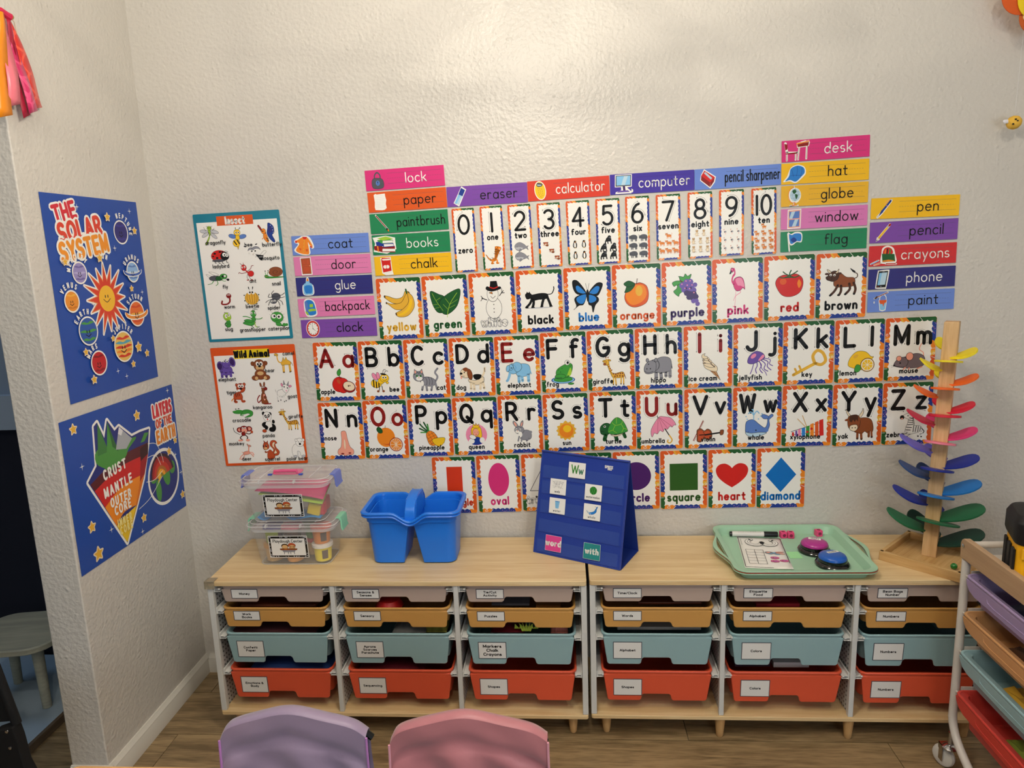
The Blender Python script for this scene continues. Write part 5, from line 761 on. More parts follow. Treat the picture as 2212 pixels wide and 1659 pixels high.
# clear corner protector on the left unit
mb = MB(); CLR = mat('clear_soft_plastic', 'dfd6c0', .15, trans=.75, ior=1.3, spec=.6)
mb.box((.010, YF+.006, HT+.0012), (.03, .028, .0022), CLR); mb.box((.010, YF-.0052, HT-.010), (.03, .0022, .024), CLR); mb.box((-.0044, YF+.006, HT-.010), (.0022, .026, .024), CLR)
o = mb.build('corner_protector', None, bevel=.001); tag(o, 'clear plastic corner guard on the left unit front corner', 'corner guard')
BINC = {'grey': ('bba89d', .0535), 'tan': ('cd9a53', .0635), 'blue': ('94b6bb', .100), 'red': ('e0593a', .0985)}
binmesh = {}
def bin_parts(col, w=.322, d=.292):
    """body, front apron with the finger notch and rolled rim, as meshes local to the rim's front centre"""
    hexc, h = BINC[col]; m = mat('bin_plastic_'+col, hexc, .42, bump=(900, .12, .0004)); wb, db = w-.014, d-.034
    t = .0022; cy = d/2+.009; tp = .010 if h > .08 else .006
    mb = MB(); zb = -h+.006 if h < .08 else -h+.008
    mb.loft([rr(wb-2*tp, db-2*tp, .014, zb, 0, cy), rr(wb-2*tp*.9, db-2*tp*.9, .016, zb+.004, 0, cy), rr(wb-.004, db, .018, -.016, 0, cy), rr(wb, d-.016, .018, -.010, 0, d/2), rr(wb, d-.016, .018, -.004, 0, d/2), rr(wb-2*t, d-.020, .017, -.003, 0, d/2), rr(wb-2*t-.004, db-2*t, .017, -.012, 0, cy),
             rr(wb-2*tp*.9-2*t, db-2*tp*.9-2*t, .014, zb+.006, 0, cy), rr(wb-2*tp-2*t-.004, db-2*tp-2*t-.004, .012, zb+.003, 0, cy)], m)
    body = mb.mesh('body')
    mb = MB(); rings = []; cy = d/2; db = d-.016
    for k in range(8):
        a = 2*pi*k/8; rings.append(rr(w-.006+.006*cos(a)-.006, d-.006+.006*cos(a)-.006, .02, -.0035+.0033*sin(a), 0, cy, 6))
    mb.loft(rings+[rings[0]], m, False, False)
    mb.loft([rr(wb, db, .019, -.004, 0, cy), rr(wb-.003, db-.003, .018, -.014, 0, cy), rr(wb+.004, db+.004, .02, -.014, 0, cy), rr(wb+.006, db+.006, .021, -.004, 0, cy)], m, False, False)
    rim = mb.mesh('rim')
    # front apron: tapered plate with a finger notch, standing proud of the body
    s = tp*1.2; wt = wb/2-.001; wq = wt-s; z1 = -.012; z0 = -h; r = .006; nz = .0165 if h < .08 else .0215
    P = [(-wt, z1), (-wq-.001, z0+r), (-wq+r*.3, z0+r*.3), (-wq+r, z0), (-.050, z0), (-.0455, z0+.004), (-.0425, z0+nz-.004), (-.038, z0+nz), (.034, z0+nz), (.0385, z0+nz-.004), (.042, z0+.004), (.0465, z0), (wq-r, z0), (wq-r*.3, z0+r*.3), (wq+.001, z0+r), (wt, z1)]
    if w > .4:      # cart bins: a short apron with rounded ends over a plain body
        P = [(-wt, z1), (-wt+.004, z1-.014), (-wt+.014, z1-.026), (-wt+.035, z1-.033), (0, z1-.036), (wt-.035, z1-.033), (wt-.014, z1-.026), (wt-.004, z1-.014), (wt, z1)]
    mb = MB(); yy = lambda z: .0065+(z1-z)/(h)*s*.55
    n = len(P); vs = [(x, yy(z)-.001, z) for x, z in P]+[(x, yy(z)+.003, z) for x, z in P]
    mb.add(vs, [list(range(n)), [n+i for i in range(n)][::-1]]+[(i, n+i, n+(i+1) % n, (i+1) % n) for i in range(n)], m)
    if w > .4: mb.tube([(-.12, .0075, z1+.002), (-.112, .0065, z1-.018), (-.09, .007, z1-.022), (.09, .007, z1-.022), (.112, .0065, z1-.018), (.12, .0075, z1+.002)], .0012, m, 6)
    front = mb.mesh('front_panel', 25)
    return body, rim, front, yy
def make_bin(col, x, y, z, label, group, text=None, rz=0, tilt=0, name='storage_bin', w=.322, d=.292, lab=None, cat='storage bin'):
    key = (col, w, d)
    if key not in binmesh: binmesh[key] = bin_parts(col, w, d)
    body, rim, front, yy = binmesh[key]
    t = empty(name, label, cat, (x, y, z), rz, group); t.rotation_euler = (tilt, 0, rz)
    link('body', body, t); link('rim', rim, t); o = link('front_panel', front, t); bv = o.modifiers.new('bevel', 'BEVEL'); bv.width = .0018; bv.segments = 2; bv.angle_limit = radians(40)
    if text:
        h = BINC[col][1]; small = h < .08; lw, lh = (.080, .031) if small else (.082, .055)
        zc = (-.0265 if small else -.054) if not lab else lab; xc = -.084; y0 = yy(zc)-.0016; sl = .55*1.2*(.006 if small else .010)/h
        M_ = Matrix.Translation((xc, y0, zc)) @ Matrix.Rotation(pi/2+math.atan(sl), 4, 'X')
        c = Ink(0, .25); c.mb.loft([rr(lw, lh, .0015, -.0004), rr(lw, lh, .0015, .0002)], c.M('A')); c.z = .0003; q = rr(lw-.004, lh-.004, .0005, 0); c.poly([(p[0], p[1]) for p in q], 'h')
        co = c.mb.build('label_card', t, M_, sm=0)
        k = Ink(.0004, .4); n = len(text); fs = {1: .0062, 2: .0062, 3: .0062}[n]
        if text[0] == 'Markers': fs = .0082
        ln = fs*1.62
        for i, s_ in enumerate(text):
            fx = min(1.35, (lw-.012)/(len(s_)*.62*fs)) ; k.at(0, 0, 1, 1); k.text(s_, 0, ln*((n-1)/2-i)-fs*.42, fs, .27, 'k', fx*.95, gap=.12)
        lo = k.mb.build('lettering', co, sm=0)
    return t
LABS = [  # unit, bay, grey, tan, blue, red
 (0, 0, ['Money'], ['Work', 'Books'], ['Confetti', 'Paper'], ['Emotions &', 'Body']), (0, 1, ['Seasons &', 'Senses'], ['Sensory'], ['Aprons', 'Scarves', 'Parachute'], ['Sequencing']),
 (0, 2, ['Tie/Cut', 'Activity'], ['Puzzles'], ['Markers', 'Chalk', 'Crayons'], ['Shapes']), (1, 0, ['Time/Clock'], ['Words'], ['Alphabet'], ['Shapes']),
 (1, 1, ['Etiquette', 'Food'], ['Alphabet'], ['Colors'], ['Colors']), (1, 2, ['Bean Bags', 'Number'], ['Numbers'], ['Numbers'], ['Numbers'])]
cname = dict(grey='taupe', tan='mustard tan', blue='pale blue', red='orange-red')
DARKS = mat('dark_contents', '1b1512', .8)
def rot2(x, y, a=-.0045): return (x*cos(a)-y*sin(a), x*sin(a)+y*cos(a))
for u, b, *tx in LABS:
    for col, text in zip(('grey', 'tan', 'blue', 'red'), tx):
        dx, dy = rot2(BAYS[b], YF+.004); extra = {('Shapes', 0): ' in the left unit', ('Shapes', 1): ' in the right unit'}.get((text[0], u), '')
        make_bin(col, (0, 1.108)[u]+dx, dy, RIMZ[col], f"{'shallow' if col in ('grey', 'tan') else 'deep'} {cname[col]} bin labelled {' '.join(text)}{extra}", 'storage bins in the two units', text, -.0045)
# things showing over the rims of the bins
def content(name, label, cat, u, b, col, x, y, dz, shape, m, group='contents peeping out of the bins'):
    dx, dy = rot2(BAYS[b]+x, YF+.03+y); o = shape(m).build(name, None, Matrix.Translation(((0, 1.108)[u]+dx, dy, RIMZ[col]+dz)), bevel=.002 if name in ('book', 'folded_paper') else 0)
    return tag(o, label, cat, group)
def crumple(w, d, h, seed):
    def f(m):
        mb = MB(); r = random.Random(seed); N = 14; vs = []
        for i in range(N+1):
            for j in range(9):
                u, v = i/N, j/8; e = sin(pi*u)**.4*sin(pi*v)**.4
                vs.append(((u-.5)*w, (v-.5)*d+d/2, h*(e*.75-.6)+h*.5*e*(r.random()-.5)))
        mb.add(vs, [(i*9+j, (i+1)*9+j, (i+1)*9+j+1, i*9+j+1) for i in range(N) for j in range(8)], m); return mb
    return f
def bx(w, d, h, R=None):
    def f(m): mb = MB(); mb.box((0, d/2, 0), (w, d, h), m, R); return mb
    return f
def C_(n, h, r=.6, **k): return mat(n, h, r, **k)
content('craft_bag', 'dark crumpled bag filling the Confetti Paper bin', 'bag', 0, 0, 'blue', -.02, 0, -.002, crumple(.26, .2, .018, 1), C_('dark_wrap', '4a2a30', .3))
content('blue_cloth', 'dark blue cloth in the Emotions & Body bin', 'cloth', 0, 0, 'red', .02, 0, -.004, crumple(.25, .2, .02, 2), C_('deep_blue_cloth', '15356e', .7))
content('book', 'brown workbook lying flat in the Work Books bin', 'book', 0, 0, 'tan', 0, .01, -.012, bx(.23, .2, .008), C_('brown_cover', '5c2e1c', .4))
content('red_ball', 'red ball in the Sensory bin under the Seasons & Senses bin', 'ball', 0, 1, 'tan', -.03, .03, -.018, lambda m: MB().lathe([(.001, -.03), (.03, -.024), (.042, 0), (.03, .02), (.001, .026)], m), C_('red_toy', 'a01c1c', .3))
content('clear_bag', 'shiny clear bag in the Aprons Scarves Parachute bin', 'bag', 0, 1, 'blue', .03, 0, .002, crumple(.10, .12, .02, 3), C_('shiny_film', '787878', .12, metal=.3))
content('scarf', 'yellow-green scarf in the Aprons Scarves Parachute bin', 'scarf', 0, 1, 'blue', .10, .01, -.002, crumple(.08, .15, .02, 4), C_('olive_scarf', '8c8a3c', .8))
content('toy_pieces', 'dark red toys in the Sequencing bin', 'toy', 0, 1, 'red', -.03, 0, -.004, crumple(.2, .2, .02, 5), C_('maroon_toy', '501420', .4))
content('puzzle_card', 'brown puzzle card in the Puzzles bin', 'card', 0, 2, 'tan', .08, .01, -.012, bx(.07, .12, .006), C_('puzzle_brown', '7c5020', .5))
content('puzzle_board', 'grey patterned puzzle board in the Puzzles bin', 'board', 0, 2, 'tan', -.03, .02, -.012, bx(.11, .12, .006), C_('puzzle_grey', '606068', .5))
def leafy(m):
    mb = MB()
    for i in range(5): a = -.9+i*.45; mb.add([(-.004+.01*a, 0, -.01), (.004+.01*a, 0, -.01), (.024*a, .003, .016)], [(0, 1, 2)], m); mb.add([(.03*a-.008, .004, -.004), (.03*a+.008, .004, -.004), (.036*a, .002, .012)], [(0, 1, 2)], m)
    return mb
content('leaf_toy', 'yellow-green leafy toy in the Markers Chalk Crayons bin', 'toy', 0, 2, 'blue', .015, .004, .004, leafy, C_('lime_leaf', '9aa832', .5))
content('soft_toy', 'pink fluffy toy in the Markers Chalk Crayons bin', 'toy', 0, 2, 'blue', .11, .01, -.002, crumple(.05, .08, .022, 6), C_('pink_fluff', 'c87468', .9))
content('red_packet', 'dark red packet in the Markers Chalk Crayons bin', 'packet', 0, 2, 'blue', -.04, .01, -.004, crumple(.1, .12, .016, 7), C_('dark_red_wrap', '5c1420', .35))
content('book', 'grey flat box in the Alphabet bin of the right unit, first bay', 'box', 1, 0, 'blue', .01, .02, -.008, bx(.24, .16, .010), C_('grey_box', '8c8680', .5))
content('book', 'dark brown book in the Words bin', 'book', 1, 0, 'tan', .04, .02, -.010, bx(.18, .16, .008), C_('brown_cover', '5c2e1c', .4))
content('red_packet', 'red card packet in the mustard Alphabet bin', 'packet', 1, 1, 'tan', -.02, .01, -.010, bx(.12, .16, .010), C_('crimson_card', '7c1a28', .4))
content('white_box', 'white box lid in the red Colors bin', 'box', 1, 1, 'red', .03, .03, -.010, bx(.10, .14, .016), C_('white_card', 'c4c0bc', .5))
content('purple_case', 'dark purple case in the red Colors bin', 'case', 1, 1, 'red', -.08, .03, -.008, bx(.1, .16, .016), C_('plum_case', '3c2a38', .5))
content('paper_plate', 'white paper plates on top of the red Numbers bin', 'plate', 1, 2, 'red', .06, .05, .008, lambda m: MB().lathe([(.05, 0), (.078, .004), (.082, .010), (.080, .0105), (.076, .005), (.048, .0015)], m, (0, .06, 0), 32), C_('paper_plate_white', 'cfcabf', .6))

# ================================================================ clear boxes of playdough
CLEAR = mat('clear_polypropylene', 'eef0f0', .12, trans=0, alpha=.10, spec=.9); CLID = mat('clear_lid_plastic', 'e9dfe4', .18, alpha=.22, spec=.9); CEDGE = mat('frosted_edge_plastic', 'eceff0', .25, alpha=.55, spec=.8)
def playbox(x, y, z, latchc, lname, label, lid_tint):
    t = empty('clear_storage_box', label, 'storage box', (x, y, z), 0, 'clear playdough boxes')
    W0, D0, W1, D1, H = .222, .118, .248, .138, .118
    mb = MB(); mb.loft([rr(W0-.012, D0-.012, .02, 0), rr(W0, D0, .024, .004), rr(W1, D1, .026, H), rr(W1-.003, D1-.003, .025, H), rr(W0-.003, D0-.003, .023, .006), rr(W0-.014, D0-.014, .019, .003)], CLEAR); mb.build('body', t)
    mb = MB(); mb.loft([rr(W1+.002, D1+.002, .026, H-.008), rr(W1+.006, D1+.006, .027, H-.008), rr(W1+.006, D1+.006, .027, H), rr(W1, D1, .026, H)], CEDGE, False, False)
    for zc in (.001,): mb.tube(rr(W0-.006, D0-.006, .022, zc+.001)+[rr(W0-.006, D0-.006, .022, zc+.001)[0]], .0012, CEDGE, 6, False)
    mb.build('body_rim', t)
    mb = MB(); L0, L1 = (W1+.030, D1+.018), (W1+.012, D1+.004)
    mb.loft([rr(L0[0]-.006, L0[1]-.006, .028, H+.001), rr(L0[0], L0[1], .03, H+.002), rr(L0[0], L0[1], .03, H+.011), rr(L0[0]-.006, L0[1]-.006, .028, H+.014), rr(L1[0], L1[1], .026, H+.014), rr(L1[0]-.004, L1[1]-.004, .025, H+.018), rr(L1[0]-.05, L1[1]-.03, .015, H+.018)], CLID); mb.build('lid', t)
    mb = MB()
    for q, zz in ((L0, H+.011), (L1, H+.018)): R_ = rr(q[0]-.002, q[1]-.002, .028, zz); mb.tube(R_+[R_[0]], .0013, CEDGE, 6, False)
    for xx in (-.07, .035): mb.box((xx, -L0[1]/2+.006, H+.0125), (.004, .014, .008), CEDGE)
    for xx in (-.075, .075): mb.box((xx, 0, H+.0185), (.003, .11, .002), CEDGE)
    mb.build('lid_ribs', t)
    lm = mat('latch_'+lname, latchc, .4)
    for sg in (1, -1):
        mb = MB(); mb.T = Matrix.Translation((sg*(L0[0]/2+.001), 0, H)) @ Matrix.Rotation(0 if sg > 0 else pi, 4, 'Z')
        P = [(-.016, .0165), (-.012, .020), (.002, .0205), (.006, .014), (.007, -.012), (.010, -.020), (.006, -.022), (.002, -.014), (.001, .010), (-.004, .0165)]
        mb.prism([(a, b) for a, b in P], .055, lm, lambda a, b, c: (a, c-.0275, b)); mb.build('latch', t, bevel=.0012)
    return t, H
def label_card(t, x, y, z, w, h, tilt=0):
    M_ = Matrix.Translation((x, y, z)) @ Matrix.Rotation(radians(90)+tilt, 4, 'X')
    a = Ink(0, .3); a.mb.loft([rr(w, h, .001, 0), rr(w, h, .001, .0004)], a.M('w')); a.z = .0005
    k = w/100; a.at(-w/2, -h/2, k, k); H_ = h/k; a.poly([(1.5, 1.5), (98.5, 1.5), (98.5, H_-1.5), (1.5, H_-1.5)], 'k'); r = random.Random(5)
    for i in range(46):
        s_ = i % 4; u = r.random(); x_, y_ = ((u*96+2, 3.5), (u*96+2, H_-3.5), (3.8, u*(H_-6)+3), (96.2, u*(H_-6)+3))[s_]; a.ell(x_, y_, 1.6*r.random()+.6, .9, 's', r.random()*180, 7)
    a.poly([(6.5, 6.5), (93.5, 6.5), (93.5, H_-6.5), (6.5, H_-6.5)], 'h'); co = a.mb.build('label_card', t, M_, sm=0)
    zz = a.z+.0001; a = Ink(zz, .3).at(-w/2, -h/2, k, k); a.art('kids', 50, H_*.42, 44, 34); a.mb.build('picture', co, sm=0)
    a = Ink(zz, .3).at(-w/2, -h/2, k, k); a.text('Playdough Center', 50, H_-17.5, 7.6, .17, 'k', .86, gap=.15); a.mb.build('lettering', co, sm=0)
LXL = -.010; UXL = -.007
LB, H = playbox(.222, -.160, HT, '8fd6b4', 'mint', 'lower clear plastic box of playdough tubs with mint green latches', None)
label_card(LB, LXL, -.0655, .062, .120, .072, .085)
UB, H = playbox(.216, -.162, HT+.1385, '6f7fd0', 'periwinkle', 'upper clear plastic box of dough tools with periwinkle latches and pink sheet', None)
label_card(UB, UXL, -.0650, .054, .120, .072, .085)
CP = mat('handle_pink_clear', 'e05a8c', .25)
mb = MB(); mb.loft([rr(.085, .05, .015, .004, 0, 0), rr(.085, .05, .015, .0062, 0, 0)], CP); mb.tube([(-.035, -.02, .006), (-.035, -.02, .014), (.035, -.02, .014), (.035, -.02, .006)], .004, CP, 8)
o = mb.build('lid_handle', UB, Matrix.Translation((-.005, -.01, H+.0185))); o['label'] = 'pink carry handle in the lid'
mb = MB(); BLM = mat('hinge_blue', '3450b8', .4)
for sx in (-1, 1): mb.box((sx*.047-.005, -.032, H+.022), (.012, .010, .004), BLM)
mb.build('handle_hinges', UB, bevel=.001)
def tub(x, y, z, lidc, bodyc, label, s=1.0, lay=0):
    s *= 1.16; q = 1.22
    t = empty('playdough_tub', label, 'tub', (x, y, z), lay, 'playdough tubs in the lower clear box')
    bm_ = mat('tub_'+bodyc, bodyc, .4); lm = mat('tublid_'+lidc, lidc, .35)
    mb = MB(); mb.lathe([(.0155*s*q, 0), (.017*s*q, .001), (.0195*s*q, .040*s), (.0185*s*q, .0405*s)], bm_, n=22); mb.build('body', t)
    mb = MB(); mb.lathe([(.0205*s*q, .038*s), (.0225*s*q, .0385*s), (.0225*s*q, .046*s), (.0195*s*q, .0475*s), (.001, .0470*s)], lm, n=22); mb.build('lid', t)
    mb = MB(); n_ = 8; vs = []
    for i in range(n_+1):
        a = radians(-78+i*5); vs += [(.0178*s*q*cos(a)*1.02, .0178*s*q*sin(a)*1.02, .008*s), (.0191*s*q*cos(a)*1.02, .0191*s*q*sin(a)*1.02, .032*s)]
    mb.add(vs, [(2*i, 2*i+2, 2*i+3, 2*i+1) for i in range(n_)], mat('tub_label_dark', '5a4638', .5)); mb.build('wrapper_print', t)
    return t
zb = HT+.0065
TB = [(.151, -.185, 0, 'c89040', 'c9a468', 'tub of tan dough with orange lid, front left of the lower box'), (.153, -.183, .0555, '2c3a8c', 'a8b83c', 'lime tub with navy lid stacked front left'), (.217, -.190, 0, 'e8a860', 'e8a048', 'orange tub low behind the lower label'),
 (.208, -.180, .0555, 'e8607c', '6a5040', 'tub with pink lid above the lower label'), (.262, -.142, .0555, '5c8a3c', '5c9440', 'green tub at the back of the lower box'), (.262, -.138, 0, 'd84c50', 'd8b070', 'tan tub with red lid behind the yellow tub'), (.303, -.188, 0, 'e8e4dc', 'f4e020', 'bright yellow tub with white lid, front right'), (.302, -.186, .0555, 'e85a2c', 'e88a30', 'orange tub with orange-red lid stacked front right')]
for x, y, z, lc, bc, lab in TB: tub(x, y, zb+z, lc, bc, lab, 1.0, .4*(x*10 % 3))
# contents of the upper box
def sheet(name, label, x, y, z, w, d, m, wave, rot, group='dough mats and tools in the upper clear box', cat='mat'):
    mb = MB(); n, k = 16, 8; vs = []
    for i in range(n+1):
        for j in range(k+1): u, v = i/n-.5, j/k-.5; vs.append((u*w, v*d, wave(u, v)))
    mb.add(vs, [(i*(k+1)+j, (i+1)*(k+1)+j, (i+1)*(k+1)+j+1, i*(k+1)+j+1) for i in range(n) for j in range(k)], m)
    o = mb.build(name, None, Matrix.Translation((x, y, z)) @ Matrix.Rotation(rot, 4, 'Z')); s_ = o.modifiers.new('thick', 'SOLIDIFY'); s_.thickness = .0016; return tag(o, label, cat, group)
z2 = HT+.1385
sheet('foam_sheet', 'pink foam sheet on top in the upper box', .222, -.165, z2+.090, .205, .095, C_('pink_foam', 'e0407c', .7), lambda u, v: .012-.030*(u+.5)*(.5-v)-.02*(abs(u)**2), .02)
sheet('foam_sheet', 'lime green foam sheet under the pink one', .226, -.168, z2+.074, .19, .095, C_('lime_foam', 'a8cc30', .7), lambda u, v: .014-.032*(u+.5)*(.6-v), .03)
sheet('foam_sheet', 'mint foam sheet at the left of the upper box', .205, -.155, z2+.080, .17, .08, C_('mint_foam', '70c0a8', .7), lambda u, v: .012-.035*(u+.5), .0)
sheet('rolled_mat', 'rolled blue mat at the bottom of the upper box', .185, -.178, z2+.012, .13, .07, C_('sky_foam', '2088d0', .6), lambda u, v: .012*cos(u*9)+.004, 0)
sheet('blue_mat', 'flat blue mat at the bottom right of the upper box', .262, -.17, z2+.009, .10, .08, C_('sky_foam', '2088d0', .6), lambda u, v: .003*sin(u*7), 0)
mb = MB(); mb.loft([rr(.040, .018, .006, z) for z in (0, .034)], C_('toy_yellow', 'ecc818', .35)); mb.lathe([(.009, .034), (.009, .037), (.004, .037)], C_('toy_yellow', 'ecc818'), (.006, 0, 0)); 
o = mb.build('dough_cutter', None, Matrix.Translation((.285, -.19, z2+.014)) @ Matrix.Rotation(.25, 4, 'Y'), bevel=.002); tag(o, 'yellow plastic dough cutter in the upper box', 'dough tool', 'dough tools')
mb = MB(); mb.loft([rr(.014, .03, .005, z) for z in (0, .036)], C_('toy_red', 'd02438', .35)); o = mb.build('dough_roller', None, Matrix.Translation((.3115, -.178, z2+.010)), bevel=.003); tag(o, 'red plastic dough tool at the right of the upper box', 'dough tool', 'dough tools')
mb = MB(); mb.lathe([(.02, 0), (.026, .01), (.026, .02), (.012, .026), (.001, .026)], C_('toy_maroon', 'a02848', .35)); o = mb.build('dough_press', None, Matrix.Translation((.163, -.17, z2+.046))); tag(o, 'maroon dough press at the left of the upper box', 'dough tool', 'dough tools')
mb = MB(); mb.loft([rr(.05, .05, .006, z) for z in (0, .04)], C_('toy_pale_red', 'c05050', .4)); o = mb.build('dough_box', None, Matrix.Translation((.288, -.135, z2+.008)), bevel=.002); tag(o, 'dull red box at the back of the upper box', 'dough tool', 'dough tools')

# ================================================================ blue caddy
CAD = mat('caddy_blue_plastic', '1f7aea', .32, bump=(500, .05, .0003))
t = empty('supply_caddy', 'bright blue two-compartment supply caddy with centre handle', 'caddy', (.588, -.151, HT))
def rimdip(w, d, r, z, n=6, dip=.026):
    out = []
    base = rr(w, d, r, z, 0, 0, n)
    # subdivide long front and back sides
    pts = []
    for i, p in enumerate(base):
        q = base[(i+1) % len(base)]; pts.append(p)
        L_ = sqrt((p[0]-q[0])**2+(p[1]-q[1])**2)
        if L_ > .05:
            m_ = 24 if abs(p[1]-q[1]) < .001 else 6
            for k in range(1, m_): f = k/m_; pts.append((p[0]+(q[0]-p[0])*f, p[1]+(q[1]-p[1])*f, z))
    for x, y, zz in pts:
        g = max(0, 1-(abs(x)/.055)**2); s_ = 0 if abs(x) > .055 else .5+.5*cos(pi*min(1, abs(x)/.055)); out.append((x, y, zz-dip*s_*(1 if abs(y) > d*.4 else 0)))
    return out
WR, DR = .297, .192; HR = .168
mb = MB()
prof = [(0, 0), (0, .006), (-.003, .009), (-.010, .009), (-.013, .006), (-.012, -.002), (-.004, -.004)]
prof = [(-.012, -.010), (-.002, -.012), (0, -.009), (-.002, -.006), (-.003, -.005), (0, -.003), (.001, .001), (-.001, .004), (-.006, .005), (-.011, .002), (-.012, -.004)]
mb.loft([rimdip(WR+2*a, DR+2*a, .03, HR+b) for a, b in prof], CAD, False, False)
# outer skirt between rim and the cups
mb.loft([rimdip(WR-.024, DR-.024, .026, HR-.004), rimdip(WR-.027, DR-.027, .026, HR-.030, dip=.012)], CAD, False, False)
mb.build('rim', t)
for sg in (-1, 1):
    mb = MB(); wt, wb_ = .132, .096
    def ring(z, inset=0):
        f = z/HR; w = wb_+(wt-wb_)*f-inset*2; d = .122+(DR-.030-.122)*f-inset*2; cx = sg*(.078+(WR/2-.015-wt/2-.078)*f)
        P = []; r0 = .018
        for x, y, a in ((1, 1, 0), (-1, 1, 90), (-1, -1, 180), (1, -1, 270)):
            r_ = .026 if x*sg > 0 else .004
            for k in range(6): tt = radians(a+90*k/5); P.append((cx+x*(w/2-r_)+r_*cos(tt), y*(d/2-r_)+r_*sin(tt), z))
        return P
    zs = [0, .004, .06, .12, HR-.016]
    mb.loft([ring(.0005, .008)]+[ring(z) for z in zs[1:]]+[ring(z, .003) for z in zs[::-1][:-1]]+[ring(.005, .009)], CAD); mb.build('compartment', t)
mb = MB()
for yy in (-1, 1): pass
HP = []
for i in range(25): a = pi*i/24; HP.append((0, -(DR/2-.012)*cos(a), HR-.022+.054*sin(a)**.75))
rings = []
for i, p in enumerate(HP):
    w_ = .014; th = .0045; rings.append([(-w_+.0, p[1], p[2]+th), (w_, p[1], p[2]+th), (w_+.002, p[1], p[2]-th), (-w_-.002, p[1], p[2]-th)])
mb.loft(rings, CAD); mb.build('handle', t, bevel=.002)
mb = MB()
for sx in (-1, 1): mb.add([(sx*.013, -.075, HR-.03), (sx*.013, .075, HR-.03), (sx*.012, .05, HR+.03), (sx*.012, -.05, HR+.03), (sx*.017, -.075, HR-.03), (sx*.017, .075, HR-.03), (sx*.016, .05, HR+.03), (sx*.016, -.05, HR+.03)], [(0, 1, 2, 3), (7, 6, 5, 4), (0, 4, 5, 1), (1, 5, 6, 2), (2, 6, 7, 3), (3, 7, 4, 0)], CAD)
mb.build('handle_web', t)

# ================================================================ pocket chart stand
NV = mat('royal_blue_nylon', '0c3394', .55, sheen=.3, bump=(1400, .25, .0004)); NVI = mat('royal_blue_nylon_inside', '0d2f86', .7)
O = Vector((.942, -.132, HT)); U_ = Vector((.88168, -.47184, 0)); V_ = Vector((.10502, .21640, .97064)); Nn = U_.cross(V_)
M_ = Matrix.Identity(4)
for i, q in enumerate((U_, V_, Nn)):
    for j in range(3): M_[j][i] = q[j]
for j in range(3): M_[j][3] = O[j]
t = empty('pocket_chart', 'royal blue tabletop pocket chart stand with word and picture cards', 'pocket chart', mw=M_)
W_, H_ = .290, .3155
mb = MB(); mb.loft([rr(W_, H_, .004, -.003, W_/2, H_/2), rr(W_, H_, .004, 0, W_/2, H_/2)], NV); mb.build('front_panel', t, bevel=.001)
Bv = (M_.inverted().to_3x3() @ (Vector((.066, .136, 0))))            # depth vector seen from the panel's own frame
def leafpanel(nm, a, b, c, d, m, th=.003):
    a, b, c, d = map(Vector, (a, b, c, d)); n = (b-a).cross(d-a).normalized()*th; mb = MB()
    mb.add([a, b, c, d, a+n, b+n, c+n, d+n], [(3, 2, 1, 0), (4, 5, 6, 7), (0, 1, 5, 4), (1, 2, 6, 5), (2, 3, 7, 6), (3, 0, 4, 7)], m); return mb.build(nm, t)
leafpanel('back_panel', Bv+Vector((0, 0, 0)), Bv+Vector((W_, 0, 0)), (W_, H_, -.003), (0, H_, -.003), NVI)
leafpanel('base_panel', (0, 0, -.003), (W_, 0, -.003), Bv+Vector((W_, 0, 0)), Bv, NVI, .002)
mb = MB(); mb.tube([(.001, H_-.0035, .0012), (W_-.001, H_-.0035, .0012)], .0026, NV, 8); mb.tube([(.002, .001, .0005), (W_-.002, .001, .0005)], .0016, NV, 6)
for xx in (.003, W_-.003): mb.tube([(xx, .002, .0004), (xx, H_-.004, .0004)], .0014, NV, 6)
mb.build('hem_piping', t)
PK = mat('clear_vinyl_pocket', '6f96e8', .1, alpha=.13, spec=.8, coat=.5)
for i, v in enumerate((.232, .185, .126, .068, .006)):
    mb = MB(); hh = .038; n = 24; vs = []
    for k in range(n+1):
        u = .012+(W_-.024)*k/n; b_ = .0022+.0008*sin(k*1.3+i); vs += [(u, v, .0012), (u, v+hh, b_)]
    mb.add(vs, [(2*k, 2*k+2, 2*k+3, 2*k+1) for k in range(n)], PK); mb.build('clear_pocket', t)
    mb = MB(); mb.tube([(.010, v-.001, .0006), (W_-.010, v-.001, .0006)], .0007, NV, 6); mb.build('pocket_seam', t)
STW = mat('stitch_white', 'e8e8ec', .6)
def chartcard(nm, label, u, v, w, h, bg, fn, rot=1.0):
    r = empty(nm, label, 'card', mw=M_ @ Matrix.Translation((u, v, .0036)) @ Matrix.Rotation(radians(rot), 4, 'Z'), group='cards in the pocket chart')
    a = Ink(0, .35); a.mb.loft([rr(w, h, .0012, 0), rr(w, h, .0012, .0004)], a.M('w')); a.z = .0005; a.poly([(p[0], p[1]) for p in rr(w*.975, h*.975, .001, 0)], bg); a.mb.build('card', r, sm=0)
    a = Ink(.0007, .35).at(-w/2, -h/2, w/100, h/100); fn(a); a.mb.build('print', r, sm=0)
PPP = 'w'
chartcard('letter_card', 'white card with a green capital and small W at the chart top', .1284, .2677, .0555, .0465, 'w', lambda a: (a.text('W', 38, 30, 52, .13, '4a9440', .78), a.text('w', 75, 28, 48, .12, '2f7a5a', .72)))
chartcard('word_card', 'small white card of a spider web reading web', .0698, .2101, .054, .047, 'w', lambda a: (a.art('web', 50, 60, 78, 62), a.text('web', 47, 12, 15, .14, 'A', .8)))
chartcard('word_card', 'small white card of a watermelon', .1872, .21, .0545, .047, 'w', lambda a: (a.art('watermelon', 50, 62, 48, 50), a.text('watermelon', 50, 14, 13.5, .14, 'A', .78, gap=.15)))
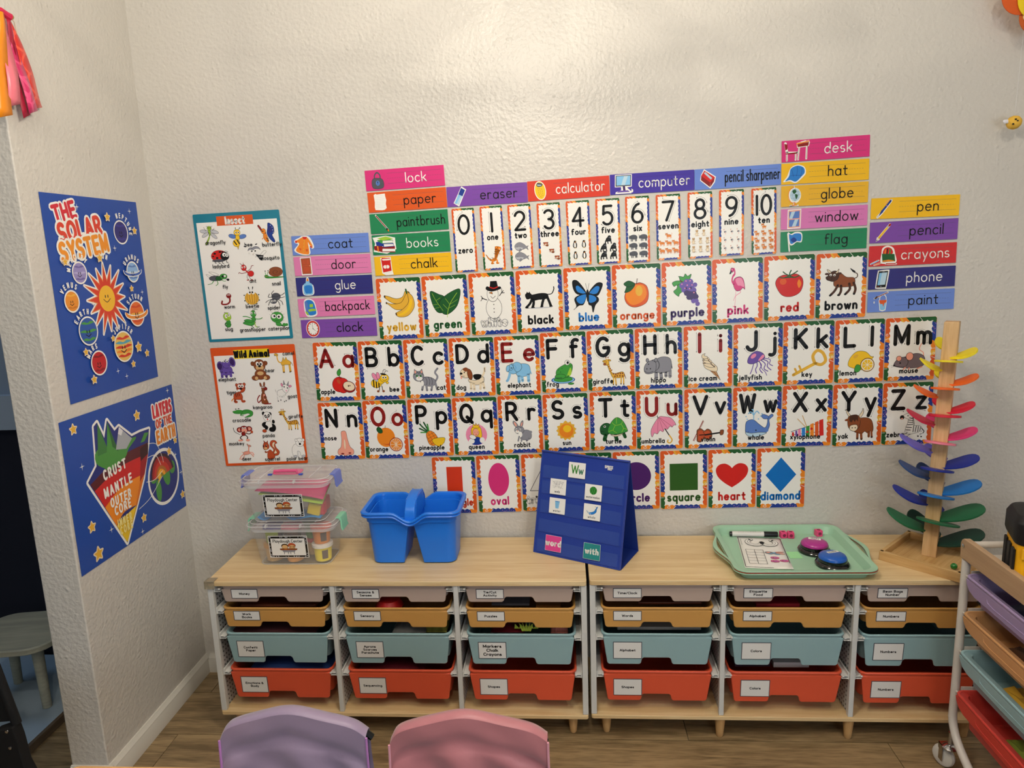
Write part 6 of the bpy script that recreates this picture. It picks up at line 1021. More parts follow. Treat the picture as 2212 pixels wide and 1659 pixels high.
chartcard('word_card', 'small white card of a glass of water', .0721, .1526, .054, .047, 'w', lambda a: (a.art('glass', 50, 60, 42, 54), a.text('water', 50, 12, 14, .14, 'A', .8)))
chartcard('word_card', 'small white card of a blue whale', .1881, .1524, .054, .047, 'w', lambda a: (a.art('whale3', 50, 60, 68, 58), a.text('whale', 50, 12, 14, .14, 'A', .8)))
chartcard('word_card', 'pink card reading word', .0695, .0385, .054, .047, 'dc4a94', lambda a: a.text('word', 50, 36, 34, .26, 'w', .78, gap=.12))
chartcard('word_card', 'teal card reading with', .1977, .0385, .054, .047, '2f8c8c', lambda a: a.text('with', 50, 36, 32, .26, 'w', .85, gap=.14))
a = Ink(.0012, .4).at(.2272, .2865, .001, .001); a.text('SPRITE', 0, -1, 7, .30, 'w', .62, gap=.05, rot=-1); a.text('SOLE', 3, -6, 4.6, .3, 'w', .7, gap=.05); a.mb.build('maker_logo', t, sm=0)

# ================================================================ trays and what lies on them
MINT = mat('mint_green_plastic', 'a2cdb0', .35); TER = mat('terracotta_plastic', 'a8583c', .45)
def make_tray(z, m, label, dx=0, dy=0):
    t = empty('serving_tray', label, 'tray', (1.6985+dx, -.175+dy, HT+z), 0, 'stacked serving trays')
    W_, D_ = .386, .336; mb = MB()
    def rg(w, d, z_, r): return rr(w, d, r, z_, 0, 0, 6)
    mb.loft([rg(W_-.052, D_-.052, 0, .02), rg(W_-.046, D_-.046, .001, .022), rg(W_-.026, D_-.026, .022, .03), rg(W_-.018, D_-.018, .0245, .032), rg(W_, D_, .0245, .036), rg(W_+.001, D_+.001, .0225, .036), rg(W_-.004, D_-.004, .0222, .035), rg(W_-.018, D_-.018, .0222, .032), ][::-1], m, False, True)
    mb.loft([rg(W_-.018, D_-.018, .0245, .032), rg(W_-.029, D_-.029, .0225, .03), rg(W_-.050, D_-.050, .003, .021), rg(W_-.056, D_-.056, .0022, .019)], m, False, True)
    mb.build('basin', t)
    for sg in (-1, 1):
        n = 20; ro = []; ri = []
        for i in range(n+1):
            f = -1+2*i/n; y = f*.112; b_ = .5+.5*cos(pi*f); xo = W_/2+.026*b_; xi = W_/2-.001+.0145*max(0, (b_-.12)/.88)
            ro.append((sg*xo, y)); ri.append((sg*xi, y))
        mb = MB(); vs = []
        for (a, b) in zip(ro, ri): vs += [(a[0], a[1], .0245), (b[0], b[1], .0245), (b[0], b[1], .0215), (a[0], a[1], .0215)]
        mb.loft([vs[4*i:4*i+4] for i in range(n+1)], m); mb.build('handle', t, bevel=.0008, seg=1)
    return t
make_tray(0, MINT, 'lowest mint green tray in the stack on the right unit'); make_tray(.0035, TER, 'thin terracotta tray sandwiched between the mint green ones', .001, 0); make_tray(.007, MINT, 'top mint green tray holding the worksheet and buzzers')
ZT = HT+.007+.0024
# marker
t = empty('dry_erase_marker', 'white dry-erase marker with black cap at the back of the tray', 'marker', (1.629, -.050, ZT+.0085)); t.rotation_euler = (0, 0, -.055)
def xl(prof, m, nm): 
    mb = MB(); mb.T = Matrix.Rotation(pi/2, 4, 'Y'); mb.lathe([(r, z) for r, z in prof], m, n=20); return mb.build(nm, t)
xl([(.0083, -.066), (.0083, .030)], C_('marker_white', 'e0deda', .35), 'barrel'); xl([(.0086, .030), (.0086, .068), (.0078, .0715), (.003, .072)], C_('marker_black', '101012', .35), 'cap'); xl([(.004, -.0735), (.0072, -.073), (.0076, -.066)], C_('marker_black', '101012', .35), 'end_plug')
a = Ink(.0001).at(0, 0, .001, .001); rnd = random.Random(2)
for k, y in ((1, 3), (0, -1)):
    for i in range(14 if not k else 4): x = -48+i*5 if not k else -12+i*5; a.stroke([(x, y), (x+3.2, y)], .7, 'A', cap=False)
a.mb.build('barrel_print', t, Matrix.Translation((0, -.0035, .0077)) @ Matrix.Rotation(radians(25), 4, 'X'), sm=0)
# linking cubes
PC = mat('pink_cube_plastic', 'ee4f86', .4); PCD = mat('pink_cube_socket', '8c2048', .6)
def cube(x, y, rz, label):
    t = empty('linking_cube', label, 'linking cube', (x, y, ZT+.0095), rz, 'pink linking cubes on the tray')
    mb = MB(); mb.box((0, 0, 0), (.019, .019, .019), PC); mb.build('body', t, bevel=.0014)
    for R_ in (Matrix.Rotation(pi/2, 4, 'X'), Matrix.Rotation(0, 4, 'X'), Matrix.Rotation(pi/2, 4, 'Y')):
        mb = MB(); mb.T = R_; 
        mb.lathe([(.0062, .0094), (.0068, .0100), (.0055, .0101), (.0052, .0098)], PC, n=20, cap=False); mb.lathe([(.0001, .00965), (.0050, .00965)], PCD, n=20, cap=False); mb.build('socket', t)
cube(1.7165, -.057, .12, 'pink linking cube touching the marker cap'); cube(1.7385, -.059, -.1, 'pink linking cube right of its joined neighbour'); cube(1.827, -.046, .15, 'single pink linking cube behind the magenta buzzer')
# buzzers
def buzzer(x, y, colh, label, txt, rz):
    t = empty('answer_buzzer', label, 'buzzer', (x, y, ZT), 0, 'answer buzzers on the tray'); BK = mat('buzzer_black', '08080a', .12, coat=.6)
    mb = MB(); mb.lathe([(.042, 0), (.0455, .002), (.0460, .007), (.0425, .012), (.0385, .0135), (.0395, .018), (.0385, .022), (.030, .024)], BK, n=40); mb.build('base', t)
    mb = MB(); mb.lathe([(.0375, .020), (.0375, .026), (.0345, .031), (.027, .0345), (.016, .0362), (.0002, .0368)], mat('buzzer_'+colh, colh, .3, coat=.3), n=40); mb.build('button', t)
    a = Ink(0, .4); w, h = .034, .0115; a.mb.loft([rr(w, h, .001, 0), rr(w, h, .001, .0004)], a.M('w')); a.z = .0005; a.at(0, 0, 1, 1).text(txt, 0, -.0022, .0052, .24, 'k', .95, gap=.12)
    o = a.mb.build('label_card', t, Matrix.Translation((.002, .007, .0366)) @ Matrix.Rotation(rz, 4, 'Z') @ Matrix.Rotation(-.06, 4, 'X'), sm=0)
buzzer(1.7745, -.163, 'b0308c', 'magenta answer buzzer on a black base behind the blue one', 'Letter', -.35+pi); buzzer(1.7925, -.256, '1659b8', 'blue answer buzzer on a black base reading Number', 'Number', .28)
# worksheet (printed face turned a quarter)
import math as _m
ww, wh = .130, .222; t = empty('worksheet', 'laminated number three worksheet with bunny and eggs on the tray', 'worksheet', mw=Matrix.Translation((1.626, -.171, ZT+.0012)) @ Matrix.Rotation(radians(-7.5), 4, 'Z'))
mb = MB(); n = 12; vs = []
for i in range(n+1):
    for j in range(7): u, v = j/6-.5, i/n-.5; vs.append((u*ww, v*wh, .0035*max(0, u*1.2+.1)*max(0, -v)*2.2))
mb.add(vs, [(i*7+j, i*7+j+1, (i+1)*7+j+1, (i+1)*7+j) for i in range(n) for j in range(6)], mat('print_w', PAL['w'], .35, coat=.25)); o = mb.build('sheet', t); s_ = o.modifiers.new('t', 'SOLIDIFY'); s_.thickness = .0005; s_.offset = -1
a = Ink(.0016, .3).at(-ww/2, -wh/2, ww/100, ww/100); HH = wh/ww*100
for q in ([(2, 4), (2, HH-3), (98, HH-3), (98, 30)], [(2, 4), (60, 4)]): a.stroke(q, 1.4, 'k', cap=False)
a.text('3', 54, 132, 60, .34, 'k', 1.25, rot=-90) if False else None
P3 = glyph(GL['3'].split('|')[0]); T3 = [(22+p[1]*62, 156-p[0]*62) for p in P3]
a.stroke(T3, 12, 'k'); a.stroke(T3, 10, 'w'); a.stroke(T3, 1, 'A'); a.ell(*T3[0], .8, .8, 'k')
for i in range(6): a.stroke([(12, 22+i*15), (50, 22+i*15)], .9, 'k', cap=False)
for x in (12, 31, 50): a.stroke([(x, 22), (x, 97)], .9, 'k', cap=False)
a.art('bunny', 73, 84, 44, 34)
for x, y in ((70, 56), (88, 42), (68, 38)): a.art('egg', x, y, 20, 15)
for i in range(8): a.stroke([(7, 120+i*4.4), (7, 122.6+i*4.4)], 1.1, 'A', cap=False)
a.mb.build('print', t, sm=0)
mb = MB(); mb.box((1.709, -.188, ZT+.0004), (.036, .045, .0006), C_('pale_green_note', 'a4e8a8', .5)); tag(mb.build('sticky_note'), 'pale green sticky note stuck to the tray floor', 'note')

# ================================================================ rainbow marble tree
PINE = wood('pine_wood', 'c79f6c', 'e0bd8c', (20, 20, 1.6), .5, .6, 0, 2.0); PINEF = wood('pine_tray_wood', 'bd9258', 'd8b47c', (1, 20, 20), .5, .7, 0, 2.2)
t = empty('marble_tree', 'tall wooden marble tree with rainbow petals on a pine tray base', 'marble tree', (2.092, -.2015, HT))
R45 = Matrix.Rotation(radians(45), 4, 'Z')
mb = MB(); mb.box((0, 0, .005), (.20, .20, .006), PINEF); mb.build('base_floor', t, R45)
for i in range(4): mb = MB(); mb.box((0, -.1, .014), (.210, .011, .028), PINEF); mb.build('base_edge', t, R45 @ Matrix.Rotation(pi/2*i, 4, 'Z'), bevel=.0012)
mb = MB(); c_, s__ = cos(radians(-33)), sin(radians(-33)); pw = .0365
def sq(cx, cy, w, z): return [(cx+x*w*c_-y*w*s__, cy+x*w*s__+y*w*c_, z) for x, y in ((-.5, -.5), (.5, -.5), (.5, .5), (-.5, .5))]
mb.loft([sq(.0, .017, pw, .008), sq(.020, .030, pw, .680), sq(.0203, .030, pw-.004, .682)], PINE); mb.build('post', t, bevel=.002)
PC_ = dict(yellow='f0dc28', orange='f06a20', red='d8203c', pink='e03c7c', violet='6a62c8', navy='1e2f96', slate='2f4a7c', blue='1c78cc', green='1f6a44', darkgreen='123c30')
TIP = dict(yellow='ecdf50')
base = Vector((2.092, -.2015, HT))
for k, (kind, colr, a, b) in enumerate(PETALS):
    a = Vector(a)-base; b = Vector(b)-base; ax_ = (b-a); L_ = ax_.length; ax_ = ax_.normalized()
    if colr == 'yellow': w = L_*.80
    else: w = L_*.62
    hex_ = PC_[colr]
    if colr == 'pink' and kind == 'front': hex_ = 'f08098'
    if colr == 'red' and kind == 'left': hex_ = 'c82c48'
    up = {'right': Vector((-.10, -.06, 1)), 'left': Vector((.10, -.22, 1)), 'front': Vector((0, .12, 1)), 'back': Vector((.1, -.75, .7))}[kind]
    side = up.cross(ax_).normalized(); nn = ax_.cross(side).normalized(); w = max(w, .05); n = 12; top = []
    if kind == 'front': w *= 1.15
    if kind == 'back': w *= .85
    P = []
    for i in range(2*n):
        th = pi*i/n; f = .5-.5*cos(th); ww_ = (abs(sin(th))**.85)*w/2*(.62+.5*f)
        if f < .12: ww_ = max(ww_, .006)
        P.append(a+ax_*(L_*(f*1.0))+side*(ww_ if i < n else -ww_)+(nn*(-.006*sin(pi*f)) if kind != 'front' else Vector((0, 0, 0))))
    mb = MB(); th_ = .0028; m = mat('petal_'+hex_, hex_, .5); nq = len(P)
    c0 = sum(P, Vector())/nq; vs = [p+nn*th_ for p in P]+[p-nn*th_ for p in P]
    mb.add(vs, [list(range(nq)), [nq+i for i in range(nq)][::-1]]+[(i, nq+i, nq+(i+1) % nq, (i+1) % nq) for i in range(nq)], m)
    o = mb.build('petal', t, bevel=.0008, seg=1, sm=50); o['label'] = colr+' petal'
mb = MB(); mb.lathe([(.0001, -.009)]+[(.009*cos(q), .009*sin(q)) for q in [radians(-80+i*16) for i in range(11)]]+[(.0001, .009)], mat('green_glass', '1c7a30', .1, coat=.8), n=20)
o = mb.build('marble', None, Matrix.Translation((2.108, -.284, HT+.0172))); tag(o, 'green marble resting in the pine tray base', 'marble')

# ================================================================ rolling cart
t = empty('rolling_cart', 'white tubular rolling cart with wooden top rails at the right edge', 'cart', (2.05, -.44, 0)); CW = mat('cart_white_tube', 'd6d2cc', .35)
XO, YL = .34, .46
def ctube(pts, r, nm, m=CW): mb = MB(); mb.tube(catmull([tuple(p) for p in pts], False, 4), r, m, 12); return mb.build(nm, t)
def side_frame(x):
    for y0, dy in ((0, -1), (-YL, 1)):
        ctube([(x, y0, .60), (x, y0, .40), (x, y0, .20), (x, y0, .165), (x, y0+dy*.006, .140), (x, y0+dy*.025, .112), (x, y0+dy*.06, .088), (x, y0+dy*.11, .066), (x, y0+dy*.20, .05)], .0105, 'upright_tube')
    mb = MB(); mb.box((x, -YL/2, .044), (.016, .06, .012), CW); mb.build('foot_joint', t, bevel=.003)
    WR_ = wood('walnut_laminate', 'a88a6a', 'bb9c7a', (14, 1, 14), .45, .6, 0, 2.2); mb = MB(); P = [(y, z) for y, z in ((.012, .603), (.014, .640), (.010, .650), (.002, .656), (-YL-.002, .656), (-YL-.010, .650), (-YL-.012, .603))]
    mb.prism(P, .016, WR_, lambda a, b, c: (x-.010+c, a, b)); mb.build('top_rail', t, bevel=.0015)
    mb = MB(); mb.T = Matrix.Translation((x-.0105, 0, .638)) @ Matrix.Rotation(-pi/2, 4, 'Y'); mb.lathe([(.0052, 0), (.0052, .0015), (.003, .0025), (.0005, .0025)], mat('chrome', 'c8c8cc', .15, metal=1), n=16); mb.build('screw', t)
side_frame(0); side_frame(XO)
for y in (0, -YL):
    ctube([(0, y, .640), (XO/2, y, .640), (XO, y, .640)], .0085, 'cross_tube')
mb = MB(); mb.box((XO/2, -YL/2, .612), (XO-.02, YL-.01, .006), mat('cart_shelf_white', 'cfcac2', .5)); mb.build('top_shelf', t)
for z in (.487, .160): ctube([(0, .0003, z), (0, .0003, z-.002)], .0108, 'joint_ring')
CH = mat('chrome', 'c8c8cc', .15, metal=1); WHL = mat('caster_white', 'd6d4ce', .4)
for x in (0, XO):
    for y in (-.0, -YL):
        c0 = (x, y, 0); mb = MB(); mb.lathe([(.006, .075), (.006, .112)], CH, c0); mb.lathe([(.018, .066), (.019, .069), (.012, .075), (.005, .077)], CH, c0, 24)
        mb.box((x-.004-.012, y+.014, .046), (.002, .020, .048), CH); mb.box((x-.004+.012, y+.014, .046), (.002, .020, .048), CH); mb.box((x-.004, y+.008, .068), (.026, .03, .003), CH)
        mb.T = Matrix.Translation((x-.014, y+.018, .030)) @ Matrix.Rotation(pi/2, 4, 'Y') @ Matrix.Rotation(0, 4, 'X'); mb.build('caster_fork', t)
        mb = MB(); mb.T = Matrix.Translation((x-.004, y+.018, .030)) @ Matrix.Rotation(.5, 4, 'Z') @ Matrix.Rotation(pi/2, 4, 'Y'); mb.lathe([(.005, -.010), (.022, -.010), (.028, -.007), (.030, 0), (.028, .007), (.022, .010), (.005, .010)], WHL, n=32); mb.build('wheel', t, bevel=.001)
BINC['purple'] = ('a592bd', .088); BINC['peach'] = ('d29d68', .088); BINC['aqua'] = ('98bcc4', .098); BINC['coral'] = ('d8453c', .105)
for col, z, lab in (('purple', .574, 'lilac purple bin at the top of the rolling cart'), ('peach', .473, 'peach tan bin second from the top of the rolling cart'), ('aqua', .366, 'pale aqua bin third from the top of the rolling cart'), ('coral', .252, 'coral red bin at the bottom of the rolling cart')):
    for y in (-.012, -YL+.012):
        mb = MB(); mb.box((XO/2, y, z-.011), (XO-.02, .014, .003), CW); mb.box((XO/2, y+(.004 if y > -.1 else -.004), z-.006), (XO-.02, .003, .010), CW); mb.box((-.002, y-(.010 if y > -.1 else -.010), z-.012), (.004, .026, .003), CW); mb.build('bin_runner', t)
    make_bin(col, 2.05-.018, -.44-YL/2, z, lab, 'bins in the rolling cart', None, -pi/2, 0, 'cart_bin', .424, .33)
mb = crumple(.14, .30, .05, 11)(C_('cart_yellow_craft', 'c89c28', .5)); tag(mb.build('craft_packet', None, Matrix.Translation((2.12, -.85, .345))), 'yellow craft packet in the aqua cart bin', 'craft packet')
mb = crumple(.16, .30, .05, 12)(C_('cart_dark_craft', '10183c', .4)); tag(mb.build('craft_packet', None, Matrix.Translation((2.14, -.82, .545))), 'dark navy packet in the lilac cart bin', 'craft packet')
mb = crumple(.12, .26, .05, 13)(C_('cart_brown_craft', '503018', .5)); tag(mb.build('craft_packet', None, Matrix.Translation((2.14, -.80, .445))), 'brown packet in the peach cart bin', 'craft packet')
mb = crumple(.10, .18, .03, 14)(C_('cart_green_craft', '7c8c30', .5)); tag(mb.build('craft_packet', None, Matrix.Translation((2.12, -.76, .215))), 'green packet in the coral cart bin', 'craft packet')
# yellow and black light standing on the cart
YM = mat('tool_yellow', 'efae14', .4); BM_ = mat('tool_black_rubber', '121214', .55)
t = empty('work_light', 'yellow and black rugged case-shaped work light on the rolling cart', 'work light', (2.150, -.60, .618), -.35)
mb = MB(); mb.loft([rr(.17, .12, .02, z) for z in (0, .006, .112)], YM); mb.build('housing', t, bevel=.004)
mb = MB(); mb.loft([rr(.176, .126, .024, .10), rr(.184, .134, .028, .112), rr(.184, .134, .03, .150), rr(.170, .120, .03, .166), rr(.10, .08, .02, .170)], BM_); mb.build('cap', t, bevel=.003)
mb = MB(); mb.tube(catmull([(-.045, 0, .166), (-.040, 0, .190), (0, 0, .204), (.04, 0, .190), (.045, 0, .166)], False, 5), .011, BM_, 10); mb.build('handle', t)
for i in range(3): mb = MB(); mb.box((-.0870, -.036+.036*i, .048), (.006, .024, .078), BM_); mb.build('side_grip', t, bevel=.003)
for i in range(3): mb = MB(); mb.box((-.045+.045*i, -.0620, .050), (.026, .006, .082), BM_); mb.build('front_grip', t, bevel=.003)
mb = MB(); mb.box((-.066, -.0615, .082), (.022, .004, .026), YM); mb.build('badge', t, bevel=.002)

# ================================================================ chairs with cloth covers
def chair(x0, x1, y, ztop, colr, cname_, label, peak, seed, seam):
    cx = (x0+x1)/2; t = empty('child_chair', label, 'chair', (cx, y, 0), 0, 'covered chairs in the foreground'); FM = mat('chair_black_metal', '0c0e0d', .35); w = (x1-x0)
    for sx in (-1, 1):
        mb = MB(); mb.tube([(sx*w*.44, -.02, 0), (sx*w*.44, 0, .26), (sx*w*.43, .012, ztop-.10)], .008, FM, 10); mb.build('rear_leg', t)
        mb = MB(); mb.tube([(sx*w*.42, -.27, 0), (sx*w*.42, -.255, .26)], .008, FM, 10); mb.build('front_leg', t)
    mb = MB(); mb.loft([rr(w*.94, .27, .03, .26, 0, -.13), rr(w*.95, .28, .03, .272, 0, -.13), rr(w*.92, .26, .03, .280, 0, -.13)], FM); mb.build('seat', t)
    tops = catmull([(-w/2, ztop-.060), (-w*.44, ztop-.034), (-w*.25, ztop-.014), (-w*.02, ztop), (w*.22, ztop-.015), (w*.40, ztop-.030), (w/2-.002, ztop-.050)], False, 6)
    mb = MB(); mb.tube([(px*.985+(.010 if cname_ == 'lilac' else 0), .012, pz-.012) for px, pz in tops], .007, FM, 8); mb.build('back_frame', t)
    mb = MB(); mb.loft([[(px*.98, .010, pz-.010), (px*.98, .016, pz-.010), (px*.98, .016, .36), (px*.98, .010, .36)] for px, pz in tops], FM); mb.build('back_panel', t)
    CM = mat('satin_'+cname_, colr, .38, sheen=.4, alpha=1, bump=(60, .15, .002)); r = random.Random(seed)
    ph = [(r.uniform(-1, 1), r.uniform(3, 9), r.uniform(0, 6)) for _ in range(7)]
    def wr(u, v): return sum(.0023*sin(q[1]*(u*2.2+q[0]*v*2.6)+q[2]) for q in ph)*min(1, v*4)+.004*math.exp(-((u-.16-.1*v)/.015)**2)*v - .006*math.exp(-((v-.16-.25*(u+.1)**2)/.035)**2)
    mb = MB(); n = len(tops); m_ = 28; vs = []
    for i, (px, pz) in enumerate(tops):
        for j in range(m_+1):
            v = j/m_; u = px/w; flare = 1+.10*v*v*(1 if abs(u) > .3 else .6)
            z = pz-(pz-.18)*v; vs.append((px*flare, -.006-.010*v-wr(u, v)*1.3, z))
    mb.add(vs, [(i*(m_+1)+j, i*(m_+1)+j+1, (i+1)*(m_+1)+j+1, (i+1)*(m_+1)+j) for i in range(n-1) for j in range(m_)], CM); mb.build('cover_rear_sheet', t, sm=80)
    mb = MB(); mb.loft([[(px, -.006, pz), (px, -.003, pz+.0035), (px, .008, pz+.006), (px, .020, pz+.004), (px, .023, pz-.001)] for px, pz in tops], CM, False, False, False); mb.build('cover_top_fold', t, sm=80)
    mb = MB(); vs = []
    for i, (px, pz) in enumerate(tops):
        for j in range(11): v = j/10; vs.append((px*(1+.04*v), .023+.006*v+wr(px/w+.3, v), pz-.001-(pz-.24)*v))
    mb.add(vs, [(i*11+j, (i+1)*11+j, (i+1)*11+j+1, i*11+j+1) for i in range(n-1) for j in range(10)], CM); mb.build('cover_front_sheet', t, sm=80)
    SM = mat('hem_'+cname_, seam, .5)
    for sx, q in ((0, tops[0]), (1, tops[-1])):
        mb = MB(); P = [(q[0]*(1+.10*(j/12)**2)+(.001 if sx else -.001), -.0065-.010*(j/12), q[1]-(q[1]-.18)*j/12) for j in range(13)]; mb.tube(P, .0026, SM, 6); o = mb.build('hem', t)
    return t
chair(.338, .640, -.95, .516, '9c8aa6', 'lilac', 'child chair in a lilac satin cover, black frame showing at right', 0, 3, 'c88ad0')
chair(.685, 1.000, -.95, .511, 'bd7a82', 'pink', 'child chair in a rose pink satin cover with pale seams', 0, 8, 'e8a8b8')
# table edge just inside the bottom of the frame
TT = wood('table_birch', 'd09a5c', 'e4b478', (1, 12, 12), .4, .7, 0, 2.4)
t = empty('low_table', 'low birch table whose far edge shows at the bottom left', 'table', (.22, -1.232, 0))
mb = MB(); mb.loft([rr(.30, .42, .02, .43), rr(.30, .42, .02, .448)], TT); mb.build('tabletop', t, bevel=.002)
for sx in (-1, 1):
    for sy in (-1, 1): mb = MB(); mb.box((sx*.12, sy*.18, .215), (.03, .03, .43), TT); mb.build('leg', t, bevel=.003)

# ================================================================ nook beyond the doorway
PL = mat('pale_blue_play_mat', 'a9bccb', .5); PE = wood('mat_edge_wood', '5a4a3a', '6e5c48', (12, 1, 12), .5)
t = empty('platform', 'low pale blue platform with wood edge under the stool', 'platform', (-1.15, -.28, 0)); mb = MB(); mb.box((0, 0, .014), (1.20, .66, .024), PL); mb.build('top_sheet', t, bevel=.002)
mb = MB(); mb.box((.606, 0, .013), (.012, .67, .026), PE); mb.build('edge_strip', t, bevel=.001); mb = MB(); mb.box((0, -.336, .013), (1.22, .012, .026), PE); mb.build('edge_strip', t, bevel=.001)
SW = wood('stool_grey_wood', '8f8f80', 'a9a894', (1, 10, 10), .5, .8, 0, 2.0); t = empty('wooden_stool', 'small pale wooden stool on the platform in the dark nook', 'stool', (-.715, -.185, .026), .15)
mb = MB(); mb.loft([rr(.27, .25, .07, .208, n=8), rr(.28, .26, .075, .212, n=8), rr(.28, .26, .075, .226, n=8), rr(.27, .25, .07, .230, n=8)], SW); mb.build('seat', t)
for sx in (-1, 1):
    for sy in (-1, 1): mb = MB(); mb.tube([(sx*.088, sy*.078, 0), (sx*.078, sy*.066, .21)], [.0135, .0175], SW, 16); mb.build('leg', t, bevel=.002)
# black folding seat fabric at the left edge
BF = mat('black_fabric', '08090c', .8); t = empty('folded_stroller', 'black fabric frame with riveted corner at the lower left edge', 'stroller', (-.36, -.70, 0))
mb = MB(); mb.tube([(-.02, .0, .72), (.010, 0, .46), (.040, 0, .30)], .011, BF, 12); mb.build('frame_tube', t)
mb = MB(); P = [(-.16, .70), (-.02, .66), (.035, .305), (-.02, .30), (-.16, .285)]; mb.prism(P, .012, BF, lambda a, b, c: (a, c, b)); mb.build('fabric_panel', t, bevel=.004)
mb = MB(); P = [(-.01, .288), (.012, .296), (.044, .303), (.050, .27), (.056, .20), (.068, .165), (.062, .14), (-.005, .12), (-.02, .2)]; mb.prism(P, .03, BF, lambda a, b, c: (a, c-.02, b)); mb.build('corner_bracket', t, bevel=.004)
for z, x in ((.293, .030), (.248, .031)): mb = MB(); mb.T = Matrix.Translation((x, -.021, z)) @ Matrix.Rotation(pi/2, 4, 'X'); mb.lathe([(.0045, 0), (.004, .002), (.001, .0028)], CH, n=12); mb.build('rivet', t)

# ================================================================ ribbons by the doorway, bee mobile
def ribbon_mat(nm, c1, c2):
    m = mat(nm, c1, .45, sheen=.2); nt = m.node_tree; N = nt.nodes.new; L = nt.links.new
    tc = N('ShaderNodeTexCoord'); v = N('ShaderNodeTexVoronoi'); v.feature = 'DISTANCE_TO_EDGE'; v.inputs['Scale'].default_value = 26; g = N('ShaderNodeMath'); g.operation = 'GREATER_THAN'; g.inputs[1].default_value = .07
    mx = N('ShaderNodeMix'); mx.data_type = 'RGBA'; mx.inputs[6].default_value = lin(c2); mx.inputs[7].default_value = lin(c1); L(tc.outputs['Object'], v.inputs[0]); L(v.outputs[0], g.inputs[0]); L(g.outputs[0], mx.inputs[0]); L(mx.outputs[2], nt.nodes['Principled BSDF'].inputs['Base Color']); return m
t = empty('ribbon_garland', 'fabric ribbon garland of red, pink and orange strips by the doorway', 'garland', (XW+.02, -.53, 1.965))
XR = 0
def ribbon(y0, y1, w0, w1, L_, m, xo, lab, notch=.006, z0=0):
    mb = MB(); n = 14; vs = []
    for i in range(n+1):
        f = i/n; c = y0+(y1-y0)*f**.9; w = w0+(w1-w0)*min(1, f*1.6); d = xo+.004*sin(f*5+y1*90)
        vs += [(d, c-w/2, z0-L_*f-(notch*1.0 if i == n else 0)), (d+.003*sin(f*9+1), c, z0-L_*f), (d, c+w/2, z0-L_*f+(notch if i == n else 0))]
    mb.add(vs, [(3*i+a, 3*i+a+1, 3*i+a+4, 3*i+a+3) for i in range(n) for a in (0, 1)], m); o = mb.build('ribbon', t, sm=70); s_ = o.modifiers.new('t', 'SOLIDIFY'); s_.thickness = .0008; o['label'] = lab
ribbon(.012, .068, .010, .040, .185, ribbon_mat('ribbon_red_print', 'd8281c', 'f4563c'), -.004, 'red printed ribbon'); ribbon(.005, .036, .010, .030, .200, ribbon_mat('ribbon_pink_print', 'd02464', 'ec4c84'), .002, 'hot pink printed ribbon')
ribbon(.004, .020, .012, .024, .212, C_('ribbon_crimson', 'b01c3c', .5), -.002, 'crimson ribbon'); ribbon(-.012, -.022, .014, .036, .195, C_('ribbon_pale_pink', 'f07c8c', .3), .005, 'pale pink satin ribbon'); ribbon(-.030, -.058, .014, .040, .225, C_('ribbon_orange', 'f09018', .35), .010, 'orange ribbon')
mb = MB(); mb.tube([(-.008, -.12, .012), (0, -.05, .004), (0, .012, .002)], .0016, C_('cord_white', 'cfc8b4', .8), 6); mb.tube([(0, .012, .002), (.001, .024, -.004), (0, .030, -.030)], .0012, C_('cord_white', 'cfc8b4', .8), 6); mb.build('cord', t)
mb = MB(); mb.T = Matrix.Translation((0, .018, .004)); mb.lathe([(.0001, -.006), (.0045, -.004), (.006, 0), (.0045, .004), (.0001, .006)], mat('brass_bell', 'c8b878', .2, metal=1), n=14); mb.build('bell', t)
for i in range(5): pass
mb = MB(); mb.tube([(0, -.04, -.002), (.004, -.02, .006), (.002, 0, .003), (.004, .010, .001)], .008, C_('ribbon_knot', 'd02450', .5), 8); mb.build('knots', t)
FO = mat('felt_orange', 'd0581c', .8); FY = mat('plastic_yellow', 'e8c818', .35)
t = empty('bee_mobile', 'orange and yellow disc mobile with a smiling face at the upper right', 'mobile', (2.30, -.07, 1.99))
def ydisc(x, z, r, m, y, nm, th=.004, sz=1):
    mb = MB(); mb.T = Matrix.Translation((x, y, z)) @ Matrix.Rotation(pi/2, 4, 'X'); mb.lathe([(.0001, 0), (r*.9, 0), (r, .001), (r, th-.001), (r*.9, th), (.0001, th)], m, n=32); return mb.build(nm, t)
ydisc(-.028, .030, .048, FO, 0, 'orange_disc'); ydisc(.012, .018, .050, FY, -.006, 'yellow_disc'); ydisc(.020, -.022, .045, mat('felt_rust', 'c05a20', .8), .004, 'rust_disc')
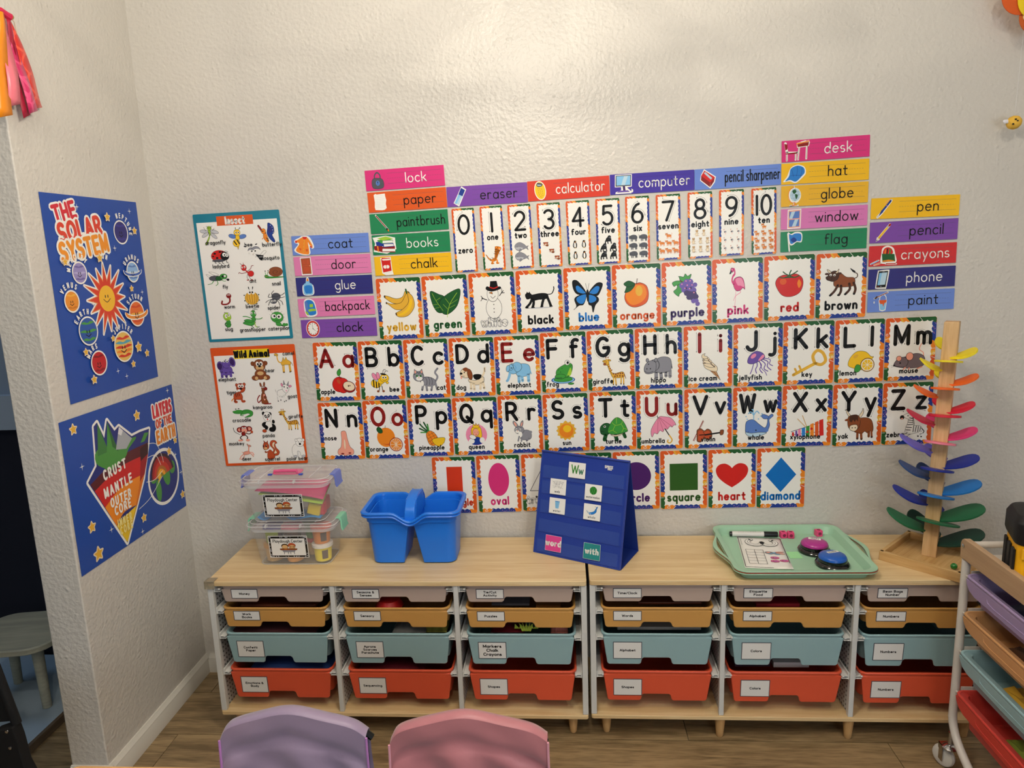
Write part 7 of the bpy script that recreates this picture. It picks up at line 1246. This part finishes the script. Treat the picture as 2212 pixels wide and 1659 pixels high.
ydisc(-.004, -.022, .014, mat('felt_cream', 'ecd08c', .8), -.001, 'face'); ydisc(-.009, -.018, .0028, mat('bead_black', '0c0c0c', .3), -.006, 'eye'); ydisc(.004, -.018, .0028, mat('bead_black', '0c0c0c', .3), -.006, 'eye')
t = empty('felt_bee', 'small yellow felt bee hanging on a clear thread at the right edge', 'bee ornament', (2.296, -.052, 1.703))
mb = MB(); FB = mat('felt_bee_yellow', 'e8b848', .9); rnd = random.Random(4)
pr = [(.0001, -.019), (.012, -.015), (.0175, -.006), (.018, .003), (.014, .012), (.008, .017), (.0001, .019)]; mb.T = Matrix.Rotation(radians(70), 4, 'Y'); mb.lathe(pr, FB, n=20); mb.build('body', t)
for sx, dz in ((-.008, .0145), (.006, .016)): mb = MB(); mb.T = Matrix.Translation((-.022+sx*.3, -.002, .003)) @ Matrix.Rotation(.4, 4, 'Y') @ Matrix.Diagonal((1, .4, .7, 1)); mb.lathe([(.0001, -.008), (.006, -.004), (.007, 0), (.006, .004), (.0001, .008)], mat('felt_white', 'e4e4ec', .9), n=14); mb.build('wing', t)
mb = MB()
for a_, z_ in ((-.006, .006), (-.001, .002), (-.012, -.006)): mb.box((a_, -.0168, z_), (.005, .003, .004), mat('bead_black', '0c0c0c', .3))
mb.build('eyes_and_stripes', t, bevel=.001)
mb = MB(); mb.tube([(0, 0, .016), (.004, 0, .29)], .0004, mat('clear_thread', 'd8d8d8', .2), 5); mb.build('thread', t)
# ================================================================ ceiling fan (above the frame; its lamps light the wall)
t = empty('ceiling_fan', 'dark ceiling fan with three bulbs hanging in the middle of the room', 'ceiling fan', (1.0, -1.08, 2.20)); FANM = mat('fan_dark_wood', '3a2a20', .5)
mb = MB(); mb.lathe([(.012, .06), (.012, .30)], CH); mb.lathe([(.04, .0), (.09, .02), (.09, .05), (.03, .08)], CH, n=28); mb.build('motor', t)
for i in range(5):
    mb = MB(); mb.loft([rr(.50, .13, .03, z, .36, 0) for z in (0, .006)], FANM); mb.build('blade', t, Matrix.Rotation(2*pi*i/5+.3, 4, 'Z') @ Matrix.Translation((0, 0, .03)) @ Matrix.Rotation(.2, 4, 'X'))
